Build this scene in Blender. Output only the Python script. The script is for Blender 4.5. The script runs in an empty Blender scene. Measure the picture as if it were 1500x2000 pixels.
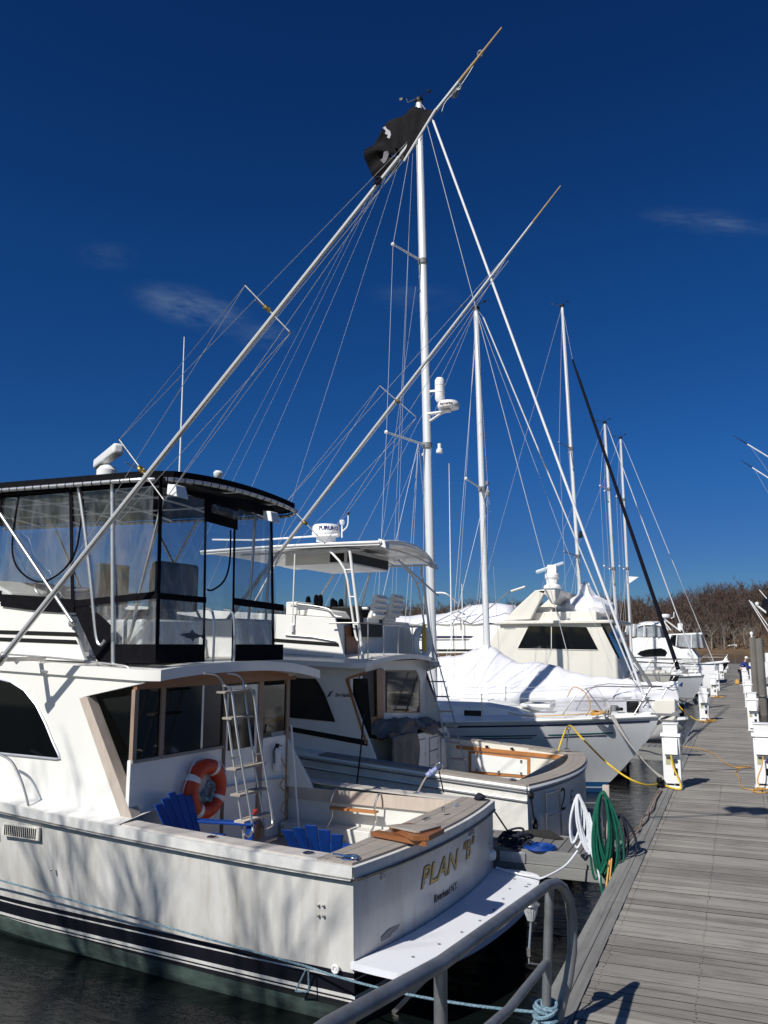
import bpy, math, random
from mathutils import Vector, Matrix
random.seed(7)
scene = bpy.context.scene
COL = scene.collection
R = math.radians
# ---------------------------------------------------------------- camera
CAMZ = 3.05; PITCH = 9.128943625638328; YAW = 22.83356857394817; FPX = 1618.0
cam = bpy.data.cameras.new('camera'); camo = bpy.data.objects.new('camera', cam); COL.objects.link(camo)
cam.sensor_fit = 'VERTICAL'; cam.sensor_height = 36.0; cam.lens = FPX / 2000 * 36.0
cam.clip_start = 0.05; cam.clip_end = 4000
camo.location = (0, 0, CAMZ); camo.rotation_euler = (R(90 + PITCH), 0, R(YAW))
scene.camera = camo
# ---------------------------------------------------------------- sky and sun
SUN_EL = 42.0; SXY = (-0.342, -0.940); SAZ = math.atan2(*SXY)
w = bpy.data.worlds.new('World'); scene.world = w; w.use_nodes = True
nt = w.node_tree; nt.nodes.clear()
def N(t, kind, **kw):
    n = t.nodes.new(kind)
    for k, v in kw.items():
        if k.startswith('i_'):
            n.inputs[k[2:].replace('_', ' ')].default_value = v
        else: setattr(n, k, v)
    return n
sky = N(nt, 'ShaderNodeTexSky', sky_type='NISHITA', sun_disc=False, sun_elevation=R(SUN_EL), sun_rotation=SAZ,
        altitude=600.0, air_density=1.0, dust_density=0.15, ozone_density=3.0)
hs = N(nt, 'ShaderNodeHueSaturation'); hs.inputs['Hue'].default_value = 0.510; hs.inputs['Saturation'].default_value = 1.22; hs.inputs['Value'].default_value = 1.0
gam = N(nt, 'ShaderNodeGamma'); gam.inputs['Gamma'].default_value = 1.25
# two thin wisps of cirrus, placed by direction in the sky
tc = N(nt, 'ShaderNodeTexCoord')
def wisp(px_dir, along, sx, sy, amt, seed):
    """soft elongated patch of thin cloud round a sky direction"""
    d = Vector(px_dir).normalized(); a = Vector(along); a = (a - d * a.dot(d)).normalized(); b = d.cross(a)
    da = N(nt, 'ShaderNodeVectorMath', operation='DOT_PRODUCT'); da.inputs[1].default_value = a
    db = N(nt, 'ShaderNodeVectorMath', operation='DOT_PRODUCT'); db.inputs[1].default_value = b
    dd = N(nt, 'ShaderNodeVectorMath', operation='DOT_PRODUCT'); dd.inputs[1].default_value = d
    for n in (da, db, dd): nt.links.new(tc.outputs['Generated'], n.inputs[0])
    cmb = N(nt, 'ShaderNodeCombineXYZ')
    ma = N(nt, 'ShaderNodeMath', operation='MULTIPLY'); ma.inputs[1].default_value = 1 / sx; nt.links.new(da.outputs['Value'], ma.inputs[0])
    mb = N(nt, 'ShaderNodeMath', operation='MULTIPLY'); mb.inputs[1].default_value = 1 / sy; nt.links.new(db.outputs['Value'], mb.inputs[0])
    nt.links.new(ma.outputs[0], cmb.inputs[0]); nt.links.new(mb.outputs[0], cmb.inputs[1]); cmb.inputs[2].default_value = seed
    no = N(nt, 'ShaderNodeTexNoise'); no.inputs['Scale'].default_value = 1.3; no.inputs['Detail'].default_value = 6; no.inputs['Roughness'].default_value = .6
    nt.links.new(cmb.outputs[0], no.inputs['Vector'])
    c2 = N(nt, 'ShaderNodeCombineXYZ'); nt.links.new(ma.outputs[0], c2.inputs[0]); nt.links.new(mb.outputs[0], c2.inputs[1])
    ln = N(nt, 'ShaderNodeVectorMath', operation='LENGTH'); nt.links.new(c2.outputs[0], ln.inputs[0])
    mr = N(nt, 'ShaderNodeMapRange'); mr.interpolation_type = 'SMOOTHSTEP'
    mr.inputs[1].default_value = 0.1; mr.inputs[2].default_value = 1.0; mr.inputs[3].default_value = 1; mr.inputs[4].default_value = 0
    nt.links.new(ln.outputs['Value'], mr.inputs[0])
    m1 = N(nt, 'ShaderNodeMapRange'); m1.inputs[1].default_value = .36; m1.inputs[2].default_value = .72; nt.links.new(no.outputs[0], m1.inputs[0])
    m2 = N(nt, 'ShaderNodeMath', operation='MULTIPLY'); nt.links.new(mr.outputs[0], m2.inputs[0]); nt.links.new(m1.outputs[0], m2.inputs[1])
    m3 = N(nt, 'ShaderNodeMath', operation='MULTIPLY'); nt.links.new(m2.outputs[0], m3.inputs[0]); m3.inputs[1].default_value = amt
    g = N(nt, 'ShaderNodeMath', operation='GREATER_THAN'); nt.links.new(dd.outputs['Value'], g.inputs[0]); g.inputs[1].default_value = 0
    m4 = N(nt, 'ShaderNodeMath', operation='MULTIPLY'); nt.links.new(m3.outputs[0], m4.inputs[0]); nt.links.new(g.outputs[0], m4.inputs[1])
    return m4.outputs[0]
CP, CA = math.cos(R(PITCH)), R(YAW)
FW = Vector((-math.sin(CA) * CP, math.cos(CA) * CP, math.sin(R(PITCH)))); RT = Vector((math.cos(CA), math.sin(CA), 0)); UP = RT.cross(FW)
def ray(x, y): return FW + RT * ((x - 750) / FPX) - UP * ((y - 1000) / FPX)
bg = N(nt, 'ShaderNodeBackground'); bg.inputs['Strength'].default_value = 0.056
out = N(nt, 'ShaderNodeOutputWorld')
nt.links.new(sky.outputs[0], gam.inputs[0]); nt.links.new(gam.outputs[0], hs.inputs['Color'])
# clear dry air: deeper blue away from the sun, brighter and paler on the sun's side
sxyz = N(nt, 'ShaderNodeSeparateXYZ'); nt.links.new(tc.outputs['Generated'], sxyz.inputs[0])
ramp = N(nt, 'ShaderNodeValToRGB'); nt.links.new(sxyz.outputs[2], ramp.inputs[0]); el = ramp.color_ramp.elements
el[0].position = 0.0; el[0].color = (.17, .27, .44, 1); el[1].position = 1.0; el[1].color = (.50, .52, .60, 1)
for p_, c_ in ((.115, (.21, .34, .52, 1)), (.215, (.25, .48, .62, 1)), (.43, (.35, .60, .68, 1)), (.72, (.50, .52, .60, 1))): e_ = el.new(p_); e_.color = c_
sd_ = N(nt, 'ShaderNodeVectorMath', operation='DOT_PRODUCT'); sd_.inputs[1].default_value = (SXY[0], SXY[1], 0); nt.links.new(tc.outputs['Generated'], sd_.inputs[0])
sm_ = N(nt, 'ShaderNodeMapRange'); sm_.interpolation_type = 'SMOOTHSTEP'; sm_.inputs[1].default_value = 0.05; sm_.inputs[2].default_value = .7; nt.links.new(sd_.outputs['Value'], sm_.inputs[0])
mxs = N(nt, 'ShaderNodeMix', data_type='RGBA'); mxs.inputs[7].default_value = (1.55, 1.18, .90, 1); nt.links.new(sm_.outputs[0], mxs.inputs[0]); nt.links.new(ramp.outputs[0], mxs.inputs[6])
mul = N(nt, 'ShaderNodeMix', data_type='RGBA', blend_type='MULTIPLY'); mul.inputs[0].default_value = 1.0; nt.links.new(hs.outputs[0], mul.inputs[6]); nt.links.new(mxs.outputs[2], mul.inputs[7])
last = mul.outputs[2]
for args in ((ray(380, 603), ray(470, 625) - ray(330, 590), .085, .028, .26, 1.3), (ray(515, 655), ray(560, 660) - ray(500, 660), .045, .02, .11, 4.1),
             (ray(1385, 432), ray(1480, 442) - ray(1330, 425), .09, .016, .13, 7.7), (ray(210, 498), ray(240, 500) - ray(180, 495), .04, .02, .06, 9.0), (ray(810, 580), ray(900, 585) - ray(700, 578), .07, .02, .05, 12.0)):
    f = wisp(*args); mx = N(nt, 'ShaderNodeMix', data_type='RGBA'); mx.inputs[7].default_value = (7.6, 9.6, 10.6, 1)
    nt.links.new(f, mx.inputs[0]); nt.links.new(last, mx.inputs[6]); last = mx.outputs[2]
nt.links.new(last, bg.inputs[0]); nt.links.new(bg.outputs[0], out.inputs[0])
sl = bpy.data.lights.new('sun', 'SUN'); sl.energy = 4.6; sl.angle = R(0.53); sl.color = (1.0, 0.965, 0.9)
slo = bpy.data.objects.new('sun', sl); COL.objects.link(slo)
ce = math.cos(R(SUN_EL)); sundir = Vector((SXY[0] * ce, SXY[1] * ce, math.sin(R(SUN_EL))))
slo.rotation_euler = sundir.to_track_quat('Z', 'Y').to_euler(); slo.location = (-4, -12, 20)
scene.view_settings.view_transform = 'Standard'; scene.view_settings.look = 'None'
scene.view_settings.exposure = 0.10; scene.view_settings.gamma = 1.0
scene.render.engine = 'CYCLES'
scene.cycles.max_bounces = 8; scene.cycles.transparent_max_bounces = 24
WATER = -0.25; DECK = 0.55

# ---------------------------------------------------------------- pixel <-> place helpers (measured on known planes)
CAM = Vector((0, 0, CAMZ))
class Fr:
    """a boat's own frame: local x = towards its stern end, y = away from camera, z up"""
    def __init__(s, ox, oy, yaw=0.0, oz=0.0):
        s.M = Matrix.Translation((ox, oy, oz)) @ Matrix.Rotation(-R(yaw), 4, 'Z'); s.I = s.M.inverted()
        s.c = s.I @ CAM
    def _r(s, x, y): return s.I.to_3x3() @ ray(x, y)
    def m(s, px, py, y): d = s._r(px, py); return s.c + d * ((y - s.c.y) / d.y)
    def x(s, px, py, x): d = s._r(px, py); return s.c + d * ((x - s.c.x) / d.x)
    def z(s, px, py, z): d = s._r(px, py); return s.c + d * ((z - s.c.z) / d.z)
    def W(s, p): return s.M @ Vector(p)
WF = Fr(0, 0, 0)
# ---------------------------------------------------------------- mesh helpers
MW = {}
def tag(o, label=None, cat=None, group=None, kind=None):
    if label: o['label'] = label
    if cat: o['category'] = cat
    if group: o['group'] = group
    if kind: o['kind'] = kind
    return o
def thing(name, label, cat, fr=None, loc=(0, 0, 0), group=None):
    o = bpy.data.objects.new(name, None); COL.objects.link(o); o.empty_display_size = .2
    M = (fr.M if fr else Matrix()) @ Matrix.Translation(loc)
    o.matrix_world = M; MW[o.name] = M.copy()
    return tag(o, label, cat, group)
class MB:
    def __init__(s, fr=None): s.v = []; s.f = []; s.fr = fr; s.mi = []; s.cur = 0
    def add(s, vs, fs):
        n = len(s.v); s.v += [Vector(p) for p in vs]
        for f in fs: s.f.append([n + i for i in f]); s.mi.append(s.cur)
        return s
    def box(s, x0, x1, y0, y1, z0, z1):
        if x0 > x1: x0, x1 = x1, x0
        if y0 > y1: y0, y1 = y1, y0
        if z0 > z1: z0, z1 = z1, z0
        return s.hexa([(x0, y0, z0), (x1, y0, z0), (x1, y1, z0), (x0, y1, z0), (x0, y0, z1), (x1, y0, z1), (x1, y1, z1), (x0, y1, z1)])
    def hexa(s, p): return s.add(p, [(0, 3, 2, 1), (4, 5, 6, 7), (0, 1, 5, 4), (1, 2, 6, 5), (2, 3, 7, 6), (3, 0, 4, 7)])
    def prism(s, poly, vec):
        poly = [Vector(p) for p in poly]; vec = Vector(vec); n = len(poly)
        nrm = Vector((0, 0, 0))
        for i in range(n): nrm += poly[i].cross(poly[(i + 1) % n])
        if nrm.dot(vec) > 0: poly = poly[::-1]
        return s.add(poly + [p + vec for p in poly], [tuple(range(n)), tuple(range(2 * n - 1, n - 1, -1))] + [(i, n + i, n + (i + 1) % n, (i + 1) % n) for i in range(n)])
    def poly(s, pts): return s.add(pts, [tuple(range(len(pts)))])
    def tube(s, pts, r, n=8, closed=False, caps=True):
        pts = [Vector(p) for p in pts]; k = len(pts); rr = r if isinstance(r, (list, tuple)) else [r] * k
        tang = []
        for i in range(k):
            a = pts[(i - 1) % k] if (closed or i > 0) else pts[i]; b = pts[(i + 1) % k] if (closed or i < k - 1) else pts[i]
            t = (b - a); tang.append(t.normalized() if t.length > 1e-9 else Vector((0, 0, 1)))
        t = tang[0]; u = t.cross(Vector((0, 0, 1)));
        if u.length < 1e-3: u = t.cross(Vector((1, 0, 0)))
        u.normalize(); vs = []; fs = []
        for i in range(k):
            t = tang[i]; u = (u - t * u.dot(t)); u = u.normalized() if u.length > 1e-6 else t.orthogonal().normalized(); v2 = t.cross(u)
            for j in range(n):
                a = 2 * math.pi * j / n; vs.append(pts[i] + (u * math.cos(a) + v2 * math.sin(a)) * rr[i])
        for i in range(k if closed else k - 1):
            for j in range(n):
                a = i * n + j; b = i * n + (j + 1) % n; i2 = (i + 1) % k
                fs.append((a, b, i2 * n + (j + 1) % n, i2 * n + j))
        if caps and not closed: fs.append(tuple(range(n - 1, -1, -1))); fs.append(tuple((k - 1) * n + j for j in range(n)))
        return s.add(vs, fs)
    def cyl(s, p0, p1, r0, r1=None, n=12): return s.tube([p0, p1], [r0, r0 if r1 is None else r1], n)
    def lathe(s, prof, c=(0, 0, 0), axis=(0, 0, 1), n=20):
        ax = Vector(axis).normalized(); u = ax.orthogonal().normalized(); v2 = ax.cross(u); c = Vector(c); vs = []; fs = []
        for r, z in prof:
            for j in range(n):
                a = 2 * math.pi * j / n; vs.append(c + ax * z + (u * math.cos(a) + v2 * math.sin(a)) * max(r, 1e-4))
        k = len(prof)
        for i in range(k - 1):
            for j in range(n): fs.append((i * n + j, i * n + (j + 1) % n, (i + 1) * n + (j + 1) % n, (i + 1) * n + j))
        fs.append(tuple(range(n - 1, -1, -1))); fs.append(tuple((k - 1) * n + j for j in range(n)))
        return s.add(vs, fs)
    def grid(s, rows, closed=False, flip=False):
        m = len(rows[0]); vs = [p for r_ in rows for p in r_]; fs = []
        for i in range(len(rows) - 1):
            for j in range(m if closed else m - 1):
                a, b = i * m + j, i * m + (j + 1) % m; c, d = (i + 1) * m + (j + 1) % m, (i + 1) * m + j
                fs.append((a, d, c, b) if flip else (a, b, c, d))
        return s.add(vs, fs)
    def torus(s, c, axis, Rr, r, n=40, k=14, a0=0, a1=2 * math.pi):
        ax = Vector(axis).normalized(); u = ax.orthogonal().normalized(); v2 = ax.cross(u); c = Vector(c)
        full = abs(a1 - a0 - 2 * math.pi) < 1e-6; m = n if full else n + 1
        return s.tube([c + (u * math.cos(a0 + (a1 - a0) * i / n) + v2 * math.sin(a0 + (a1 - a0) * i / n)) * Rr for i in range(m)], r, k, closed=full)
    def beam(s, p0, p1, wd, ht, up=(0, 0, 1)):
        p0 = Vector(p0); p1 = Vector(p1); t = (p1 - p0).normalized(); upv = Vector(up); sd = t.cross(upv).normalized(); u = sd.cross(t).normalized()
        q = []
        for b in (-1, 1):
            for (pp, sg) in ((p0, -1), (p1, -1), (p1, 1), (p0, 1)): q.append(pp + sd * (sg * wd / 2) + u * (b * ht / 2))
        return s.hexa(q)
    def each(s, name, mat, parent=None, **kw):
        """one object for every separate piece added"""
        n = len(s.v); comp = list(range(n))
        def fd(i):
            while comp[i] != i: comp[i] = comp[comp[i]]; i = comp[i]
            return i
        for f in s.f:
            a = fd(f[0])
            for i in f[1:]: comp[fd(i)] = a
        grp = {}
        for fi, f in enumerate(s.f): grp.setdefault(fd(f[0]), []).append(f)
        o = None
        for g in grp.values():
            ids = sorted({i for f in g for i in f}); mp = {a: b for b, a in enumerate(ids)}
            m2 = MB(s.fr); m2.add([s.v[i] for i in ids], [[mp[i] for i in f] for f in g]); o = m2.build(name, mat, parent, **kw)
        return o
    def build(s, name, mat, parent=None, bev=0, solid=0, smooth=35, label=None, cat=None, group=None, kind=None, sub=0, origin=None, seg=2):
        M = s.fr.M if s.fr else Matrix(); wv = [M @ p for p in s.v]
        if parent is not None: PM = MW[parent.name]; OM = PM
        else:
            if origin is not None: o_ = Vector(origin)
            else:
                xs = [p.x for p in wv]; ys = [p.y for p in wv]; zs = [p.z for p in wv]
                o_ = Vector(((min(xs) + max(xs)) / 2, (min(ys) + max(ys)) / 2, min(zs)))
            OM = Matrix.Translation(o_)
        I = OM.inverted(); me = bpy.data.meshes.new(name)
        me.from_pydata([I @ p for p in wv], [], s.f); me.validate()
        for m_ in (mat if isinstance(mat, (list, tuple)) else [mat]): me.materials.append(m_)
        if isinstance(mat, (list, tuple)) and len(me.polygons) == len(s.mi):
            me.polygons.foreach_set('material_index', s.mi)
        me.update()
        if smooth: me.shade_smooth(); me.set_sharp_from_angle(angle=R(smooth))
        o = bpy.data.objects.new(name, me); COL.objects.link(o)
        if parent is None: o.matrix_world = OM
        else: o.parent = parent
        MW[o.name] = OM.copy()
        if solid: q = o.modifiers.new('s', 'SOLIDIFY'); q.thickness = solid; q.offset = 0
        if bev: q = o.modifiers.new('b', 'BEVEL'); q.width = bev; q.segments = seg; q.limit_method = 'ANGLE'; q.angle_limit = R(40); q.harden_normals = False
        if sub: q = o.modifiers.new('u', 'SUBSURF'); q.levels = sub; q.render_levels = sub
        return tag(o, label, cat, group, kind)
def kids(o): return [c for c in bpy.data.objects if c.parent == o]
def copy_tree(o, loc=None, label=None, parent=None, rotz=None):
    c = o.copy(); COL.objects.link(c)
    if parent: c.parent = parent
    if loc is not None: c.location = loc
    if rotz is not None: c.rotation_euler[2] = rotz
    if label: c['label'] = label
    for ch in kids(o): copy_tree(ch, parent=c)
    return c
def lerp(a, b, t): return Vector(a) * (1 - t) + Vector(b) * t
def sag(p0, p1, s=0.2, n=14): return [lerp(p0, p1, i / n) - Vector((0, 0, 4 * s * (i / n) * (1 - i / n))) for i in range(n + 1)]
def smoothpath(pts, n=6):
    pts = [Vector(p) for p in pts]; o = []
    for i in range(len(pts) - 1):
        p0 = pts[max(i - 1, 0)]; p1 = pts[i]; p2 = pts[i + 1]; p3 = pts[min(i + 2, len(pts) - 1)]
        for j in range(n):
            t = j / n; o.append(0.5 * ((2 * p1) + (p2 - p0) * t + (2 * p0 - 5 * p1 + 4 * p2 - p3) * t * t + (3 * p1 - p0 - 3 * p2 + p3) * t ** 3))
    o.append(pts[-1]); return o
def interp(tab, x):
    if x <= tab[0][0]: return tab[0][1]
    for (a, va), (b, vb) in zip(tab, tab[1:]):
        if x <= b: t = (x - a) / (b - a); return va + (vb - va) * t
    return tab[-1][1]
# ---------------------------------------------------------------- materials
def mat(name, col, rough=.5, metal=0, var=.12, scale=3.0, bump=0, bscale=40, stretch=None, col2=None, spec=.5, coat=0, rvar=.15, detail=5):
    m = bpy.data.materials.new(name); m.use_nodes = True; t = m.node_tree; b = t.nodes['Principled BSDF']
    b.inputs['Roughness'].default_value = rough; b.inputs['Metallic'].default_value = metal; b.inputs['Specular IOR Level'].default_value = spec
    b.inputs['Coat Weight'].default_value = coat
    c = tuple(col) + (1,)
    tcn = N(t, 'ShaderNodeTexCoord'); src = tcn.outputs['Object']
    if stretch: mp = N(t, 'ShaderNodeMapping'); mp.inputs['Scale'].default_value = stretch; t.links.new(src, mp.inputs[0]); src = mp.outputs[0]
    if var or col2:
        no = N(t, 'ShaderNodeTexNoise'); no.inputs['Scale'].default_value = scale; no.inputs['Detail'].default_value = detail; no.inputs['Roughness'].default_value = .62
        t.links.new(src, no.inputs['Vector'])
        mr = N(t, 'ShaderNodeMapRange'); mr.inputs[1].default_value = .3; mr.inputs[2].default_value = .7; t.links.new(no.outputs[0], mr.inputs[0])
        mx = N(t, 'ShaderNodeMix', data_type='RGBA'); mx.inputs[6].default_value = c
        mx.inputs[7].default_value = (tuple(col2) + (1,)) if col2 else tuple(x * (1 - var) for x in col) + (1,)
        t.links.new(mr.outputs[0], mx.inputs[0]); t.links.new(mx.outputs[2], b.inputs['Base Color'])
        rr = N(t, 'ShaderNodeMapRange'); rr.inputs[3].default_value = max(.02, rough - rvar * rough); rr.inputs[4].default_value = min(1, rough + rvar)
        t.links.new(no.outputs[0], rr.inputs[0]); t.links.new(rr.outputs[0], b.inputs['Roughness'])
    else: b.inputs['Base Color'].default_value = c
    if bump:
        n2 = N(t, 'ShaderNodeTexNoise'); n2.inputs['Scale'].default_value = bscale; n2.inputs['Detail'].default_value = 4; t.links.new(src, n2.inputs['Vector'])
        bp = N(t, 'ShaderNodeBump'); bp.inputs['Strength'].default_value = bump; bp.inputs['Distance'].default_value = .02
        t.links.new(n2.outputs[0], bp.inputs['Height']); t.links.new(bp.outputs[0], b.inputs['Normal'])
    return m
def bands(name, stops, rough=.35, dirt=.12, coat=.2):
    """hull paint whose bands change at fixed heights: stops = [(z, colour)...] upwards"""
    m = bpy.data.materials.new(name); m.use_nodes = True; t = m.node_tree; b = t.nodes['Principled BSDF']
    tcn = N(t, 'ShaderNodeTexCoord'); sx = N(t, 'ShaderNodeSeparateXYZ'); t.links.new(tcn.outputs['Object'], sx.inputs[0])
    lo, hi = -1.0, 3.0
    mr = N(t, 'ShaderNodeMapRange'); mr.inputs[1].default_value = lo; mr.inputs[2].default_value = hi; t.links.new(sx.outputs[2], mr.inputs[0])
    cr = N(t, 'ShaderNodeValToRGB'); cr.color_ramp.interpolation = 'CONSTANT'; t.links.new(mr.outputs[0], cr.inputs[0])
    e = cr.color_ramp.elements
    for i, (z, c) in enumerate(stops):
        pos = max(0, (z - lo) / (hi - lo))
        q = e[i] if i < 2 else e.new(pos)
        q.position = pos; q.color = tuple(c) + (1,)
    no = N(t, 'ShaderNodeTexNoise'); no.inputs['Scale'].default_value = 2.2; no.inputs['Detail'].default_value = 7; no.inputs['Roughness'].default_value = .65
    mp = N(t, 'ShaderNodeMapping'); mp.inputs['Scale'].default_value = (1, 1, .45); t.links.new(tcn.outputs['Object'], mp.inputs[0]); t.links.new(mp.outputs[0], no.inputs['Vector'])
    m1 = N(t, 'ShaderNodeMapRange'); m1.inputs[1].default_value = .4; m1.inputs[2].default_value = .75; m1.inputs[4].default_value = dirt * 2; t.links.new(no.outputs[0], m1.inputs[0])
    mx = N(t, 'ShaderNodeMix', data_type='RGBA', blend_type='MULTIPLY'); mx.inputs[7].default_value = (.45, .42, .36, 1); t.links.new(m1.outputs[0], mx.inputs[0]); t.links.new(cr.outputs[0], mx.inputs[6])
    n2 = N(t, 'ShaderNodeTexNoise'); n2.inputs['Scale'].default_value = 1.0; n2.inputs['Detail'].default_value = 5; n2.inputs['Roughness'].default_value = .7
    m7 = N(t, 'ShaderNodeMapping'); m7.inputs['Scale'].default_value = (7, 7, .8); t.links.new(tcn.outputs['Object'], m7.inputs[0]); t.links.new(m7.outputs[0], n2.inputs['Vector'])
    m8 = N(t, 'ShaderNodeMapRange'); m8.inputs[1].default_value = .52; m8.inputs[2].default_value = .78; m8.inputs[4].default_value = dirt * 2.2; t.links.new(n2.outputs[0], m8.inputs[0])
    mx2 = N(t, 'ShaderNodeMix', data_type='RGBA', blend_type='MULTIPLY'); mx2.inputs[7].default_value = (.50, .43, .32, 1); t.links.new(m8.outputs[0], mx2.inputs[0]); t.links.new(mx.outputs[2], mx2.inputs[6])
    t.links.new(mx2.outputs[2], b.inputs['Base Color']); b.inputs['Roughness'].default_value = rough; b.inputs['Coat Weight'].default_value = coat
    return m
def timber(name, c1, c2, rough=.85, grain=(2, 40, 40), island=.25, bump=.25, crack=0):
    m = bpy.data.materials.new(name); m.use_nodes = True; t = m.node_tree; b = t.nodes['Principled BSDF']
    tcn = N(t, 'ShaderNodeTexCoord'); mp = N(t, 'ShaderNodeMapping'); mp.inputs['Scale'].default_value = grain; t.links.new(tcn.outputs['Object'], mp.inputs[0])
    no = N(t, 'ShaderNodeTexNoise'); no.inputs['Scale'].default_value = 1.0; no.inputs['Detail'].default_value = 6; no.inputs['Roughness'].default_value = .7; t.links.new(mp.outputs[0], no.inputs['Vector'])
    mr = N(t, 'ShaderNodeMapRange'); mr.inputs[1].default_value = .3; mr.inputs[2].default_value = .7; t.links.new(no.outputs[0], mr.inputs[0])
    big = N(t, 'ShaderNodeTexNoise'); big.inputs['Scale'].default_value = .9; big.inputs['Detail'].default_value = 4; t.links.new(tcn.outputs['Object'], big.inputs['Vector'])
    geo = N(t, 'ShaderNodeNewGeometry')
    a1 = N(t, 'ShaderNodeMath', operation='MULTIPLY'); a1.inputs[1].default_value = island; t.links.new(geo.outputs['Random Per Island'], a1.inputs[0])
    a2 = N(t, 'ShaderNodeMath', operation='MULTIPLY_ADD'); a2.inputs[1].default_value = .8; t.links.new(big.outputs[0], a2.inputs[0]); t.links.new(a1.outputs[0], a2.inputs[2])
    a3 = N(t, 'ShaderNodeMath', operation='MULTIPLY_ADD'); a3.inputs[1].default_value = .55; t.links.new(mr.outputs[0], a3.inputs[0]); t.links.new(a2.outputs[0], a3.inputs[2])
    m5 = N(t, 'ShaderNodeMapRange'); m5.inputs[1].default_value = .25; m5.inputs[2].default_value = 1.15 + island * .5; t.links.new(a3.outputs[0], m5.inputs[0])
    mx = N(t, 'ShaderNodeMix', data_type='RGBA'); mx.inputs[6].default_value = tuple(c1) + (1,); mx.inputs[7].default_value = tuple(c2) + (1,)
    t.links.new(m5.outputs[0], mx.inputs[0])
    last_ = mx.outputs[2]
    if crack:
        mc = N(t, 'ShaderNodeMapping'); mc.inputs['Scale'].default_value = tuple(g * (.55 if g < 3 else 1.7) for g in grain); t.links.new(tcn.outputs['Object'], mc.inputs[0])
        nc = N(t, 'ShaderNodeTexNoise'); nc.inputs['Scale'].default_value = 1.0; nc.inputs['Detail'].default_value = 3; t.links.new(mc.outputs[0], nc.inputs['Vector'])
        cm = N(t, 'ShaderNodeMapRange'); cm.inputs[1].default_value = .60; cm.inputs[2].default_value = .70; cm.inputs[4].default_value = crack; t.links.new(nc.outputs[0], cm.inputs[0])
        n5 = N(t, 'ShaderNodeTexNoise'); n5.inputs['Scale'].default_value = 2.4; n5.inputs['Detail'].default_value = 7; n5.inputs['Roughness'].default_value = .7
        m6 = N(t, 'ShaderNodeMapping'); m6.inputs['Scale'].default_value = tuple(.7 if g < 3 else 2.4 for g in grain); t.links.new(tcn.outputs['Object'], m6.inputs[0]); t.links.new(m6.outputs[0], n5.inputs['Vector'])
        s5 = N(t, 'ShaderNodeMapRange'); s5.inputs[1].default_value = .52; s5.inputs[2].default_value = .68; s5.inputs[4].default_value = .45; t.links.new(n5.outputs[0], s5.inputs[0])
        for fac, col in ((s5.outputs[0], tuple(x * .45 for x in c1)), (cm.outputs[0], tuple(x * .2 for x in c1))):
            x_ = N(t, 'ShaderNodeMix', data_type='RGBA'); x_.inputs[7].default_value = col + (1,); t.links.new(fac, x_.inputs[0]); t.links.new(last_, x_.inputs[6]); last_ = x_.outputs[2]
    t.links.new(last_, b.inputs['Base Color']); b.inputs['Roughness'].default_value = rough
    bp = N(t, 'ShaderNodeBump'); bp.inputs['Strength'].default_value = bump; bp.inputs['Distance'].default_value = .01; t.links.new(no.outputs[0], bp.inputs['Height']); t.links.new(bp.outputs[0], b.inputs['Normal'])
    return m
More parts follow.
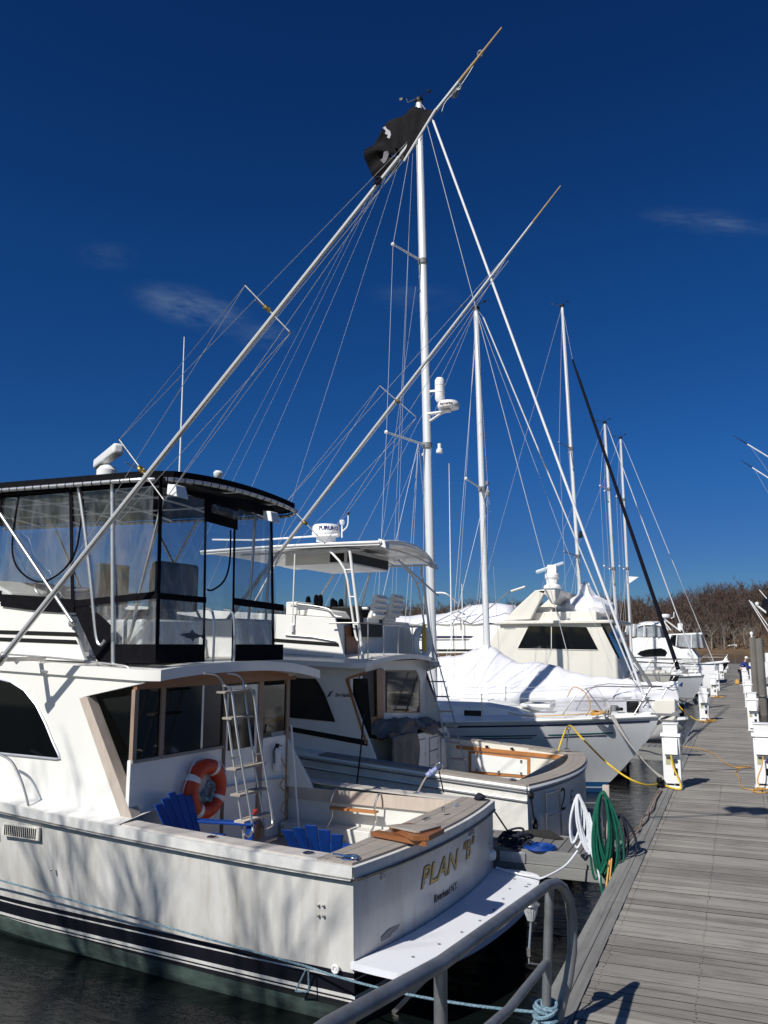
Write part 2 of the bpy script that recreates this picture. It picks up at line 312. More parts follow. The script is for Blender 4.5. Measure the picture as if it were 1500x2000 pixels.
def vinyl(name, haze=.11, tint=(.80, .83, .86)):
    """clear flexible sheet: mostly see-through, scuffed and glossy"""
    m = bpy.data.materials.new(name); m.use_nodes = True; t = m.node_tree; t.nodes.remove(t.nodes['Principled BSDF']); o = [n for n in t.nodes if n.type == 'OUTPUT_MATERIAL'][0]
    tr = N(t, 'ShaderNodeBsdfTransparent'); tr.inputs[0].default_value = tuple(tint) + (1,)
    df = N(t, 'ShaderNodeBsdfDiffuse'); df.inputs[0].default_value = (.62, .64, .66, 1)
    tl = N(t, 'ShaderNodeBsdfTranslucent'); tl.inputs[0].default_value = (.6, .62, .65, 1)
    ad = N(t, 'ShaderNodeMixShader'); ad.inputs[0].default_value = .45; t.links.new(df.outputs[0], ad.inputs[1]); t.links.new(tl.outputs[0], ad.inputs[2])
    gl = N(t, 'ShaderNodeBsdfGlossy'); gl.inputs['Roughness'].default_value = .06
    tcn = N(t, 'ShaderNodeTexCoord'); mp = N(t, 'ShaderNodeMapping'); mp.inputs['Scale'].default_value = (2.5, 2.5, .7); mp.inputs['Rotation'].default_value = (.3, .2, .4); t.links.new(tcn.outputs['Object'], mp.inputs[0])
    no = N(t, 'ShaderNodeTexNoise'); no.inputs['Scale'].default_value = 1.6; no.inputs['Detail'].default_value = 8; no.inputs['Roughness'].default_value = .68; no.inputs['Distortion'].default_value = 1.2; t.links.new(mp.outputs[0], no.inputs['Vector'])
    mr = N(t, 'ShaderNodeMapRange'); mr.inputs[1].default_value = .42; mr.inputs[2].default_value = .8; mr.inputs[3].default_value = haze * .35; mr.inputs[4].default_value = min(haze * 3.2, .8); t.links.new(no.outputs[0], mr.inputs[0])
    s1 = N(t, 'ShaderNodeMixShader'); t.links.new(mr.outputs[0], s1.inputs[0]); t.links.new(tr.outputs[0], s1.inputs[1]); t.links.new(ad.outputs[0], s1.inputs[2])
    lw = N(t, 'ShaderNodeLayerWeight'); lw.inputs[0].default_value = .5; pw = N(t, 'ShaderNodeMath', operation='POWER'); pw.inputs[1].default_value = 3.5; t.links.new(lw.outputs['Facing'], pw.inputs[0]); fr = N(t, 'ShaderNodeMath', operation='MULTIPLY_ADD'); fr.inputs[1].default_value = .35; fr.inputs[2].default_value = .035; t.links.new(pw.outputs[0], fr.inputs[0])
    bp = N(t, 'ShaderNodeBump'); bp.inputs['Strength'].default_value = .2; bp.inputs['Distance'].default_value = .03
    n3 = N(t, 'ShaderNodeTexNoise'); n3.inputs['Scale'].default_value = 3; n3.inputs['Detail'].default_value = 2; t.links.new(tcn.outputs['Object'], n3.inputs['Vector']); t.links.new(n3.outputs[0], bp.inputs['Height']); t.links.new(bp.outputs[0], gl.inputs['Normal'])
    s2 = N(t, 'ShaderNodeMixShader'); t.links.new(fr.outputs[0], s2.inputs[0]); t.links.new(s1.outputs[0], s2.inputs[1]); t.links.new(gl.outputs[0], s2.inputs[2])
    t.links.new(s2.outputs[0], o.inputs[0]); return m
gel = mat('gelcoat_white', (.84, .83, .79), .35, var=.09, scale=1.3, coat=.25)
gel2 = mat('gelcoat_bright', (.83, .83, .81), .38, var=.06, scale=2, coat=.2)
cream = mat('gelcoat_cream', (.74, .71, .63), .4, var=.08, scale=.8, coat=.15)
glass = mat('dark_glass', (.004, .005, .006), .06, var=0, spec=.38)
steel = mat('polished_steel', (.60, .58, .55), .30, .9, var=.2, scale=12)
alum = mat('brushed_aluminium', (.62, .63, .65), .36, .85, var=.2, scale=9)
galv = mat('weathered_pipe', (.30, .31, .32), .5, .65, var=.35, scale=7, bump=.08, bscale=60)
mastm = mat('mast_paint', (.72, .73, .74), .32, .25, var=.08, scale=2)
black = mat('black_canvas', (.006, .006, .009), .9, var=.5, scale=9, bump=.1, spec=.12)
blackp = mat('black_plastic', (.007, .007, .008), .45, var=.2, spec=.3)
whitep = mat('white_plastic', (.80, .80, .80), .35, var=.05)
greyp = mat('grey_plastic', (.22, .22, .23), .5, var=.1)
clear = vinyl('clear_vinyl')
dirtyv = vinyl('scuffed_vinyl', .20)
teakgrey = timber('weathered_teak', (.20, .175, .15), (.40, .36, .32), grain=(2, 30, 30))
capwood = timber('pale_cap_wood', (.36, .33, .30), (.60, .565, .53), grain=(2, 30, 30), island=.15)
spar = mat('outrigger_aluminium', (.72, .72, .72), .3, .45, var=.12, scale=5)
teak = timber('varnished_wood', (.16, .055, .02), (.30, .12, .045), rough=.35, grain=(3, 30, 30), bump=.05)
teakorange = timber('oiled_teak_trim', (.36, .13, .035), (.52, .22, .07), rough=.45, grain=(2, 30, 30), bump=.08)
palewood = timber('pale_pine', (.36, .29, .235), (.60, .52, .45), grain=(8, 8, 2.0))
mahog = timber('mahogany', (.07, .018, .008), (.13, .035, .015), rough=.3, bump=.04)
chrome = mat('chrome', (.75, .75, .76), .08, 1, var=0)
orange = mat('orange_buoy', (.62, .055, .014), .5, var=.18, scale=8)
bluep = mat('blue_plastic', (.005, .05, .27), .55, var=.3, scale=5, spec=.25)
wire = mat('stainless_wire', (.60, .61, .63), .35, .15, var=0)
rope_y = mat('yellow_cable', (.72, .48, .03), .5, var=.15, scale=20)
rope_o = mat('orange_cord', (.62, .32, .06), .6, var=.2, scale=20)
rope_w = mat('white_hose', (.72, .74, .78), .45, var=.12, scale=20)
rope_b = mat('light_blue_rope', (.26, .42, .52), .8, var=.75, scale=60, bump=.6, bscale=120)
rope_n = mat('navy_line', (.01, .012, .03), .8, var=.3, scale=30)
rope_g = mat('grey_rope', (.42, .40, .37), .85, var=.3, scale=40, bump=.4)
rope_t = mat('tan_hose', (.26, .19, .14), .6, var=.2, scale=20)
hose_g = mat('green_hose', (.006, .115, .07), .35, var=.25, scale=15)
navy = mat('navy_cover', (.003, .004, .012), .8, var=.4, scale=8, spec=.2)
shrink = mat('shrink_wrap', (.80, .80, .84), .38, var=.08, scale=2, bump=.6, bscale=5, stretch=(.35, 1, 2.6))
gold = mat('gold_leaf', (.60, .42, .14), .35, .35, var=.45, scale=9)
redm = mat('red_paint', (.5, .03, .02), .5, var=.2)
yelm = mat('yellow_paint', (.75, .55, .02), .5, var=.2)
# ================================================================ SETTING
# ---- water
def water_mat():
    m = bpy.data.materials.new('harbour_water'); m.use_nodes = True; t = m.node_tree; b = t.nodes['Principled BSDF']
    b.inputs['Base Color'].default_value = (.004, .006, .006, 1); b.inputs['Roughness'].default_value = .035; b.inputs['IOR'].default_value = 1.33
    tcn = N(t, 'ShaderNodeTexCoord')
    mp = N(t, 'ShaderNodeMapping'); mp.inputs['Scale'].default_value = (1.0, 2.2, 1); mp.inputs['Rotation'].default_value = (0, 0, .25); t.links.new(tcn.outputs['Object'], mp.inputs[0])
    n1 = N(t, 'ShaderNodeTexNoise'); n1.inputs['Scale'].default_value = 1.6; n1.inputs['Detail'].default_value = 5; n1.inputs['Distortion'].default_value = .6; t.links.new(mp.outputs[0], n1.inputs['Vector'])
    n2 = N(t, 'ShaderNodeTexNoise'); n2.inputs['Scale'].default_value = 7; n2.inputs['Detail'].default_value = 4; t.links.new(mp.outputs[0], n2.inputs['Vector'])
    ad = N(t, 'ShaderNodeMath', operation='MULTIPLY_ADD'); ad.inputs[1].default_value = .3; t.links.new(n2.outputs[0], ad.inputs[0]); t.links.new(n1.outputs[0], ad.inputs[2])
    bp = N(t, 'ShaderNodeBump'); bp.inputs['Strength'].default_value = .30; bp.inputs['Distance'].default_value = .09; t.links.new(ad.outputs[0], bp.inputs['Height']); t.links.new(bp.outputs[0], b.inputs['Normal'])
    return m
mb = MB(); mb.poly([(-700, -60, WATER), (900, -60, WATER), (900, 420, WATER), (-700, 420, WATER)])
mb.build('water', water_mat(), kind='structure', smooth=0)
earth = mat('marsh_bank', (.17, .10, .045), .95, var=.5, scale=.15, col2=(.075, .05, .028))
def far_h(x, d): return interp([(-400, 9), (-150, 9), (-60, 10), (-30, 10), (-10, 15), (20, 17), (60, 16), (200, 9)], x) * min(1, max(0, d) / 60.0)
rows = []
for i in range(0, 61):
    x = -640 + i * 24; sh = 330 + 8 * math.sin(x * .02) - .0006 * x * x * (1 if x < 0 else .2)
    rows.append([(x, sh - 12, -1.2), (x, sh, WATER + .08), (x, sh + 5, .9), (x, sh + 14, 1.6)] + [(x, sh + 20 + k * 20, 2.0 + far_h(x, k * 20)) for k in range(1, 7)] + [(x, 1500, 4)])
mb = MB(); mb.grid(rows, flip=True); far = mb.build('far_shore', earth, kind='structure')
# ---- land and gangway behind the photographer
groundm = mat('gravel_ground', (.20, .18, .15), .95, var=.3, scale=2, col2=(.10, .11, .05), bump=.4)
mb = MB(); mb.box(-60, 80, -120, -.2, -2, 1.42); mb.build('ground', groundm, kind='structure', smooth=0)
# ---- docks
plank = timber('dock_planks', (.105, .097, .086), (.36, .338, .30), grain=(1.9, 46, 30), island=.55, bump=.5, crack=.6)
trimb = timber('dock_edge_board', (.13, .126, .12), (.265, .258, .245), grain=(26, .8, 26), island=.2, bump=.3, crack=.35)
fplank = timber('finger_planks', (.085, .083, .08), (.20, .195, .19), grain=(34, 1.6, 30), island=.5, bump=.3)
fascm = timber('grey_fascia', (.13, .13, .125), (.27, .27, .26), grain=(1.2, 30, 22), island=.2)
float_ = mat('dark_float', (.012, .012, .013), .7, var=.4)
dock = thing('main_dock', 'long grey plank walkway running straight out between the two rows of pedestals', 'dock', loc=(-.45, 60, DECK))
mb = MB(); y = 5.3; rnd = random.Random(3)
while y < 124:
    wd = .138; j = rnd.uniform(-.003, .003)
    mb.box(-1.175 + rnd.uniform(-.004, .004), .30, y, y + wd - .0045 - rnd.random() * .005, DECK - .055 + j, DECK + j); y += wd
    mb.mi[-6:] = [1, 0, 1, 1, 1, 1]
mb.build('decking', [plank, mat('plank_edge_grime', (.04, .038, .035), .95, var=.3)], dock, smooth=0)
mb = MB()
y = 5.3 + .035
while y < 17:
    for x in (-1.12, -.42, .24):
        for dy in (0, .065): mb.lathe([(.0045, -.002), (.0045, .0045), (0, .005)], (x + rnd.uniform(-.01, .01), y + dy, DECK), n=6)
    y += .138
mb.build('nail_heads', mat('rusty_nail', (.05, .035, .025), .7, .4), dock, smooth=0, kind='stuff')
mb = MB()
for x0, x1, z in ((-1.372, -1.277, DECK + .006), (-1.272, -1.18, DECK + .009), (.305, .40, DECK + .007), (.405, .50, DECK + .004)):
    y = 5.3
    while y < 124: mb.box(x0, x1, y, y + 3.59, DECK - .04, z + rnd.uniform(-.002, .002)); y += 3.6
mb.build('edge_board', trimb, dock, bev=.004, smooth=0)
mb = MB(); mb.box(-1.40, -1.374, 5.3, 124, DECK - .24, DECK - .02); mb.box(.502, .53, 5.3, 124, DECK - .24, DECK - .02); mb.box(-1.46, -1.40, 5.3, 124, DECK - .14, DECK - .06)
mb.build('side_beam', fascm, dock, smooth=0)
mb = MB()
for k in range(60): mb.box(-1.2, .35, 5.6 + 2 * k, 6.9 + 2 * k, -.6, DECK - .06)
mb.each('float', float_, dock, smooth=0)
grime = mat('finger_plank_grime', (.016, .015, .014), .95, var=.3)
def finger(yn, yf, x0, x1, label, z=.50):
    t = thing('finger_pier', label, 'finger pier', loc=((x0 + x1) / 2, (yn + yf) / 2, z), group='finger piers between the boats')
    mb = MB(); x = x0
    while x < x1 - .02: mb.box(x, min(x + .132, x1), yn + .05, yf - .05, z - .04, z + rnd.uniform(-.002, .002)); mb.mi[-6:] = [1, 0, 1, 1, 1, 1]; x += .145
    mb.build('decking', [fplank, grime], t, smooth=0)
    mb = MB()
    for a, b in ((yn, yn + .045), (yf - .045, yf)):
        mb.box(x0, x1, a, b, z - .16, z + .006); mb.box(x0, x1, a - .012 if a == yn else b - .03, a + .03 if a == yn else b + .012, z - .30, z - .165)
    mb.build('fascia', fascm, t, bev=.004, smooth=0)
    mb = MB(); x = x0 + .3
    while x < x1 - 1: mb.box(x, x + 1.0, yn + .12, yf - .12, -.55, z - .31); x += 1.7
    mb.each('float', float_, t, smooth=0)
    return t
f1 = finger(10.82, 11.78, -9.2, -1.47, 'grey finger pier between the two sportfishing boats, blue rope coil on it')
mb = MB(); mb.box(-2.95, -2.62, 10.796, 10.806, .34, .47); mb.build('bracket_plate', alum, f1, bev=.003)
mb = MB()
for x in (-2.9, -2.68):
    for z_ in (.37, .44): mb.cyl((x, 10.797, z_), (x, 10.787, z_), .008, n=6)
mb.each('bolt', steel, f1)
mb = MB()
for k in range(9): x = -3.05 - k * .42; mb.tube([(x, 10.79, .45), (x - .03, 10.74, .38), (x - .2, 10.735, .36), (x - .33, 10.74, .38), (x - .36, 10.79, .45)], .022, 8)
mb.each('bumper', greyp, f1)
finger(22.45, 23.35, -9.2, -1.47, 'grey finger pier just past the white sailing yacht bow')
finger(43.2, 44.1, -9, -1.47, 'finger pier beyond the cream motor yacht')
finger(53.2, 54.0, -9, -1.47, 'finger pier before the far white cruiser')
finger(66.5, 67.4, -9, -1.47, 'farthest finger pier on the left of the walkway')
finger(24.5, 25.4, .55, 9, 'finger pier on the right of the walkway, nearer one')
finger(44.6, 45.5, .55, 9, 'finger pier on the right of the walkway by the pilings')
# ---- gangway under the photographer with its pipe railing
gw = thing('gangway', 'metal gangway ramp leading down onto the dock at the very bottom', 'gangway', loc=(-.75, 2.6, 1.0))
mb = MB()
for k in range(30):
    y = .0 + k * .165; z = 1.42 - (y / 5.1) * .84
    mb.box(-1.3, -.15, y, y + .15, z - .03, z)
mb.build('decking', plank, gw, smooth=0)
mb = MB(); mb.beam((-1.33, 0, 1.36), (-1.33, 5.1, .50), .05, .14); mb.beam((-.12, 0, 1.36), (-.12, 5.1, .50), .05, .14); mb.each('stringer', galv, gw)
rl = thing('railing', 'dull grey pipe railing curving down to the dock at the bottom edge', 'railing', loc=(-1.3, 5.9, DECK))
mb = MB(); mb.tube([(-1.46, .1, 1.93), (-1.40, 2.82, 1.735), (-1.29, 3.71, 1.665), (-1.24, 5.7, 1.50)] + [(-1.215, 5.86, 1.478), (-1.19, 5.97, 1.42), (-1.165, 6.04, 1.32), (-1.155, 6.06, 1.18), (-1.16, 6.05, 1.0), (-1.19, 6.02, .82), (-1.235, 5.98, .66), (-1.26, 5.96, .557)], .0335, 16)
mb.build('top_rail', galv, rl)
for p in ((-1.245, 5.79, 1.48, -1.31), (-1.292, 3.71, 1.65, -1.315)):
    mb = MB(); mb.cyl((p[0], p[1], p[2]), (p[3], p[1] + .05, .58 if p[1] > 5 else .8), .03, n=16); mb.build('post', galv, rl)
mb = MB(); mb.tube([(-1.285, 5.80, .99), (-1.31, 4.9, 1.03), (-1.33, 3.74, 1.20), (-1.37, 2.8, 1.33), (-1.42, .1, 1.52)], .027, 14); mb.build('mid_rail', galv, rl)
mb = MB(); mb.box(-1.40, -1.2, 5.76, 6.04, DECK + .011, DECK + .021); mb.build('base_plate', galv, rl, bev=.003)
# solar stake lamp strapped to the post
L0 = Vector(WF.x(1033, 1868, -1.37)); L1 = Vector(WF.x(1037, 1800, -1.365))
sp = thing('garden_lamp', 'small solar stake lamp with a ribbed glass head strapped to the pipe railing', 'garden lamp', loc=L0)
mb = MB(); mb.cyl(L0 + Vector((0, 0, .02)), L1, .0075, n=8); mb.cyl(L0, L0 + Vector((0, 0, .05)), .012, n=8); mb.build('stem', steel, sp)
gm = mat('ribbed_glass', (.75, .76, .77), .12, .3, var=.5, scale=30)
h = L1
mb = MB(); n = 16
prof = [(.012, 0), (.022, .008), (.036, .05), (.044, .085), (.045, .105)]
rws = []
for r_, z_ in prof: rws.append([h + Vector((math.cos(2 * math.pi * j / 32) * r_ * (1 + .09 * (j % 2)), math.sin(2 * math.pi * j / 32) * r_ * (1 + .09 * (j % 2)), z_)) for j in range(32)])
mb.grid(rws, closed=True); mb.build('shade', gm, sp, smooth=20)
mb = MB(); mb.lathe([(.045, .104), (.062, .106), (.060, .112), (.04, .128), (.022, .136), (.006, .14), (.005, .15)], h); mb.build('cap', steel, sp)
mb = MB(); mb.tube([L0 + Vector((0, 0, -.01)), L0 + Vector((.0, 0, -.04)), (-1.285, 5.84, .955)], .006, 6); mb.build('strap', greyp, sp)

# ---- white power pedestals
def pedestal(label):
    t = thing('power_pedestal', label, 'power pedestal', group='white power pedestals along the walkway')
    mb = MB()
    mb.box(-.15, .15, -.0, .26, 0, .93); mb.build('body', whitep, t, bev=.008)
    mb = MB(); mb.hexa([(-.17, -.03, .88), (.17, -.03, .88), (.17, .28, .88), (-.17, .28, .88), (-.17, -.015, .935), (.17, -.015, .935), (.17, .28, .935), (-.17, .28, .935)]); mb.build('shoulder', whitep, t, bev=.006)
    mb = MB(); mb.box(-.125, .125, .0, .25, .936, 1.09); mb.box(-.138, .138, -.014, .262, 1.092, 1.112); mb.build('cap', whitep, t, bev=.006)
    mb = MB(); mb.hexa([(-.115, -.10, .58), (.115, -.10, .58), (.115, -.001, .58), (-.115, -.001, .58), (-.115, -.035, .86), (.115, -.035, .86), (.115, -.001, .86), (-.115, -.001, .86)]); mb.build('hood', gel2, t, bev=.008)
    mb = MB(); mb.box(-.10, .10, -.075, -.004, .555, .577); mb.build('socket_plate', greyp, t)
    mb = MB(); mb.box(.03, .095, -.012, -.001, .22, .34); mb.build('outlet', blackp, t, bev=.003)
    mb = MB(); mb.box(-.10, .03, -.010, -.001, .05, .075); mb.box(.04, .11, -.011, -.001, .045, .08); mb.build('vent', blackp, t)
    mb = MB(); mb.box(-.165, .165, -.012, .275, 0.0, .025); mb.build('base', whitep, t, bev=.004)
    mb = MB(); mb.box(-.10, -.02, -.006, -.001, .40, .52); mb.build('label_plate', mat('yellowed_label', (.45, .42, .26), .6, var=.3), t)
    mb = MB(); mb.box(-.152, .152, -.0025, -.0005, .865, .872); mb.box(-.152, -.149, -.0025, .26, .03, .87); mb.each('seam', greyp, t)
    mb = MB(); mb.lathe([(.035, 0), (.035, .012), (0, .014)], (.07, -.001, .46), (0, -1, 0), 14); mb.build('meter', mat('meter_glass', (.05, .06, .07), .1), t)
    mb = MB(); mb.lathe([(.008, 0), (.008, .006), (0, .008)], (-.12, -.001, .83), (0, -1, 0), 8); mb.lathe([(.008, 0), (.008, .006), (0, .008)], (.12, -.001, .83), (0, -1, 0), 8); mb.each('screw', greyp, t)
    return t
lp = ['nearest white power pedestal on the left dock edge, thick yellow cable plugged in', 'second white power pedestal along the left dock edge', 'third white power pedestal along the left dock edge',
      'fourth white power pedestal on the left, close behind the third', 'fifth white power pedestal along the left dock edge', 'sixth white power pedestal on the left, near the dock end', 'farthest white power pedestal on the left, at the dock end']
P = pedestal(lp[0]); P.location = (-1.2, 16.0, DECK + .01)
for (x, y), lb in zip([(-1.16, 30.4), (-1.2, 44.4), (-1.2, 50.6), (-1.2, 67), (-1.2, 84), (-1.2, 98)], lp[1:]): copy_tree(P, (x, y, DECK + .01), lb)
for (x, y), lb in zip([(.30, 16.6), (.30, 27.3), (.30, 37.4), (.30, 48.5), (.30, 57.5)],
    ['white power pedestal at the right frame edge, nearest, with an orange cord', 'second white power pedestal along the right dock edge', 'third white power pedestal along the right dock edge', 'fourth white power pedestal on the right dock edge, in front of the stooping person', 'white power pedestal beside the stooping person in blue']): copy_tree(P, (x, y, DECK + .01), lb)
# ---- timber pilings
pilem = timber('piling_wood', (.06, .055, .05), (.18, .17, .15), grain=(14, 14, .8), island=.2)
for x, y, r_, zt, lb in ((.98, 44.3, .185, 3.37, 'thicker weathered timber piling on the right of the walkway'), (.72, 46.5, .165, 3.45, 'thinner weathered piling with a small white lamp on top')):
    t = thing('piling', lb, 'piling', loc=(x, y, WATER), group='dock pilings')
    mb = MB(); mb.lathe([(r_ * 1.05, -2), (r_, 0), (r_ * .96, zt - WATER - .05), (r_ * .85, zt - WATER)], (x, y, WATER), n=16); mb.build('post', pilem, t)
    mb = MB(); mb.torus((x, y, DECK + .1), (0, 0, 1), r_ + .05, .02, 20, 6); mb.build('hoop', galv, t)
    if r_ < .17:
        mb = MB(); mb.cyl((x - .02, y, zt), (x - .02, y, zt + .12), .05); mb.lathe([(.07, .12), (.08, .2), (.05, .27), (.0, .28)], (x - .02, y, zt)); mb.build('lamp', whitep, t)
# ---- bare winter trees ---------------------------------------------------------------
barkm = mat('bare_bark', (.16, .13, .11), .95, var=.5, scale=.12, col2=(.085, .05, .04), detail=6)
def bare_tree(mb, x, y, z, H, rg, nl=7, tw=22, thin=.05, spread=.33):
    """tapered trunk, limbs, and a haze of fine twigs as slivers"""
    tr = H * .016 + .05; lean = Vector((rg.uniform(-.06, .06), rg.uniform(-.06, .06), 1)); top = Vector((x, y, z)) + lean * H * .62
    b0 = Vector((x, y, z)); mid = lerp(b0, top, .5) + Vector((rg.uniform(-.2, .2), 0, 0))
    mb.tube([b0, mid, top], [tr, tr * .7, tr * .35], 4, caps=False)
    tips = []
    for i in range(nl):
        t = rg.uniform(.38, 1.0); p = lerp(b0, top, t); a = rg.uniform(0, 6.28); l = H * rg.uniform(.2, .42)
        d = Vector((math.cos(a) * spread * 1.6, math.sin(a) * spread * 1.6, rg.uniform(.55, 1.1))).normalized()
        q = p + d * l; m_ = lerp(p, q, .5) + Vector((0, 0, -l * .05)); mb.tube([p, m_, q], [tr * .4, tr * .28, tr * .08], 3, caps=False); tips.append((p, m_, q, l))
    for (p, m_, q, l) in tips:
        for k in range(tw):
            s_ = rg.uniform(.25, 1.0); o = lerp(p, q, s_); a = rg.uniform(0, 6.28); ll = l * rg.uniform(.2, .5)
            d = Vector((math.cos(a) * .8, math.sin(a) * .8, rg.uniform(.1, 1.2))).normalized(); e = o + d * ll; sd = Vector((rg.uniform(-1, 1), rg.uniform(-.3, .3), rg.uniform(-.3, .3))).normalized() * thin
            mb.add([o - sd, o + sd, e], [(0, 1, 2)])
            o2 = lerp(o, e, .5); d2 = (d + Vector((rg.uniform(-.8, .8), rg.uniform(-.8, .8), rg.uniform(-.2, .6)))).normalized(); mb.add([o2 - sd * .7, o2 + sd * .7, o2 + d2 * ll * .6], [(0, 1, 2)])
rg = random.Random(11)
woodA = mat('wood_brown_twigs', (.082, .066, .054), .95, var=.5, scale=.06, col2=(.070, .036, .026), detail=5)
mb = MB()
for k in range(1500):
    x = rg.uniform(-235, 75) if k > 520 else rg.uniform(-80, 70); d = rg.random() ** .8
    sh = 330 + 8 * math.sin(x * .02) - .0006 * x * x * (1 if x < 0 else .2)
    y = sh + 14 + d * 100; bz = 1.6 + far_h(x, d * 100 - 6); bare_tree(mb, x, y, bz, rg.uniform(11, 17.5), rg, 6, 13, .085, .38)
mb.build('far_wood', woodA, kind='stuff', label='brown leafless wood covering the far bank', cat='woodland', smooth=0)
# understory thicket, low brush
mb = MB()
for k in range(9000):
    x = rg.uniform(-235, 75); sh = 330 + 8 * math.sin(x * .02) - .0006 * x * x * (1 if x < 0 else .2); y = sh + rg.uniform(12, 110); bz = 1.4 + far_h(x, y - sh - 20)
    h_ = rg.uniform(1.5, 6); s_ = rg.uniform(.12, .4); a = rg.uniform(-.5, .5)
    mb.add([(x - s_, y, bz - .3), (x + s_, y, bz - .3), (x + a * h_, y, bz + h_)], [(0, 1, 2)])
mb.build('brush', woodA, kind='stuff', label='low brown brush under the far trees', cat='brush', smooth=0)
pal = mat('pale_bark', (.26, .235, .21), .95, var=.4, scale=.4)
for k in range(12):
    x = [-34, -27, -22.5, -14, -9, -4.5, -1, 2.5, 6, -44, -18, -52][k]; sh = 330 + 8 * math.sin(x * .02) - .0006 * x * x
    t = thing('bare_tree', 'pale bare tree standing at the water side front of the far wood', 'tree', loc=(x, sh + 13, 1.2), group='pale front trees of the far wood')
    H = rg.uniform(9, 13); mb = MB(); tr = .22
    mb.tube([(x, sh + 13, 1.0), (x + .2, sh + 13, 1 + H * .4), (x - .1, sh + 13, 1 + H * .75)], [tr, tr * .7, tr * .3], 6); mb.build('trunk', pal, t)
    mb = MB(); mb2 = MB(); bare_tree(mb, x, sh + 13, 1.2, H, rg, 8, 14, .05, .34); mb.build('crown', pal, t, smooth=0)
# ================================================================ hull tools
SHAPE = [(0, .97), (.15, 1), (.4, 1), (.6, .93), (.75, .76), (.87, .48), (.95, .22), (1, .012)]
SAILSH = [(0, .62), (.15, .84), (.35, .99), (.5, 1), (.65, .9), (.8, .63), (.92, .28), (1, .012)]
class Hull:
    """x from stern xs to bow xb (either sign), beam B, centre yc"""
    def __init__(s, fr, xs, xb, B, yc, sheer, zb=-.8, rake=1.2, flare=.3, shape=SHAPE, bulge=0.0, side=None):
        s.fr, s.xs, s.xb, s.B, s.yc, s.sheer, s.zb, s.rake, s.flare, s.shape, s.bulge = fr, xs, xb, B, yc, sheer, zb, rake, flare, shape, bulge
        s.side = side or [(0, .03), (.12, .55), (.22, .90), (.32, .965), (.6, .99), (1, 1)]
        s.sg = 1 if xb > xs else -1
    def pt(s, u, t, sd, off=0, dz=0):
        zs = s.sheer(u); z = s.zb + (zs - s.zb) * t
        xbw = s.xb - s.sg * s.rake * (1 - t) ** 1.3
        x = s.xs + (xbw - s.xs) * u
        hb = s.B / 2 * interp(s.shape, u) * interp(s.side, t) * (1 - s.flare * u ** 1.3 * (1 - t))
        y = s.yc + sd * (hb + off)
        if s.bulge and u == 0: x += 0
        return Vector((x, y, z + dz))
    def tr(s, y, t):
        """transom surface"""
        hb = s.B / 2 * interp(s.shape, 0) * interp(s.side, t); v = max(-1, min(1, (y - s.yc) / max(hb, .01)))
        z = s.zb + (s.sheer(0) - s.zb) * t
        return Vector((s.xs - s.sg * s.bulge * (1 - v * v), y, z))
    def skin(s, nu=28, nt=12, us=None):
        mb = MB(s.fr); us = us or [(i / nu) for i in range(nu + 1)]; ts = [i / nt for i in range(nt + 1)]
        for sd in (-1, 1):
            rows = [[s.pt(u, t, sd) for t in ts] for u in us]; mb.grid(rows, flip=(sd * s.sg > 0))
        rows = []
        for t in ts:
            hb = s.B / 2 * interp(s.shape, 0) * interp(s.side, t); rows.append([s.tr(s.yc - hb + 2 * hb * j / 16, t) for j in range(17)])
        mb.grid(rows, flip=(s.sg > 0)); return mb
    def deck(s, u0, u1, dz=0, crown=.05, n=24, inset=0.0):
        mb = MB(s.fr); rows = []
        for i in range(n + 1):
            u = u0 + (u1 - u0) * i / n; a = s.pt(u, 1, -1, -inset, dz); b = s.pt(u, 1, 1, -inset, dz)
            rows.append([lerp(a, b, j / 8) + Vector((0, 0, crown * (1 - (j / 4 - 1) ** 2))) for j in range(9)])
        return mb.grid(rows, flip=(s.sg < 0))
    def rail(s, r, u0=0, u1=1, t=1, off=0, dz=0, sides=(-1, 1), n=30, transom=False, mb=None):
        mb = mb or MB(s.fr)
        for sd in sides: mb.tube([s.pt(u0 + (u1 - u0) * i / n, t, sd, off, dz) for i in range(n + 1)], r, 6)
        if transom:
            hb = s.B / 2 * interp(s.shape, 0); mb.tube([s.tr(s.yc - hb + 2 * hb * j / 16, t) + Vector((-s.sg * off, 0, dz)) for j in range(17)], r, 6)
        return mb
def cap_strip(H, sd, u0, u1, wd, z0, z1, off=.02, n=16):
    """flat gunwale plank following the sheer"""
    mb = MB(H.fr); rows = []
    for i in range(n + 1):
        u = u0 + (u1 - u0) * i / n; o = H.pt(u, 1, sd, off); i_ = H.pt(u, 1, sd, -wd)
        rows.append([Vector((o.x, o.y, o.z + z0)), Vector((o.x, o.y, o.z + z1)), Vector((i_.x, i_.y, i_.z + z1)), Vector((i_.x, i_.y, i_.z + z0))])
    mb.grid(rows, closed=True, flip=(sd * H.sg > 0)); mb.poly(rows[0]); mb.poly(rows[-1][::-1]); return mb
def text_obj(name, s_, size, mapf, matr, parent, shear=0, bold=.0, ext=0, thing_kw=None, sx=1.0):
    """lettering built as mesh and laid on a surface by mapf(u, v)"""
    c = bpy.data.curves.new(name, 'FONT'); c.body = s_; c.size = size; c.shear = shear; c.offset = bold; c.align_x = 'CENTER'; c.resolution_u = 3
    o = bpy.data.objects.new(name, c); COL.objects.link(o); bpy.context.view_layer.update()
    me = bpy.data.meshes.new_from_object(o.evaluated_get(bpy.context.evaluated_depsgraph_get()))
    mb = MB(); vs = [mapf(v.co.x * sx, v.co.y) for v in me.vertices]; mb.add(vs, [tuple(p.vertices) for p in me.polygons])
    bpy.data.objects.remove(o); bpy.data.curves.remove(c); bpy.data.meshes.remove(me)
    return mb.build(name, matr, parent, smooth=0)
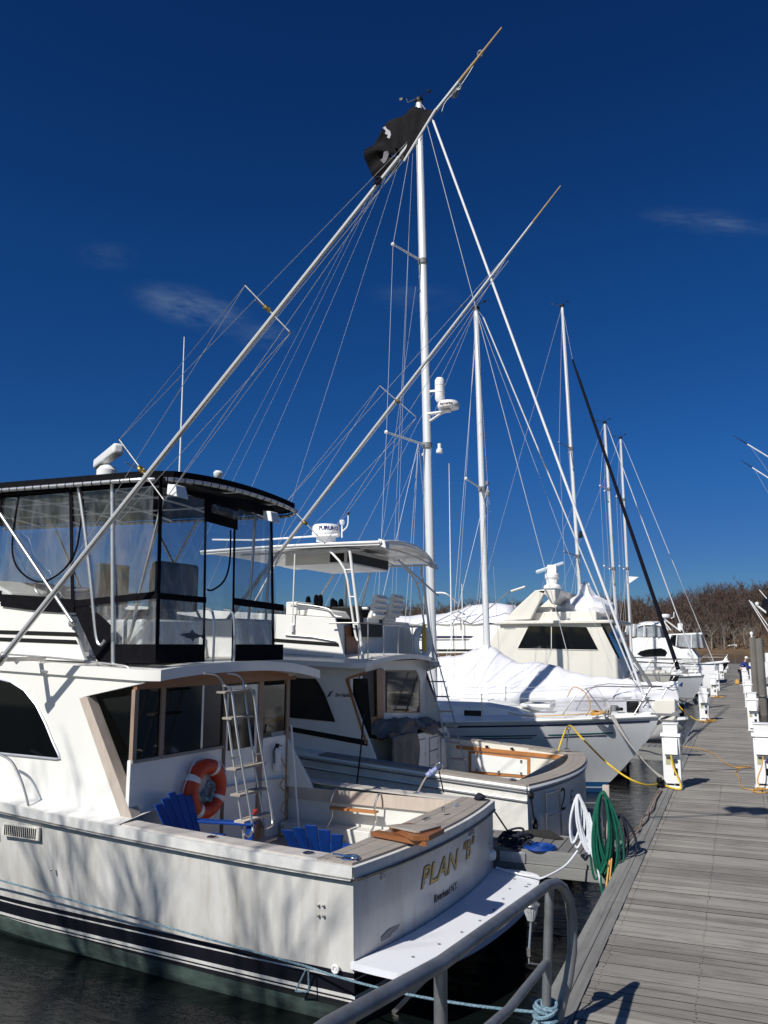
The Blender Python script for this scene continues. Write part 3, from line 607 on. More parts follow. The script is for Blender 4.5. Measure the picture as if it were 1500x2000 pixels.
# ================================================================ BOAT 1 : nearest sportfishing boat
B1 = Fr(-3.28, 7.08, 4.6)
b1 = thing('sportfishing_boat', 'nearest large white motor boat with black enclosed upper deck and gold name on its stern', 'motor boat', B1, (0, 0, 0))
H1 = Hull(B1, 0, -11.5, 3.6, 1.8, lambda u: 1.085 + .17 * (u * 11.5 / 4.66) ** 1.6, zb=-.85, rake=1.6, flare=.34, bulge=.15,
          shape=[(0, 1), (.1, 1.0), (.4, 1.0), (.55, .96), (.7, .82), (.84, .55), (.94, .25), (1, .012)])
K_ = (.010, .010, .016); Wt = (.78, .77, .74)
hullm = bands('hull_paint_black_stripes', [(-1, (.03, .05, .045)), (-.19, (.022, .028, .027)), (-.08, (.020, .020, .024)), (-.055, Wt), (-.036, K_), (-.030, Wt), (.004, K_), (.135, Wt), (.155, K_), (.20, (.645, .63, .595))], dirt=.22)
H1.skin(36, 14).build('hull', hullm, b1, smooth=30)
algae = mat('algae_waterline', (.075, .12, .10), .8, var=.6, scale=2.5, col2=(.012, .018, .017), detail=8, stretch=(1, 1, 3))
mb = MB(B1)
for sd in (-1,):
    rws = []
    for i in range(40):
        u = i / 44; a = H1.pt(u, .335, sd, .004); b = H1.pt(u, .30, sd, .004)
        rws.append([H1.pt(u, .385, sd, .004), H1.pt(u, .345, sd, .004), H1.pt(u, .30, sd, .004)])
    mb.grid(rws, flip=True)
mb.build('waterline_growth', algae, b1)
edge = mat('dirty_white_edge', (.72, .71, .68), .5, var=.25, scale=6)
rubm = mat('rubbing_strip', (.16, .145, .12), .6, var=.6, scale=10, bump=.1)
cap_w = MB(B1)
for sd in (-1, 1):
    m_ = cap_strip(H1, sd, 0, .9, .06, -.085, .012, .022, 40); cap_w.add(m_.v, m_.f)
rws = []
for j in range(25):
    y = -.02 + 3.64 * j / 24; q = H1.tr(min(max(y, 0), 3.6), 1); x = q.x + .022
    rws.append([(x, y, q.z - .085), (x, y, q.z + .012), (x - .07, y, q.z + .012), (x - .07, y, q.z - .085)])
cap_w.grid(rws, closed=True, flip=False); cap_w.build('gunwale_edge', edge, b1, smooth=40)
H1.rail(.017, 0, .92, 1, .024, -.098, transom=True, n=40).build('rub_rail', rubm, b1)
H1.rail(.007, 0, .92, 1, .044, -.098, sides=(-1,), n=40).build('rub_trim', galv, b1)
for sd, nm in ((-1, 0), (1, 0)):
    cap_strip(H1, sd, .012, .245, .255, .0125, .030, -.035, 12).build('coaming_cap', capwood, b1, smooth=30)
# transom cap, planked
mb = MB(B1)
for k in range(4):
    rws = []
    for j in range(25):
        y = .03 + 3.54 * j / 24; q = H1.tr(y, 1); x1 = q.x - .03 - k * .095 * (1.0 + .3 * math.sin(3.14 * j / 24)); x0 = x1 - .092 * (1.0 + .3 * math.sin(3.14 * j / 24))
        z = q.z + .034 + (k % 2) * .0012
        rws.append([(x1, y, z - .02), (x1, y, z), (x0, y, z), (x0, y, z - .02)])
    mb.grid(rws, closed=True); mb.poly(rws[0][::-1]); mb.poly(rws[-1])
mb.build('transom_cap', teakgrey, b1, smooth=30)
# cockpit liner
liner = mat('cockpit_liner', (.70, .70, .66), .45, var=.14, scale=2)
mb = MB(B1)
zc = 1.10; fl = .48
for (xa, ya, xb_, yb) in ((-2.95, .26, -.36, .26), (-.36, .26, -.36, 3.34), (-.36, 3.34, -2.95, 3.34)):
    mb.add([(xa, ya, fl), (xb_, yb, fl), (xb_, yb, zc), (xa, ya, zc)], [(0, 1, 2, 3)])
mb.build('cockpit_liner', liner, b1, smooth=0)
mb = MB(B1); mb.box(-2.95, -.3, .2, 3.4, fl - .03, fl); mb.build('cockpit_floor', mat('cockpit_sole', (.42, .36, .29), .6, var=.25, scale=4), b1, smooth=0)
mb = MB(B1); mb.box(-2.9, -.4, 3.30, 3.338, zc - .16, zc + .005); mb.build('coaming_board', palewood, b1, bev=.004)
mb = MB(B1); mb.box(-2.9, -.4, 3.10, 3.335, fl, .66); mb.build('side_locker', liner, b1, bev=.01)
# fore deck
H1.deck(.25, .985, .01, .12, 30, .01).build('fore_deck', gel, b1, smooth=40)
# cabin side, with arched dark window
rim = [B1.m(px, py, .28) for px, py in ((165, 1362), (281, 1334))]
def s28(px, py): p = B1.m(px, py, .28); return (p.x, .28, p.z)
side = [s28(281, 1312), s28(281, 1335), s28(160, 1362), s28(243, 1612), (-8.4, .28, 1.30), (-9.3, .55, 1.9), (-8.6, .55, 2.95)]
mb = MB(B1); mb.prism(side[:5] + [(-8.7, .28, 1.9), (-8.1, .28, 2.96)], (0, .03, 0)); mb.build('cabin_side', gel, b1, bev=.008)
mb = MB(B1); mb.prism([(x, 3.62 - y - .0, z) for x, y, z in side[:5]] + [(-8.7, 3.34, 1.9), (-8.1, 3.34, 2.96)], (0, -.03, 0)); mb.build('cabin_side', gel, b1, bev=.008)
mb = MB(B1); mb.prism([(-8.1, .31, 2.96), (-8.7, .31, 1.9), (-8.4, .31, 1.3), (-8.1, .31, 1.25), (-7.9, .31, 2.9)], (0, 3.0, 0)); mb.build('cabin_front', gel, b1)
win = [B1.m(px, py, .272) for px, py in ((0, 1327), (22, 1332), (48, 1348), (72, 1378), (90, 1415), (104, 1450), (115, 1474), (117, 1481), (110, 1482), (60, 1477), (0, 1471))]
win = [(p.x, .272, p.z) for p in win]; xm = win[0][0]
win = win + [(xm - .6, .272, win[-1][2]), (xm - 2.0, .272, win[-1][2] + .04), (xm - 2.6, .272, win[-1][2] + .2), (xm - 2.5, .272, 2.35), (xm - 2.0, .272, 2.62), (xm - .8, .272, 2.69)]
mb = MB(B1); mb.prism(win, (0, .006, 0)); wn = mb.build('side_window', glass, b1, smooth=0)
mb = MB(B1); mb.tube([(x, .268, z) for x, y, z in win], .014, 6, closed=True); mb.build('frame', alum, wn)
# wood quarter board on the slanting aft edge
for y0, y1 in ((.255, .48), (3.34, 3.37)):
    mb = MB(B1)
    k0, k1, k2, k3 = [B1.m(px, py, .255) for px, py in ((241, 1613), (262, 1609), (169, 1361), (154, 1363))]
    y1 = y1 if y0 > 1 else .40
    mb.hexa([(k0.x, y0, k0.z), (k1.x, y0, k1.z), (k1.x, y1, k1.z), (k0.x, y1, k0.z), (k3.x, y0, k3.z), (k2.x, y0, k2.z), (k2.x, y1, k2.z), (k3.x, y1, k3.z)])
    mb.build('quarter_board', palewood if y0 < 1 else gel, b1, bev=.006)
mb = MB(B1); mb.prism([(-2.95, 3.30, 1.1), (-2.50, 3.30, 1.1), (-2.95, 3.30, 1.75)], (0, .03, 0)); mb.build('wing_panel', gel, b1)
mb = MB(B1); mb.prism([(-3.50, .34, 2.44), (-2.98, .34, 2.50), (-2.98, .34, 1.80)], (0, .01, 0)); mb.build('side_glass', glass, b1)
# aft bulkhead
X0 = -2.95
mb = MB(B1); mb.box(X0 - .05, X0, .26, 1.86, fl, 1.80); mb.box(X0 - .05, X0, 2.62, 3.34, fl, 1.80); mb.each('bulkhead', gel2, b1, bev=.004)
mb = MB(B1); mb.box(X0 - .05, X0 + .006, .30, 3.5, 2.56, 2.74); mb.build('header_board', mahog if 0 else timber('header_wood', (.20, .085, .04), (.32, .16, .08), rough=.5, grain=(30, 2, 30), bump=.05), b1)
dw = timber('brown_trim', (.10, .055, .035), (.18, .11, .075), rough=.6, grain=(30, 30, 2), bump=.1)
mb = MB(B1)
for ya, yb in ((.27, .33), (.70, .765), (2.60, 2.70), (3.27, 3.34)): mb.box(X0 - .04, X0 + .012, ya, yb, 1.80 if ya < 2 else fl, 2.56)
mb.each('window_post', timber('window_wood', (.24, .16, .12), (.40, .30, .23), grain=(30, 30, 2), bump=.1), b1)
mb = MB(B1); mb.box(X0 - .04, X0 + .02, .27, 1.86, 1.765, 1.80); mb.build('window_ledge', teakgrey, b1)
mb = MB(B1); mb.box(X0 - .03, X0 - .012, .33, .70, 1.80, 2.56); mb.build('aft_window', glass, b1)
mb = MB(B1); mb.box(X0 - .03, X0 - .012, .765, 1.44, 1.80, 2.56); mb.build('aft_window', glass, b1)
mb = MB(B1); mb.box(X0 - .026, X0 - .010, 1.44, 1.475, 1.80, 2.56); mb.build('window_frame', alum, b1)
mb = MB(B1); mb.box(X0 - .03, X0 - .014, 1.475, 1.84, 1.80, 2.56); mb.build('curtained_window', mat('curtained_glass', (.022, .024, .032), .12, var=.4, scale=4), b1)
mb = MB(B1); mb.box(X0 - .03, X0 - .012, 2.70, 3.27, 1.86, 2.5); mb.build('aft_window', glass, b1)
mb = MB(B1); mb.box(X0 - .05, X0 - .01, 1.90, 2.60, fl, 2.53); dr = mb.build('cabin_door', gel2, b1, bev=.004)
mb = MB(B1); mb.box(X0 - .009, X0 - .004, 1.97, 2.53, 1.72, 2.44); mb.build('pane', glass, dr)
mb = MB(B1); mb.box(X0 - .0, X0 + .03, 2.53, 2.555, 1.45, 1.62); mb.build('handle', chrome, dr)
mb = MB(B1); mb.box(X0 - .03, X0 + .01, 1.845, 1.905, fl, 2.56); mb.build('door_jamb', dw, b1)
# cabin roof with rounded aft corners
def roofz(y): return 2.845 - (.075 * abs((y - 1.9) / 1.66) ** 2.4 if y < 1.9 else .17 * abs((y - 1.9) / 1.8) ** 2.4)
mb = MB(B1); top = []; bot = []
xs_ = [-8.3, -7, -6, -5, -4, -3.4, -3.1, -2.9, -2.75, -2.66, -2.62]
for x in xs_:
    f_ = 0 if x < -2.95 else ((x + 2.95) / .33) ** 2 * .07; row = []; rb = []
    zlift = .036 * (-2.6 - x)
    for j in range(21):
        y = .245 + f_ + (3.455 - 2 * f_) * j / 20; z = roofz(y) + zlift; row.append(Vector((x, y, z))); rb.append(Vector((x, y, z - .12)))
    top.append(row); bot.append(rb)
mb.grid(top, flip=True); mb.grid(bot)
mb.grid([[t_[0], b_[0]] for t_, b_ in zip(top, bot)]); mb.grid([[t_[-1], b_[-1]] for t_, b_ in zip(top, bot)], flip=True)
mb.grid([top[-1], bot[-1]]); mb.grid([top[0], bot[0]], flip=True)
mb.build('cabin_roof', gel, b1, smooth=50)
# roof side eave blends into the cabin side
mb = MB(B1); rws = []
for x in xs_[:9]: zl = .036 * (-2.6 - x); rws.append([(x, -.03, roofz(-.03) + zl - .002), (x, -.035, roofz(-.03) + zl - .125), (x, .12, roofz(0) + zl - .22), (x, .285, roofz(0) + zl - .30)])
pass
mb = MB(B1); pr = [B1.m(px, py, .30) for px, py in ((0, 1277), (60, 1281), (130, 1287), (200, 1295), (235, 1299), (250, 1303), (256, 1312))]
mb.tube(smoothpath(pr, 3), .012, 8)
for px, py in ((80, 1284), (190, 1294)): q = B1.m(px, py, .30); mb.cyl(q, q - Vector((0, 0, .07)), .009)
mb.build('roof_rail', steel, b1)
mb = MB(B1)
for px, py in ((32, 1290), (88, 1310)): q = B1.m(px, py, .25); mb.tube([q + Vector((-.05, 0, .02)), q + Vector((0, -.04, 0)), q + Vector((.05, 0, -.01))], .014, 6)
mb.each('cleat', steel, b1)
mb = MB(B1); mb.tube(smoothpath([B1.m(0, 1473, .05), B1.m(22, 1487, .05), B1.m(40, 1520, .05), B1.m(52, 1558, .05), B1.m(57, 1581, .05)], 4), .014, 8); q = B1.m(57, 1582, .05); mb.lathe([(.04, -.01), (.04, .004), (.015, .012)], q); mb.build('grab_rail', steel, b1)
# engine vent grilles on the hull side
for px in (-75, 6):
    a = B1.m(px, 1604 + (px - 6) * .09, -.01); mb = MB(B1); x0 = a.x; z0 = a.z
    mb.box(x0, x0 + .60, -.018, .01, z0 - .155, z0 - .01); v_ = mb.build('vent_grille', cream, b1, bev=.006)
    mb = MB(B1)
    for k in range(17): mb.box(x0 + .04 + k * .031, x0 + .058 + k * .031, -.0205, -.0182, z0 - .14, z0 - .03)
    mb.build('slot', blackp, v_)
mb = MB(B1)
for px, py in ((101, 1699), (622, 1768), (632, 1769), (622, 1788), (632, 1789)): q = B1.m(px, py, -.0); mb.lathe([(.012, -.03), (.012, .012), (.006, .018)], (q.x, -.001, q.z), (0, -1, 0), 8)
mb.each('hull_fitting', steel, b1)
mb = MB(B1); q = B1.m(656, 1892, 0); mb.torus((q.x, -.012, q.z), (0, 1, 0), .03, .012, 16, 8); mb.cyl((q.x, .0, q.z), (q.x, -.014, q.z), .014); mb.build('drain_fitting', whitep, b1)
# recessed deck fittings: rod holders and hawse pipes on the gunwale
for px, py, y in ((410, 1643, .14), (588, 1673, .14), (750, 1539, 3.46)):
    q = B1.z(px, py, 1.12); mb = MB(B1); z = H1.sheer(-q.x / 11.5) + .032; mb.lathe([(.058, 0), (.058, .006), (.045, .012), (.04, .004), (.0, .003)], (q.x, y, z), n=18); mb.lathe([(.034, .0125), (.0, .013)], (q.x, y, z)); mb.build('rod_holder', chrome, b1)
mb = MB(B1); c_ = (-.12, .16, 1.127); mb.torus(c_, (0, 0, 1), .085, .012, 20, 8); mb.lathe([(.07, .0), (.0, .002)], c_); mb.tube([(-.28, .12, 1.15), (-.02, .10, 1.15)], .012, 6); mb.build('corner_hawse', chrome, b1)
mb = MB(B1); mb.tube([(-.14, 2.35, 1.15), (-.14, 2.35, 1.21)], .022, 10); mb.box(-.24, -.20, 1.95, 2.12, 1.121, 1.135); mb.box(-.24, -.2, 2.85, 2.98, 1.121, 1.135); mb.each('deck_hinge', chrome, b1)
# stern lettering
def trmap(cy, cz, off):
    def f(u, v):
        y = cy + u; z = cz + v; t = (z - H1.zb) / (H1.sheer(0) - H1.zb); q = H1.tr(min(max(y, 0), 3.6), t); return B1.W((q.x + off, y, z))
    return f
for s_, y, z, size, sh, sx_ in (('PLAN', 1.58, .65, .275, .28, 1.36), ('"B"', 2.40, .675, .265, .28, 1.2)):
    text_obj('name_outline', s_, size, trmap(y, z, .0035), blackp, b1, sh, .008, sx=sx_)
    text_obj('name_letters', s_, size, trmap(y, z, .006), gold, b1, sh, .002, sx=sx_)
text_obj('home_port', 'Riverhead N.Y.', .105, trmap(1.73, .445, .004), blackp, b1, .1, .003, sx=.95)
mb = MB(B1)
for y, z, r_ in ((.42, .93, .02), (1.18, .70, .014), (3.3, .63, .014)): q = trmap(y, z, 0)(0, 0); q = B1.I @ q; mb.torus(q + Vector((.02, 0, 0)), (0, 1, 0), r_, .006, 12, 6); mb.box(q.x - .01, q.x + .01, y - .008, y + .008, z - .03, z + .03)
mb.build('eye_bolt', steel, b1)
mb = MB(B1); q = H1.tr(2.52, .93); mb.box(q.x - .01, q.x + .012, 2.44, 2.6, .90, .99); mb.build('exhaust_plate', greyp, b1)
mb = MB(B1); q = H1.tr(.62, .66); mb.prism([(q.x - .03, .42, .36), (q.x + .002, .82, .36), (q.x + .006, .84, .43), (q.x - .01, .55, .435), (q.x - .028, .42, .40)], (.012, 0, 0)); mb.build('scupper', greyp, b1)
mb = MB(B1); mb.lathe([(.07, -.1), (.07, .02), (.055, .06), (.0, .075)], (.02, 3.42, .48), (1, 0, 0)); mb.build('stern_light', gel, b1)
# swim platform
plat = []
pk = [(-.02, .0), (.30, -.03), (.52, .0), (.66, .3), (.80, .86), (.86, 1.5), (.86, 2.1), (.80, 2.7), (.72, 3.15), (.60, 3.48), (.3, 3.56), (.02, 3.5)]
op = smoothpath([(x, y, .3) for x, y in pk], 4); inn = [(H1.tr(3.55 - 3.5 * j / 12, .62).x + .015, 3.5 - 3.45 * j / 12, .3) for j in range(13)]
poly = [tuple(p) for p in op] + inn
mb = MB(B1); mb.prism([(p[0], p[1], .245) for p in poly], (0, 0, .06)); pf = mb.build('swim_platform', mat('platform_white', (.80, .81, .85), .4, var=.06, bump=.15, bscale=200), b1, bev=.012)
mb = MB(B1)
for k in range(8):
    y = .35 + k * .4; mb.lathe([(.016, 0), (.016, .005), (.0, .006)], (.42 + .18 * math.sin(k / 7 * 3.14), y, .306), n=10)
for y in (2.9, 3.0): mb.box(.62, .66, y, y + .03, .306, .312)
mb.each('screw', greyp, pf)
mb = MB(B1)
for y in (.5, 1.8, 3.1): mb.beam((.15, y, -.25), (.62, y, .235), .04, .04)
mb.each('platform_strut', steel, b1)
# ---- cockpit fittings
mb = MB(B1)
def lad(px, py, off): z = 2.6 + (py - 1320) * -(2.25 / 330); return B1.x(px, py, -2.52 + (2.6 - z) * .22 + off)
for path, off in ((((399, 1315), (420, 1318), (432, 1330), (437, 1348), (452, 1459), (472, 1605), (476, 1640)), 0), (((444, 1315), (464, 1319), (474, 1332), (477, 1348), (497, 1493), (514, 1594), (524, 1652)), 0),
                  (((438, 1339), (448, 1343), (453, 1356), (466, 1454), (492, 1606), (491, 1625), (484, 1634), (476, 1630)), .16), (((480, 1339), (490, 1346), (497, 1368), (506, 1437), (522, 1532), (532, 1600), (529, 1613), (519, 1618)), .16)):
    mb.tube(smoothpath([lad(a, b, off) for a, b in path], 4), .0145, 8)
for (a, b, c, d) in ((452, 480, 465, 478), (496, 474, 510, 472)): mb.cyl(lad(a, b + 1000, 0), lad(c, d + 1000, .16), .01)
ld = mb.build('ladder', steel, b1)
for (xa, ya, xb_, yb) in ((428, 1351, 486, 1347), (440, 1402, 488, 1396), (448, 1501, 507, 1494), (456, 1552, 510, 1544), (464, 1604, 521, 1596), (478, 1652, 527, 1643)):
    p = lad(xa, ya, 0); q = lad(xb_, yb, 0); q.x = p.x; q.z = p.z; mb = MB(B1); mb.box(p.x - .05, p.x + .09, p.y, q.y, p.z - .022, p.z + .005); mb.build('step', teakgrey if ya < 1600 else palewood, ld, bev=.004)
# small boarding ladder hung on the far coaming
mb = MB(B1)
for x in (-2.12, -1.45): mb.tube(smoothpath([(x, 3.34, 1.06), (x, 3.27, 1.12), (x, 3.20, 1.08), (x - .02, 3.16, .95), (x - .03, 3.22, .78), (x - .04, 3.06, .62), (x - .05, 3.02, .45), (x - .03, 3.1, .36)], 4), .013, 8)
cl = mb.each('cockpit_ladder', steel, b1)
for z, y in ((.90, 3.18), (.45, 3.03)):
    mb = MB(B1); mb.box(-2.14, -1.45, y - .05, y + .06, z - .015, z + .01); mb.build('step', teakorange, cl)
# mooring stanchion at far aft corner
mb = MB(B1); mb.tube(smoothpath([(-1.0, 3.46, 1.12), (-.96, 3.46, 1.2), (-.86, 3.47, 1.36), (-.72, 3.5, 1.46)], 4), .017, 8); mb.torus((-.70, 3.5, 1.48), (0, 1, 0), .05, .008, 18, 6); mb.lathe([(.05, 0), (.05, .012), (.02, .02)], (-1.0, 3.46, 1.12)); mb.build('line_guide', chrome, b1)
# ---- upper deck: coaming, stripes, enclosure
FY = .38
mb = MB(B1)
c0 = [(-9.5, FY, 2.95), (-3.85, FY, 2.86), (-4.18, FY, 3.42), (-5.6, FY, 3.60), (-9.3, FY, 3.75)]
mb.prism(c0, (0, .05, 0)); mb.prism([(x, 3.3 - (y - FY), z) for x, y, z in c0], (0, -.05, 0)); mb.prism([(-9.3, FY, 3.75), (-9.5, FY, 2.95), (-9.42, FY, 2.95), (-9.2, FY, 3.75)], (0, 2.9, 0)); mb.each('bridge_coaming', gel, b1, bev=.008)
mb = MB(B1)
for za, zb_ in ((3.06, 3.11), (3.15, 3.20)): mb.hexa([(-9, FY - .006, za + .14), (-3.98, FY - .006, za), (-3.98, FY - .001, za), (-9, FY - .001, za + .14), (-9, FY - .006, zb_ + .14), (-4.02, FY - .006, zb_), (-4.02, FY - .001, zb_), (-9, FY - .001, zb_ + .14)])
mb.each('bridge_stripe', blackp, b1)
mb = MB(B1); mb.box(-9, -2.9, .6, 3.1, 2.86, 2.88); mb.build('bridge_floor', gel, b1)
# canopy top
def topz(x, y): return 4.98 + .034 * (-2.75 - x) + .10 * (1 - ((y - 1.75) / 1.5) ** 2)
xs2 = [-9.2, -8, -7, -6, -5, -4, -3.4, -3.1, -2.95, -2.82, -2.74, -2.70]; top = []; bot = []
for x in xs2:
    f_ = 0 if x < -3.1 else ((x + 3.1) / .4) ** 2.2 * .26; row = []; rb = []
    for j in range(17): y = .22 + f_ + (3.06 - 2 * f_) * j / 16; z = topz(x, y); row.append(Vector((x, y, z + .05))); rb.append(Vector((x, y, z - .02)))
    top.append(row); bot.append(rb)
mb = MB(B1); mb.grid(top, flip=True); mb.grid(bot)
mb.grid([[t_[0], b_[0]] for t_, b_ in zip(top, bot)]); mb.grid([[t_[-1], b_[-1]] for t_, b_ in zip(top, bot)], flip=True); mb.grid([top[-1], bot[-1]])
mb.build('canopy_roof', black, b1, smooth=60)
pedge = [b_[0] + Vector((0, -.012, -.035)) for b_ in bot] + [q + Vector((.012, 0, -.035)) for q in bot[-1][1:-1]] + [b_[-1] + Vector((0, .012, -.035)) for b_ in reversed(bot)]
mb = MB(B1); mb.tube(pedge, .027, 10); mb.build('canopy_frame', alum, b1)
mb = MB(B1)
for i in range(0, len(pedge) - 1):
    n_ = max(1, int((pedge[i + 1] - pedge[i]).length / .14))
    for k in range(n_): q = lerp(pedge[i], pedge[i + 1], k / n_); d = (pedge[i + 1] - pedge[i]).normalized() * .006; mb.tube([q - d, q + d], .031, 8)
mb.build('lacing', blackp, b1, kind='stuff')
mb = MB(B1)
for x in (-8.2, -7.2, -6.2, -5.2, -4.2, -3.4): mb.tube([(x, .25 + 3.0 * j / 8, topz(x, .25 + 3.0 * j / 8) - .05) for j in range(9)], .02, 6)
for y in (.9, 1.75, 2.6): mb.tube([(x, y, topz(x, y) - .055) for x in xs2[:-1]], .018, 6)
mb.each('canopy_rib', alum, b1)
# clear curtains with black webbing
XB = -2.74
def side_pt(x, z): return Vector((x, .34 + (.06 if z < 3.6 else 0), z))
def curtain(pts, name='clear_curtain', m=clear, n=10, w_=.02):
    a, b, c, d = [Vector(p) for p in pts]; mb = MB(B1); rws = []
    nrm = (b - a).cross(d - a).normalized()
    for i in range(n + 1):
        rws.append([lerp(lerp(a, b, j / n), lerp(d, c, j / n), i / n) + nrm * (w_ * math.sin(3.14 * i / n) * math.sin(j * 1.7 + i * .6)) for j in range(n + 1)])
    mb.grid(rws); return mb.build(name, m, b1, smooth=180)
zt = 4.90
curtain([(-4.06, .36, 3.5), (-5.45, .36, 3.62), (-5.45, .30, 5.0), (-4.18, .30, 4.95)])
curtain([(-5.5, .36, 3.62), (-9.0, .36, 3.8), (-9.0, .30, 5.1), (-5.5, .30, 5.0)])
curtain([(-2.80, .36, 3.62), (-4.04, .36, 3.52), (-4.14, .30, 4.95), (-2.84, .30, 4.92)])
curtain([(-2.76, .38, 3.0), (-3.85, .38, 3.0), (-4.0, .37, 3.5), (-2.78, .37, 3.58)], m=dirtyv)
curtain([(XB, .38, 3.62), (XB, 1.16, 3.62), (XB - .02, 1.12, zt), (XB - .02, .34, zt)])
curtain([(XB, .38, 3.02), (XB, 1.16, 3.02), (XB, 1.16, 3.56), (XB, .38, 3.56)], m=dirtyv)
curtain([(XB, 1.74, 3.62), (XB, 2.56, 3.60), (XB - .02, 2.5, zt), (XB - .02, 1.72, zt)])
curtain([(XB, 1.76, 3.02), (XB, 2.66, 3.02), (XB, 2.62, 3.54), (XB, 1.75, 3.56)], m=dirtyv)
curtain([(XB, 2.68, 3.02), (XB - .45, 2.98, 3.02), (XB - .45, 2.98, 4.9), (XB, 2.56, 4.86)])
curtain([(-3.3, 3.0, 3.0), (-8.8, 3.0, 3.7), (-8.8, 3.1, 5.0), (-3.3, 3.1, 4.9)])
def strap(p0, p1, wd=.045, n=5, off=.008, nm='webbing'):
    p0, p1 = Vector(p0), Vector(p1); mb = MB(B1); t = (p1 - p0).normalized()
    s_ = t.cross(Vector((0, 1, 0))) if abs((p1 - p0).x) > .15 or abs(p0.y - p1.y) < .1 and p0.x < -2.79 else t.cross(Vector((1, 0, 0)))
    s_ = s_.normalized() * wd / 2; out = Vector((0, -off, 0)) if s_.y == 0 or abs(s_.y) < 1e-3 and p0.x < -2.79 else Vector((off, 0, 0))
    mb.hexa([p0 - s_ - out * .2, p0 + s_ - out * .2, p1 + s_ - out * .2, p1 - s_ - out * .2, p0 - s_ + out, p0 + s_ + out, p1 + s_ + out, p1 - s_ + out]); return mb
wb = MB(B1)
def addm(m_): wb.add(m_.v, m_.f)
for a, b, wd in ((((XB, .37, 2.9), (XB - .02, .33, 4.98), .055)), (((XB, 1.17, 2.9), (XB - .02, 1.13, 4.92), .035)), (((XB, 1.73, 2.9), (XB - .02, 1.71, 4.92), .035)), (((XB, 2.62, 2.9), (XB - .02, 2.52, 4.9), .05)), (((XB, 2.84, 3.56), (XB, 1.73, 3.60), .09)), (((XB, .34, 3.60), (XB, 1.18, 3.59), .07))): addm(strap(a, b, wd))
for a, b, wd in (((-4.06, .345, 3.44), (-4.16, .285, 4.98), .05), ((-5.5, .345, 3.5), (-5.42, .285, 5.06), .05), ((-2.76, .35, 3.61), (-4.06, .35, 3.54), .08)): addm(strap(a, b, wd))
wb.each('webbing', black, b1)
# black valance under the roof edge, skirts, folded canvas
mb = MB(B1); mb.add([(XB + .003, 1.12, 4.55), (XB + .003, 1.76, 4.52), (XB + .003, 1.74, 4.93), (XB + .003, 1.10, 4.93)], [(0, 1, 2, 3)]); mb.add([(XB + .004, .34, 4.84), (XB + .004, 2.56, 4.78), (XB + .004, 2.54, 4.94), (XB + .004, .34, 4.96)], [(0, 1, 2, 3)])
mb.add([(-2.76, .30, 4.86), (-9, .30, 5.02), (-9, .30, 5.16), (-2.76, .30, 4.97)], [(0, 1, 2, 3)]); mb.each('valance', black, b1, solid=.004)
mb = MB(B1)
mb.box(XB - .01, XB + .012, .36, 1.18, 2.85, 3.06); mb.box(XB - .01, XB + .012, 1.72, 2.84, 2.85, 3.06); mb.box(-3.62, XB, .352, .368, 2.85, 3.06); mb.each('skirt', black, b1)
pm = [B1.m(px, py, .34) for px, py in ((0, 1160), (80, 1165), (158, 1172), (205, 1212), (215, 1222), (216, 1300), (188, 1290), (146, 1197), (80, 1194), (0, 1184))]
mb = MB(B1); mb.prism([(p.x, .35, p.z) for p in pm], (0, .012, 0)); mb.build('canvas_side', black, b1)
q0 = B1.m(0, 1172, .34); mb = MB(B1); mb.box(-9.2, q0.x, .35, .362, q0.z - .02, q0.z + .12); mb.build('canvas_side', black, b1)
mb = MB(B1); mb.tube([(XB + .03, 1.22, 4.72), (XB + .03, 1.66, 4.70)], .06, 12); mb.build('rolled_curtain', dirtyv, b1)
mb = MB(B1); mb.tube(smoothpath([(XB, 1.62, 4.5), (XB, 1.62, 4.1), (XB, 1.52, 3.85), (XB, 1.3, 3.72), (XB, 1.2, 3.72)], 5), .012, 6); mb.build('zip', black, b1)
zp = [B1.m(px, py, .30) for px, py in ((38, 965), (28, 1020), (24, 1075), (35, 1110), (62, 1132), (90, 1135), (125, 1112), (148, 1075), (158, 1020), (162, 975))]
mb = MB(B1); mb.tube(smoothpath([(p.x, .30, p.z) for p in zp], 4), .012, 6); mb.build('zip', black, b1)
# enclosure pipe posts (outside)
mb = MB(B1)
mb.cyl(B1.m(220, 946, .30), B1.m(222, 1296, .36), .03)
mb.tube(smoothpath([B1.m(153, 948, .28), B1.m(165, 1030, .3), B1.m(178, 1140, .33), B1.m(188, 1240, .36), B1.m(197, 1260, .36), B1.m(206, 1250, .36)], 4), .022, 8)
mb.tube(smoothpath([B1.m(318, 975, .42), B1.m(300, 1050, .45), B1.m(272, 1160, .48), B1.m(255, 1240, .5), B1.m(240, 1262, .5)], 4), .02, 8)
mb.cyl(B1.m(0, 1003, .25), B1.m(142, 1215, .33), .022); mb.lathe([(.05, 0), (.05, .03), (.02, .04)], B1.m(143, 1217, .37), (0, -1, 0))
mb.each('canopy_post', alum, b1)
mb = MB(B1)
for x0, x1, y in ((-5.5, -4.4, 2.95), (-4.2, -5.3, 2.95), (-7.5, -6.4, .6), (-6.3, -7.4, 2.9)): mb.cyl((x0, y, 3.3), (x1, y, 4.95), .02)
for y in (2.5, 2.9): mb.cyl((-3.1, y, 2.9), (-3.0, y, 4.9), .02)
for x, y in ((-2.68, 1.28), (-2.68, 1.68)): mb.tube(smoothpath([(x, y, 2.85), (x, y, 3.2), (x - .06, y + .03, 3.45), (x - .2, y + .03, 3.5)], 3), .016, 8)
mb.each('inner_post', alum, b1)
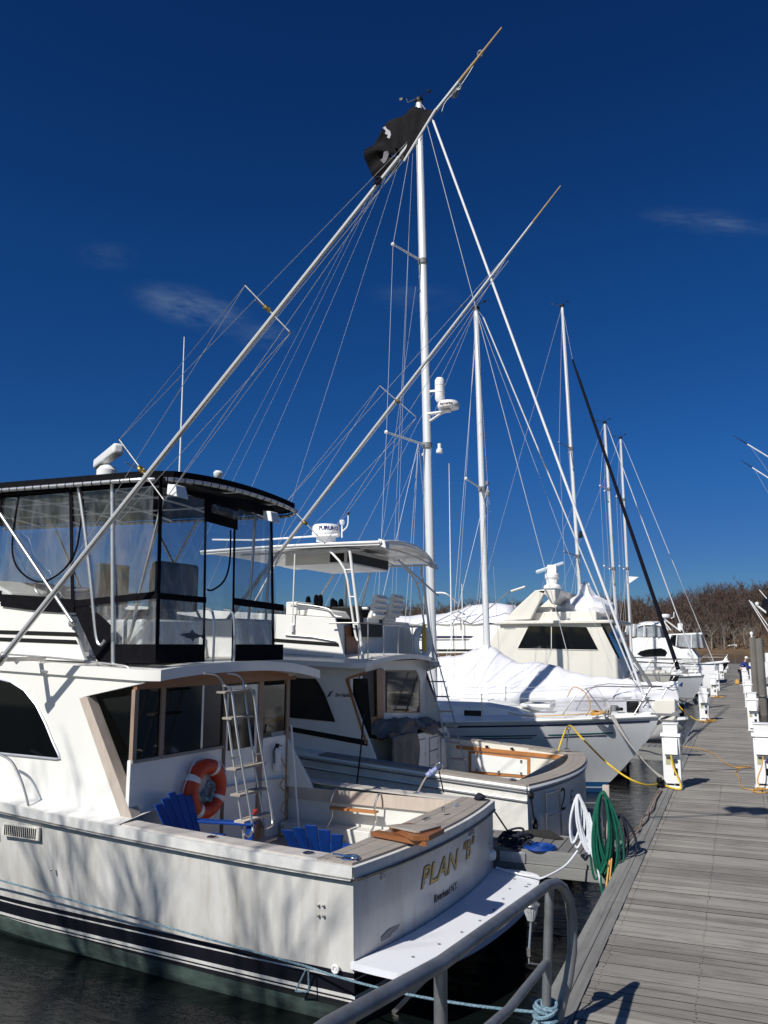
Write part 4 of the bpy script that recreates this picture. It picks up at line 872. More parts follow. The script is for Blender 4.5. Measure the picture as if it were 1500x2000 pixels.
# bridge furniture seen through the curtains
def helm_seat(y, x=-4.6):
    mb = MB(B1); mb.box(x - .28, x + .28, y - .28, y + .28, 3.42, 3.54); mb.box(x + .22, x + .32, y - .27, y + .27, 3.54, 4.1); mb.cyl((x, y, 2.88), (x, y, 3.42), .05)
    for s_ in (-.3, .3): mb.box(x - .2, x + .2, y + s_ - .03, y + s_ + .03, 3.72, 3.77)
    return mb.build('helm_seat', mat('seat_blue_grey', (.10, .12, .16), .7, var=.2), b1, bev=.03)
helm_seat(1.2); helm_seat(2.2)
mb = MB(B1); mb.box(-3.7, -3.1, .5, 1.5, 2.88, 3.35); mb.box(-3.7, -2.95, 2.1, 2.9, 2.88, 3.4); mb.each('bench_seat', gel, b1, bev=.03)
mb = MB(B1); mb.hexa([(-6.2, .8, 2.9), (-5.5, .8, 2.9), (-5.5, 2.8, 2.9), (-6.2, 2.8, 2.9), (-6.3, .8, 3.95), (-5.75, .8, 3.75), (-5.75, 2.8, 3.75), (-6.3, 2.8, 3.95)]); mb.build('console', gel, b1, bev=.03)
mb = MB(B1); mb.torus((-5.62, 1.3, 3.78), (.6, 0, .6), .2, .015, 24, 6); mb.cyl((-5.75, 1.3, 3.7), (-5.62, 1.3, 3.78), .03)
for y in (1.75, 1.85): mb.cyl((-5.7, y, 3.75), (-5.66, y, 3.92), .01); mb.lathe([(.0, 0), (.02, .01), (.02, .03), (0, .04)], (-5.66, y, 3.9))
mb.build('helm_controls', steel, b1)
mb = MB(B1); mb.box(-3.95, -3.75, 1.5, 2.25, 3.5, 4.15); mb.build('seat_cover', mat('navy_fabric', (.03, .045, .09), .9, var=.3), b1, bev=.04)
# marlin outline on the lower curtain
fish = [(-.22, .02), (-.10, .045), (-.04, .05), (0, .10), (.05, .05), (.12, .025), (.17, .02), (.24, .07), (.205, .0), (.24, -.07), (.16, -.005), (.05, -.03), (.02, -.08), (-.01, -.035), (-.09, -.02), (-.13, .0), (-.22, .02)]
c_ = B1.x(375, 1243, XB + .015); mb = MB(B1); mb.poly([(XB + .014, c_.y + a * 1.0, c_.z + b * .85) for a, b in fish[:-1]]); mb.build('marlin_emblem', mat('grey_ink', (.06, .07, .09), .6, var=0), b1, smooth=0)
# flood lights, radar, antennas
for px, py, pl in ((342, 958, -2.62), (526, 1008, -2.62)):
    c_ = B1.x(px, py, pl); mb = MB(B1); mb.hexa([(c_.x - .03, c_.y - .11, c_.z - .06), (c_.x + .12, c_.y - .10, c_.z - .10), (c_.x + .12, c_.y + .10, c_.z - .10), (c_.x - .03, c_.y + .11, c_.z - .06), (c_.x - .03, c_.y - .10, c_.z + .06), (c_.x + .08, c_.y - .09, c_.z + .05), (c_.x + .08, c_.y + .09, c_.z + .05), (c_.x - .03, c_.y + .10, c_.z + .06)]); fl_ = mb.build('flood_light', whitep, b1, bev=.01)
    mb = MB(B1); mb.cyl((c_.x - .02, c_.y, c_.z + .02), (c_.x - .1, c_.y, c_.z + .08), .015); mb.build('bracket', greyp, fl_)
ra = B1.m(210, 912, 1.3); mb = MB(B1); d = Vector((-.32, -.55, -.22)).normalized()
mb.lathe([(.14, -.25), (.14, -.05), (.10, .0), (.06, .02)], ra); sc = mb.build('radar_pedestal', whitep, b1)
u_ = Vector((.10, -.36, .17)); mb = MB(B1); c_ = ra + Vector((0, 0, .08)); a = Vector((.50, -.30, 0)); mb.beam(c_ - a + Vector((0, 0, .06)), c_ + a + Vector((0, 0, .06)), .15, .15, (0, 0, 1)); mb.build('radar_antenna', whitep, b1, bev=.04, seg=3)
q = B1.m(350, 935, 1.5); mb = MB(B1); mb.tube([(q.x, q.y, q.z - .1), (q.x, q.y, q.z + .5), B1.m(360, 658, 1.5)], [.014, .012, .006], 8); mb.build('whip_antenna', whitep, b1)
q = B1.m(425, 960, 2.5); mb = MB(B1); mb.tube(smoothpath([q + Vector((.0, 0, -.05)), q + Vector((-.02, 0, .06)), q + Vector((0, 0, .2))], 3), .018, 8); mb.lathe([(.04, .2), (.065, .23), (.07, .27), (.05, .3), (0, .31)], q); mb.build('gps_antenna', whitep, b1)
# outriggers
def outrigger(y, base, tip, sprs, lines, flag=None):
    yb, pts = y, [B1.m(px, py, y) for px, py in (base, tip)]
    p0, p1 = pts; t_ = MB(B1); n = 8; P_ = [lerp(p0, p1, i / n) for i in range(n + 1)]
    t_.tube(P_[:8] + [lerp(p0, p1, .93)], [.034, .033, .031, .029, .027, .024, .021, .018, .015], 10); o = t_.build('outrigger', spar, b1)
    t_ = MB(B1); t_.tube([lerp(p0, p1, .93), p1], [.015, .008], 8); t_.build('wooden_tip', mat('pole_tip', (.45, .32, .16), .4, var=.2), o)
    t_ = MB(B1); w_ = MB(B1); ends = []
    for (px, py, hl) in sprs:
        c_ = B1.m(px, py, y); d = (p1 - p0).normalized(); a = Vector((-.62, -.1, -.62)).normalized()
        a = (a - d * a.dot(d)).normalized(); a = Vector((-.78, 0, .62)).normalized() if a.length < .1 else a
        s2 = Vector((.0, 1, 0))
        k = d.cross(s2).normalized()
        for s_ in (-1, 1): t_.cyl(c_, c_ + k * hl * s_, .008, n=6); t_.lathe([(.0, 0), (.015, .01), (.0, .02)], c_ + k * hl * s_, k)
        for s_ in (-1, 1): t_.cyl(c_, c_ + (s2 * .8 + k * .2 * s_) * hl * .5 * s_, .006, n=6)
        ends.append((c_ + k * hl, c_ - k * hl)); w_.torus(c_, d, .035, .02, 14, 6)
    t_.each('spreader', galv, o); w_.each('collar', mat('brass', (.5, .36, .1), .35, .8, var=.2), o)
    t_ = MB(B1)
    for j in (0, 1):
        pl = [lerp(p0, p1, .12)] + [e[j] for e in ends] + [lerp(p0, p1, .88)]
        t_.tube(pl, .0038, 4)
    for L_ in lines: t_.tube([B1.m(*L_[0], y), B1.m(*L_[1], y)], .003, 4)
    t_.tube([lerp(p0, p1, .05), lerp(p0, p1, .86) + Vector((.05, 0, -.05))], .0045, 4); t_.build('rigging_wire', wire, o); return o, p0, p1
og, op0, op1 = outrigger(-.3, (2, 1288), (980, 54), ((522, 603, .42), (276, 917, .5)), ())
mb = MB(B1); mb.lathe([(.05, -.06), (.05, .08), (.03, .1)], op0, (op1 - op0).normalized()); mb.beam(op0, (op0.x, .3, op0.z), .06, .05); mb.build('outrigger_base', steel, b1)
og2, _, _ = outrigger(3.9, (405, 1262), (1095, 363), ((777, 784, .42), (596, 1021, .5)), ())
# halyard hardware and frayed line on the near outrigger
mb = MB(B1); pts = [B1.m(*p, -.25) for p in ((938, 106), (905, 160), (878, 190), (868, 203), (862, 222))]; mb.tube(smoothpath(pts, 4), .0035, 5)
for px, py in ((938, 105), (896, 170), (889, 183)): mb.torus(B1.m(px, py, -.25), (0, 1, .3), .025, .009, 12, 6)
mb.tube([B1.m(889, 176, -.25), B1.m(886, 190, -.25)], .02, 6); mb.build('halyard_block', galv, og)
# ---- loose things on boat 1
def ring(fr, c, ax, Rr, r, label, bm, sm):
    t = thing('life_ring', label, 'life ring', fr, c); mb = MB(fr); mb.torus(c, ax, Rr, r, 48, 16); mb.build('ring', bm, t, smooth=60)
    ax = Vector(ax).normalized()
    for k in range(4):
        a0 = math.pi / 4 * 0 + k * math.pi / 2 + .25; u = ax.orthogonal().normalized(); v = ax.cross(u)
        mb = MB(fr); rws = []
        for i in range(5):
            a = a0 + (i - 2) * .055; cd = u * math.cos(a) + v * math.sin(a)
            rws.append([Vector(c) + cd * Rr + (cd * math.cos(b * .3927) + ax * math.sin(b * .3927)) * (r + .004) for b in range(16)])
        mb.grid(rws, closed=True); mb.build('band', sm, t, smooth=60)
    mb = MB(fr); pp = []
    for i in range(64):
        a = i / 64 * 6.283; u = ax.orthogonal().normalized(); v = ax.cross(u); rr = Rr + r + .012 + .05 * abs(math.sin(2 * (a - .25))); pp.append(Vector(c) + (u * math.cos(a) + v * math.sin(a)) * rr)
    mb.tube(pp, .006, 5, closed=True); mb.build('grab_line', rope_w, t)
    return t
rc = B1.x(401, 1541, X0 + .08)
ring(B1, rc, (1, 0, 0), .265, .088, 'orange life ring with white bands hung on the cabin wall of the nearest boat', orange, whitep)
mb = MB(B1); rq = random.Random(5)
for k in range(7):
    pts = []; 
    for i in range(9): a = i / 8 * 6.283; pts.append(rc + Vector((.05 + rq.uniform(-.02, .02), math.cos(a) * .085 + rq.uniform(-.03, .03), math.sin(a) * .10 - .03 + rq.uniform(-.03, .03))))
    mb.tube(smoothpath(pts, 3), .011, 6)
mb.build('rope_bundle', rope_b, None, label='tangle of light blue rope stuffed in the orange life ring', cat='rope')
# blue adirondack chairs
def chair(fr, loc, rz, label, bh=.62, arms=True):
    M = fr.M @ Matrix.Translation(loc) @ Matrix.Rotation(R(rz), 4, 'Z'); f2 = Fr(0, 0); f2.M = M; f2.I = M.inverted()
    t = thing('garden_chair', label, 'chair', f2, group='blue plastic garden chairs in the cockpit')
    mb = MB(f2)   # faces +x ; back leans to -x
    for k in range(5):
        y0 = -.245 + k * .098; hgt = bh + .07 * (1 - abs(k - 2) / 2.0) * 1.2; sp_ = (k - 2) * .045 - .02
        a0 = Vector((-.18, y0, .30)); top_ = Vector((-.18 - hgt * .42, y0 + sp_, .30 + hgt * .9))
        w_ = .092; wt = .136
        mb.hexa([a0, a0 + Vector((.018, 0, 0)), a0 + Vector((.018, w_, 0)), a0 + Vector((0, w_, 0)), top_ - Vector((0, .01, 0)), top_ + Vector((.018, -.01, 0)), top_ + Vector((.018, wt - .01, 0)), top_ + Vector((0, wt - .01, 0))])
    mb.build('backrest', bluep, t, bev=.008)
    mb = MB(f2)
    for k in range(5): x = -.16 + k * .105; mb.hexa([(x, -.26, .30 + k * .02), (x + .095, -.26, .32 + k * .02), (x + .095, .26, .32 + k * .02), (x, .26, .30 + k * .02), (x, -.26, .32 + k * .02), (x + .095, -.26, .34 + k * .02), (x + .095, .26, .34 + k * .02), (x, .26, .32 + k * .02)])
    mb.build('seat', bluep, t, bev=.006)
    for s_ in (-1, 1) if arms else ():
        mb = MB(f2); y = s_ * .33; mb.hexa([(-.36, y - .06, .56), (.42, y - .07, .58), (.42, y + .07, .58), (-.36, y + .06, .56), (-.36, y - .06, .59), (.42, y - .07, .61), (.42, y + .07, .61), (-.36, y + .06, .59)]); mb.build('armrest', bluep, t, bev=.008)
        mb = MB(f2); mb.prism([(.33, y - .03, 0), (.41, y - .03, 0), (.41, y - .03, .58), (.33, y - .03, .58)], (0, .06, 0)); mb.build('leg', bluep, t, bev=.008)
        mb = MB(f2); mb.prism([(-.46, y - .06 * s_, 0), (-.36, y - .06 * s_, 0), (.34, y - .06 * s_, .36), (.34, y - .06 * s_, .45)], (0, .03, 0)); mb.build('rear_leg', bluep, t, bev=.006)
    return t
chair(B1, (-2.30, .78, fl), 6, 'blue plastic garden chair facing aft beside the orange life ring')
chair(B1, (-1.0, 1.15, fl), 97, 'blue plastic garden chair at the stern, only its slatted back showing above the gunwale', .41, False)
# fire extinguisher, wooden boards, sundries
q = B1.x(541, 1482, X0 + .06); t = thing('fire_extinguisher', 'small white fire extinguisher hanging on the cabin wall', 'fire extinguisher', B1, q)
mb = MB(B1); mb.lathe([(.0, -.16), (.055, -.155), (.055, .1), (.035, .14), (.015, .15)], q, n=16); mb.build('bottle', whitep, t)
mb = MB(B1); mb.box(q.x - .02, q.x + .02, q.y - .02, q.y + .02, q.z + .15, q.z + .2); mb.beam(q + Vector((0, -.02, .2)), q + Vector((0, .1, .16)), .02, .012); mb.tube(smoothpath([q + Vector((0, -.02, .18)), q + Vector((.01, -.09, .12)), q + Vector((.02, -.09, -.05))], 4), .009, 6); mb.build('valve', blackp, t)
q = B1.x(498, 1620, -2.45); t = thing('gas_bottle', 'dark cylinder with a red valve standing under the ladder', 'cylinder', B1, (q.x, q.y, fl))
mb = MB(B1); mb.lathe([(.10, 0), (.11, .03), (.11, .36), (.08, .44), (.03, .48)], (q.x, q.y, fl)); mb.build('body', mat('dark_brown_tank', (.03, .018, .015), .35, var=.3), t)
mb = MB(B1); mb.cyl((q.x, q.y, fl + .48), (q.x, q.y, fl + .54), .02); mb.cyl((q.x, q.y - .05, fl + .54), (q.x, q.y + .05, fl + .54), .012); mb.lathe([(.03, 0), (.03, .02)], (q.x, q.y, fl + .56)); mb.build('valve', redm, t)
q = B1.z(735, 1640, 1.13)
pl = [MB(B1) for _ in range(3)]
def bd(m_, pts, z, th): m_.prism([(B1.z(px, py, z + th).x, B1.z(px, py, z + th).y, z) for px, py in pts], (0, 0, th))
bd(pl[0], ((724, 1624), (740, 1621), (834, 1637), (833, 1645)), 1.135, .045); pl[0].build('wooden_board', teak, None, bev=.003, label='reddish wooden board lying across the stern cap under the plywood lid', cat='board')
bd(pl[1], ((760, 1611), (800, 1607), (868, 1618), (838, 1632), (806, 1632)), 1.185, .05); pl[1].build('wooden_block', teak, None, bev=.003, label='stacked reddish wooden frame between the board and the grey lid', cat='board')
bd(pl[2], ((754, 1611), (832, 1609), (862, 1612), (820, 1623), (812, 1623)), 1.24, .02); pl[2].build('plywood_lid', teakgrey, None, bev=.003, label='grey plywood lid on top of the wooden boards on the stern', cat='board')
mb = MB(B1); mb.cyl((-2.55, 3.05, fl), (-2.75, 3.1, 1.95), .014); mb.build('boat_hook', whitep, None, label='thin white boat hook leaning in the far corner of the cockpit', cat='boat hook')
mb = MB(B1); mb.tube(smoothpath([(-2.9, 3.05, 1.55), (-2.88, 3.2, 1.3), (-2.88, 3.05, 1.15), (-2.86, 3.2, 1.0), (-2.86, 3.05, .85), (-2.85, 3.15, .7), (-2.83, 3.0, .5), (-2.8, 3.1, fl + .02)], 6), .008, 6); mb.build('extension_cord', rope_o, None, label='coiled orange cord hanging beside the fire extinguisher', cat='cord')
# ropes of boat 1
def rope(name, pts, r, m_, label, cat='rope', n=6, group=None, parts=None): mb = MB(); mb.tube(pts, r, n); return mb.build(name, m_, None, label=label, cat=cat, group=group)
a = B1.W(B1.m(-60, 1702, -.06)); b = B1.W(B1.m(600, 1888, -.06)); c = Vector((-1.30, 5.86, .66))
def twist(pts, r, mb, k=3, pitch=.05):
    tot = 0; L = [0]
    for p, q in zip(pts, pts[1:]): tot += (q - p).length; L.append(tot)
    n = int(tot / .012)
    for s_ in range(k):
        o = []; i = 0
        for j in range(n + 1):
            d = tot * j / n
            while i < len(L) - 2 and L[i + 1] < d: i += 1
            p = lerp(pts[i], pts[i + 1], (d - L[i]) / max(L[i + 1] - L[i], 1e-6)); tg = (pts[i + 1] - pts[i]).normalized(); u = tg.cross(Vector((0, 0, 1))).normalized(); v = tg.cross(u); an = 6.283 * (d / pitch + s_ / k); o.append(p + (u * math.cos(an) + v * math.sin(an)) * r * .55)
        mb.tube(o, r * .6, 5)
mb = MB(); twist([a, b], .010, mb); twist(sag(b, c, .06, 8), .010, mb)
mb.build('mooring_line', rope_b, None, label='light blue mooring line running along the nearest hull to the railing', cat='rope', smooth=60)
mb = MB(); l1 = B1.W(B1.m(577, 1936, -.05)); l2 = B1.W(B1.m(603, 1937, -.05)); twist([b, l1, l2, b + Vector((.01, 0, 0))], .008, mb); mb.build('rope_loop', rope_b, None, label='small triangular loop of blue rope hanging from the mooring line', cat='rope', smooth=60)
mb = MB(); rq = random.Random(8)
for k in range(9): mb.torus((-1.30 + rq.uniform(-.02, .02), 5.85, .60 + k * .015), (rq.uniform(-.5, .5), rq.uniform(-.4, .4), 1), .055 + rq.uniform(-.01, .02), .012, 16, 6)
for k in range(3): mb.tube(smoothpath([(-1.36, 5.8, .62), (-1.38 + rq.uniform(-.05, .05), 5.72, .58), (-1.33, 5.6 + rq.uniform(-.1, .1), .57)], 4), .011, 6)
mb.build('rope_knot', rope_b, None, label='light blue rope knotted round the foot of the railing', cat='rope')
q0 = B1.W((-.70, 3.5, 1.46)); q1 = Vector(WF.z(1003, 1640, .53))
mb = MB(); mb.tube([B1.W((-.03, 3.56, 1.06)), q1], .011, 6); mb.tube([B1.W((-.70, 3.5, 1.44)), B1.W((-.66, 3.56, 1.15))], .009, 6); mb.build('stern_line', rope_n, None, label='dark mooring line from the far stern corner down to the finger pier', cat='rope')
mb = MB(B1); mb.tube([(-.86, 3.47, 1.36), (-.72, 3.5, 1.46)], .032, 8); mb.torus((-.8, 3.49, 1.41), (1, 0, .7), .03, .012, 12, 6); mb.build('rope_wrap', mat('blue_white_rope', (.02, .06, .35), .8, var=.9, scale=40, col2=(.5, .55, .7)), None, label='blue and white rope wrapped round the steel line guide', cat='rope')
mb = MB(B1)
for k in range(5): mb.torus((-.12 + .01 * k, 3.42, 1.14 + .01 * k), (.1 * k, .1, 1), .05, .013, 14, 6)
mb.build('rope_coil', rope_n, None, label='small dark rope coil on the far stern corner cleat', cat='rope')
# black flag flying from the near outrigger
fy = -.34
def fp(px, py, dy=0): return B1.m(px, py, fy + dy)
bt = [fp(850, 216), fp(838, 240, .02), fp(825, 262, .03), fp(808, 285, .04), fp(789, 313, .02)]        # hoist along pole, top to bottom
ft = thing('flag', 'large black flag with white markings tied to the tall outrigger', 'flag', B1, fp(789, 313))
def spline_row(a, b, c, d, n=14): return smoothpath([a, b, c, d], n // 3)
rows = []
top_e = [(850, 214), (830, 212), (808, 213), (788, 220), (766, 236), (742, 262), (718, 290)]
bot_e = [(789, 315), (784, 311), (778, 308), (768, 304), (755, 300), (740, 298), (714, 300)]
nT = 24; TE = smoothpath([fp(x, y, .03 * i) for i, (x, y) in enumerate(top_e)], 5); BE = smoothpath([fp(x, y, .03 * i) for i, (x, y) in enumerate(bot_e)], 5)
rows = [[lerp(t_, b_, j / 10) + Vector((0, .035 * math.sin(i * .5 + j * .45) * min(1, i / 6), 0)) for j in range(11)] for i, (t_, b_) in enumerate(zip(TE, BE))]
flagm = mat('black_flag_cloth', (.011, .010, .012), .9, var=.5, scale=5, bump=.25, bscale=6, spec=.15)
mb = MB(B1); mb.grid(rows)
t2 = [(722, 284), (714, 292), (714, 312), (722, 334), (733, 350)]; b2_ = [(770, 306), (782, 310), (776, 322), (760, 340), (748, 350)]
T2 = smoothpath([fp(x, y, .12 + .03 * i) for i, (x, y) in enumerate(t2)], 4); B2_ = smoothpath([fp(x, y, .16 - .02 * i) for i, (x, y) in enumerate(b2_)], 4)
rows2 = [[lerp(t_, b_, j / 10) + Vector((0, .03 * math.sin(i * .7 + j * .8), 0)) for j in range(11)] for i, (t_, b_) in enumerate(zip(T2, B2_))]
mb.grid(rows2); mb.build('cloth', flagm, ft, smooth=180, solid=.003)
markm = mat('white_print', (.40, .40, .44), .8, var=.1)
def patch(pts, dy): m_ = MB(B1); m_.prism([fp(x, y, dy) for x, y in pts], (0, -.004, 0)); return m_
m1 = patch(((748, 250), (753, 247), (756, 252), (762, 256), (764, 263), (761, 271), (756, 269), (758, 264), (752, 261), (754, 256)), -.10); m1.build('white_marking', markm, ft, smooth=0)
m1 = patch(((750, 297), (757, 295), (760, 301), (757, 308), (755, 314), (750, 320), (746, 316), (743, 313), (748, 309)), .02); m1.build('white_marking', mat('grey_print', (.16, .16, .18), .8, var=.3, scale=20), ft, smooth=0)
mb = MB(B1); mb.tube([fp(851, 214), fp(789, 315)], .012, 6); mb.build('hoist_edge', mat('hem', (.7, .7, .72), .7), ft)
mb = MB(B1)
for a in ((740, 352, 728, 362), (741, 350, 742, 360), (739, 352, 733, 358)): mb.tube([fp(a[0], a[1]), fp(a[2], a[3])], .01, 5)
mb.torus(fp(738, 352), (0, 1, 0), .03, .014, 12, 6); mb.build('tie', navy, ft)
# ================================================================ BOAT 2 : second sportfishing boat
B2 = Fr(-2.97, 12.42, 1.5)
b2 = thing('sportfishing_boat', 'second white motor boat, open white hard top on ladder frames, moored beyond the finger pier', 'motor boat', B2, (0, 0, 0))
H2 = Hull(B2, 0, -11.5, 4.15, 2.07, lambda u: 1.02 + .074 * u * 11.5 + .012 * max(0, u * 11.5 - 3) ** 1.6, zb=-.85, rake=1.5, flare=.3, bulge=.34,
          shape=[(0, .985), (.1, 1.0), (.4, 1.0), (.55, .96), (.7, .82), (.84, .55), (.94, .25), (1, .012)])
hull2 = bands('hull_paint_cream', [(-1, (.02, .03, .06)), (-.16, K_), (-.1, (.78, .77, .72))], dirt=.12)
H2.skin(30, 12).build('hull', hull2, b2, smooth=30)
for dz, r_, m_ in ((-.045, .03, gel2), (-.10, .012, greyp), (-.215, .012, gel2), (-.235, .006, greyp)): H2.rail(r_, 0, .9, 1, .018, dz, transom=(dz > -.2), n=30).build('moulding', m_, b2)
for sd in (-1, 1): cap_strip(H2, sd, .0, .30, .30, -.03, .012, .02, 14).build('coaming_cap', teakgrey, b2, smooth=30)
cap_strip(H2, -1, .30, .92, .35, -.03, .010, .0, 24).build('side_deck', gel, b2); cap_strip(H2, 1, .30, .92, .35, -.03, .010, .0, 24).build('side_deck', gel, b2)
mb = MB(B2)
for k in range(3):
    rws = []
    for j in range(25):
        y = .04 + 4.06 * j / 24; q = H2.tr(y, 1); x1 = q.x + .02 - k * .11; x0 = x1 - .107; z = q.z + .0145 + k * .0012
        rws.append([(x1, y, z - .03), (x1, y, z), (x0, y, z), (x0, y, z - .03)])
    mb.grid(rws, closed=True); mb.poly(rws[0][::-1]); mb.poly(rws[-1])
mb.build('transom_cap', teakgrey, b2, smooth=30)
lin2 = mat('warm_white_liner', (.78, .76, .68), .45, var=.08, scale=2)
mb = MB(B2)
for (xa, ya, xb_, yb) in ((-3.1, .31, -.22, .31), (-.22, .31, -.22, 3.84), (-.22, 3.84, -3.1, 3.84)): mb.add([(xa, ya, .3), (xb_, yb, .3), (xb_, yb, 1.03 if xb_ > -1 else 1.24), (xa, ya, 1.24 if xa < -2 else 1.03)], [(0, 1, 2, 3)])
mb.build('cockpit_liner', lin2, b2, smooth=0)
mb = MB(B2); mb.box(-3.1, -.2, .25, 3.9, .27, .30); mb.build('cockpit_floor', teakgrey, b2)
def quad_on(fr, y, pts, th=.012): m_ = MB(fr); q = [fr.m(px, py, y) for px, py in pts]; m_.prism([(p.x, y, p.z) for p in q], (0, -th, 0)); return m_
quad_on(B2, 3.838, ((892, 1455), (1112, 1477), (1108, 1484), (892, 1462)), .03).build('teak_rail', teakorange, b2)
hq = quad_on(B2, 3.835, ((916, 1467), (1035, 1480), (1035, 1519), (916, 1510)), .02).build('hatch_frame', teakorange, b2)
quad_on(B2, 3.812, ((921, 1471), (1030, 1484), (1030, 1514), (921, 1505)), .012).build('hatch_door', gel2, hq)
for px, py in ((932, 1476), (1018, 1487), (932, 1504), (1018, 1511), (974, 1508)): quad_on(B2, 3.798, ((px - 2, py - 3), (px + 2, py - 3), (px + 2, py + 3), (px - 2, py + 3))).build('latch', steel, hq)
for px, py in ((951, 1458), (1000, 1462)): quad_on(B2, 3.80, ((px - 3, py - 2), (px + 3, py - 2), (px + 3, py + 2.5), (px - 3, py + 2.5))).build('deck_fitting', blackp, b2)
mb = MB(B2)
for px, py, y in ((1000, 1522, .18), (766, 1500, .18), (978, 1450, 3.98)): q = B2.m(px, py, y); mb.lathe([(.06, 0), (.06, .008), (.03, .014)], (q.x, y, q.z if y < 1 else 1.14))
mb.each('rod_holder', chrome, b2)
# cabin
mb = MB(B2); sp2 = [B2.m(px, py, .30) for px, py in ((712, 1300), (714, 1311), (677, 1326), (735, 1496))]
sp2 = [(p.x, .30, p.z) for p in sp2]; sp2[-1] = (sp2[-1][0], .30, 1.22)
poly2 = sp2 + [(-8.6, .30, 1.6), (-9.2, .34, 2.0), (-8.2, .34, 3.05)]
mb.prism(poly2, (0, .03, 0)); mb.build('cabin_side', gel, b2, bev=.006)
mb = MB(B2); mb.prism([(x, 4.14 - y, z) for x, y, z in poly2], (0, -.03, 0)); mb.build('cabin_side', gel, b2, bev=.006)
mb = MB(B2); mb.prism([(-8.2, .33, 3.0), (-9.15, .33, 2.0), (-8.6, .33, 1.4), (-8.0, .33, 1.3), (-8, .33, 3)], (0, 3.5, 0)); mb.build('cabin_front', gel, b2)
q = [B2.m(px, py, .295) for px, py in ((555, 1301), (590, 1308), (610, 1318), (622, 1333), (634, 1355), (655, 1410), (560, 1401))]
wp = [(p.x, .295, p.z) for p in q]; wp = wp + [(wp[0][0] - 2.6, .295, wp[-1][2] + .1), (wp[0][0] - 2.4, .295, wp[0][2])]
mb = MB(B2); mb.prism(wp, (0, -.008, 0)); mb.build('side_window', glass, b2, smooth=0)
a, b = B2.m(718, 1446, .3), B2.m(718, 1457, .3); c_, d = B2.m(566, 1421, .3), B2.m(566, 1429, .3)
mb = MB(B2); mb.hexa([(d.x - 3, .294, d.z + .35), (b.x, .294, b.z), (b.x, .30, b.z), (d.x - 3, .30, d.z + .35), (c_.x - 3, .294, c_.z + .35), (a.x, .294, a.z), (a.x, .30, a.z), (c_.x - 3, .30, c_.z + .35)]); mb.build('side_stripe', blackp, b2)
def flat2(px, py, y): c_ = B2.m(px, py, y); return lambda u, v: B2.W((c_.x + u, y, c_.z + v))
text_obj('builder_mark', 'Egg Harbor', .085, flat2(671, 1361, .293), blackp, b2, .3, .002, sx=.8)
mb = MB(B2); c_ = B2.m(650, 1357, .293); mb.poly([(c_.x - .06 + a_ * .28, .292, c_.z + b_ * .6 + a_ * .3) for a_, b_ in fish[:-1]]); mb.build('marlin_emblem', mat('grey_ink_print', (.05, .06, .08), .6, var=0), b2, smooth=0)
# wood framed side opening
mb = MB(B2); pa = [Vector(B2.m(px, py, .30)) for px, py in ((677, 1326), (716, 1453))]
mb.beam(pa[0], pa[1], .035, .05, (0, -1, 0)); mb.beam(pa[0], B2.m(714, 1313, .30), .035, .04, (0, -1, 0)); mb.build('quarter_trim', teakorange, b2)
XB2 = -3.05
mb = MB(B2); mb.prism([(-3.02, .36, 2.5), (XB2 + .3, .36, 2.5), (-2.66, .36, 1.6), (-3.02, .36, 1.6)], (0, .01, 0)); mb.build('side_glass', glass, b2)
def bq(pts, m_, nm, x=XB2, th=.02, par=b2): w_ = MB(B2); q = [B2.x(px, py, x) for px, py in pts]; w_.prism([(x, p.y, p.z) for p in q], (th, 0, 0)); return w_.build(nm, m_, par, bev=.0)
mb = MB(B2); mb.box(XB2 - .05, XB2, .33, 3.8, .3, 2.76); mb.build('bulkhead', gel, b2)
bq(((700, 1316), (745, 1305), (746, 1446), (718, 1440)), blackp, 'doorway', XB2 + .002, .004)
bq(((733, 1308), (747, 1306), (747, 1446), (735, 1444)), teak, 'door_post', XB2 + .01, .03)
bq(((712, 1404), (736, 1398), (736, 1411), (714, 1417)), teak, 'door_rail', XB2 + .01, .02)
bq(((752, 1309), (812, 1309), (817, 1318), (820, 1330), (820, 1392), (752, 1392)), teak, 'window_surround', XB2 + .004, .008)
bq(((755, 1312), (810, 1312), (815, 1320), (817, 1332), (817, 1390), (755, 1390)), glass, 'aft_window', XB2 + .013, .01)
bq(((702, 1322), (707, 1320), (711, 1402), (707, 1404)), gel, 'window_frame', XB2 + .02, .01)
# aft far wing
mb = MB(B2); fw = [(p.x, 3.84, p.z) for p in [B2.m(px, py, 3.84) for px, py in ((800, 1297), (826, 1300), (868, 1425), (880, 1452), (800, 1452))]]; mb.prism(fw, (0, .03, 0)); mb.build('wing_panel', gel, b2); mb = MB(B2); mb.beam(Vector(fw[1]) + Vector((.01, .015, 0)), Vector(fw[2]) + Vector((.01, .015, 0)), .045, .05, (0, -1, 0)); mb.build('wing_trim', mahog, b2)
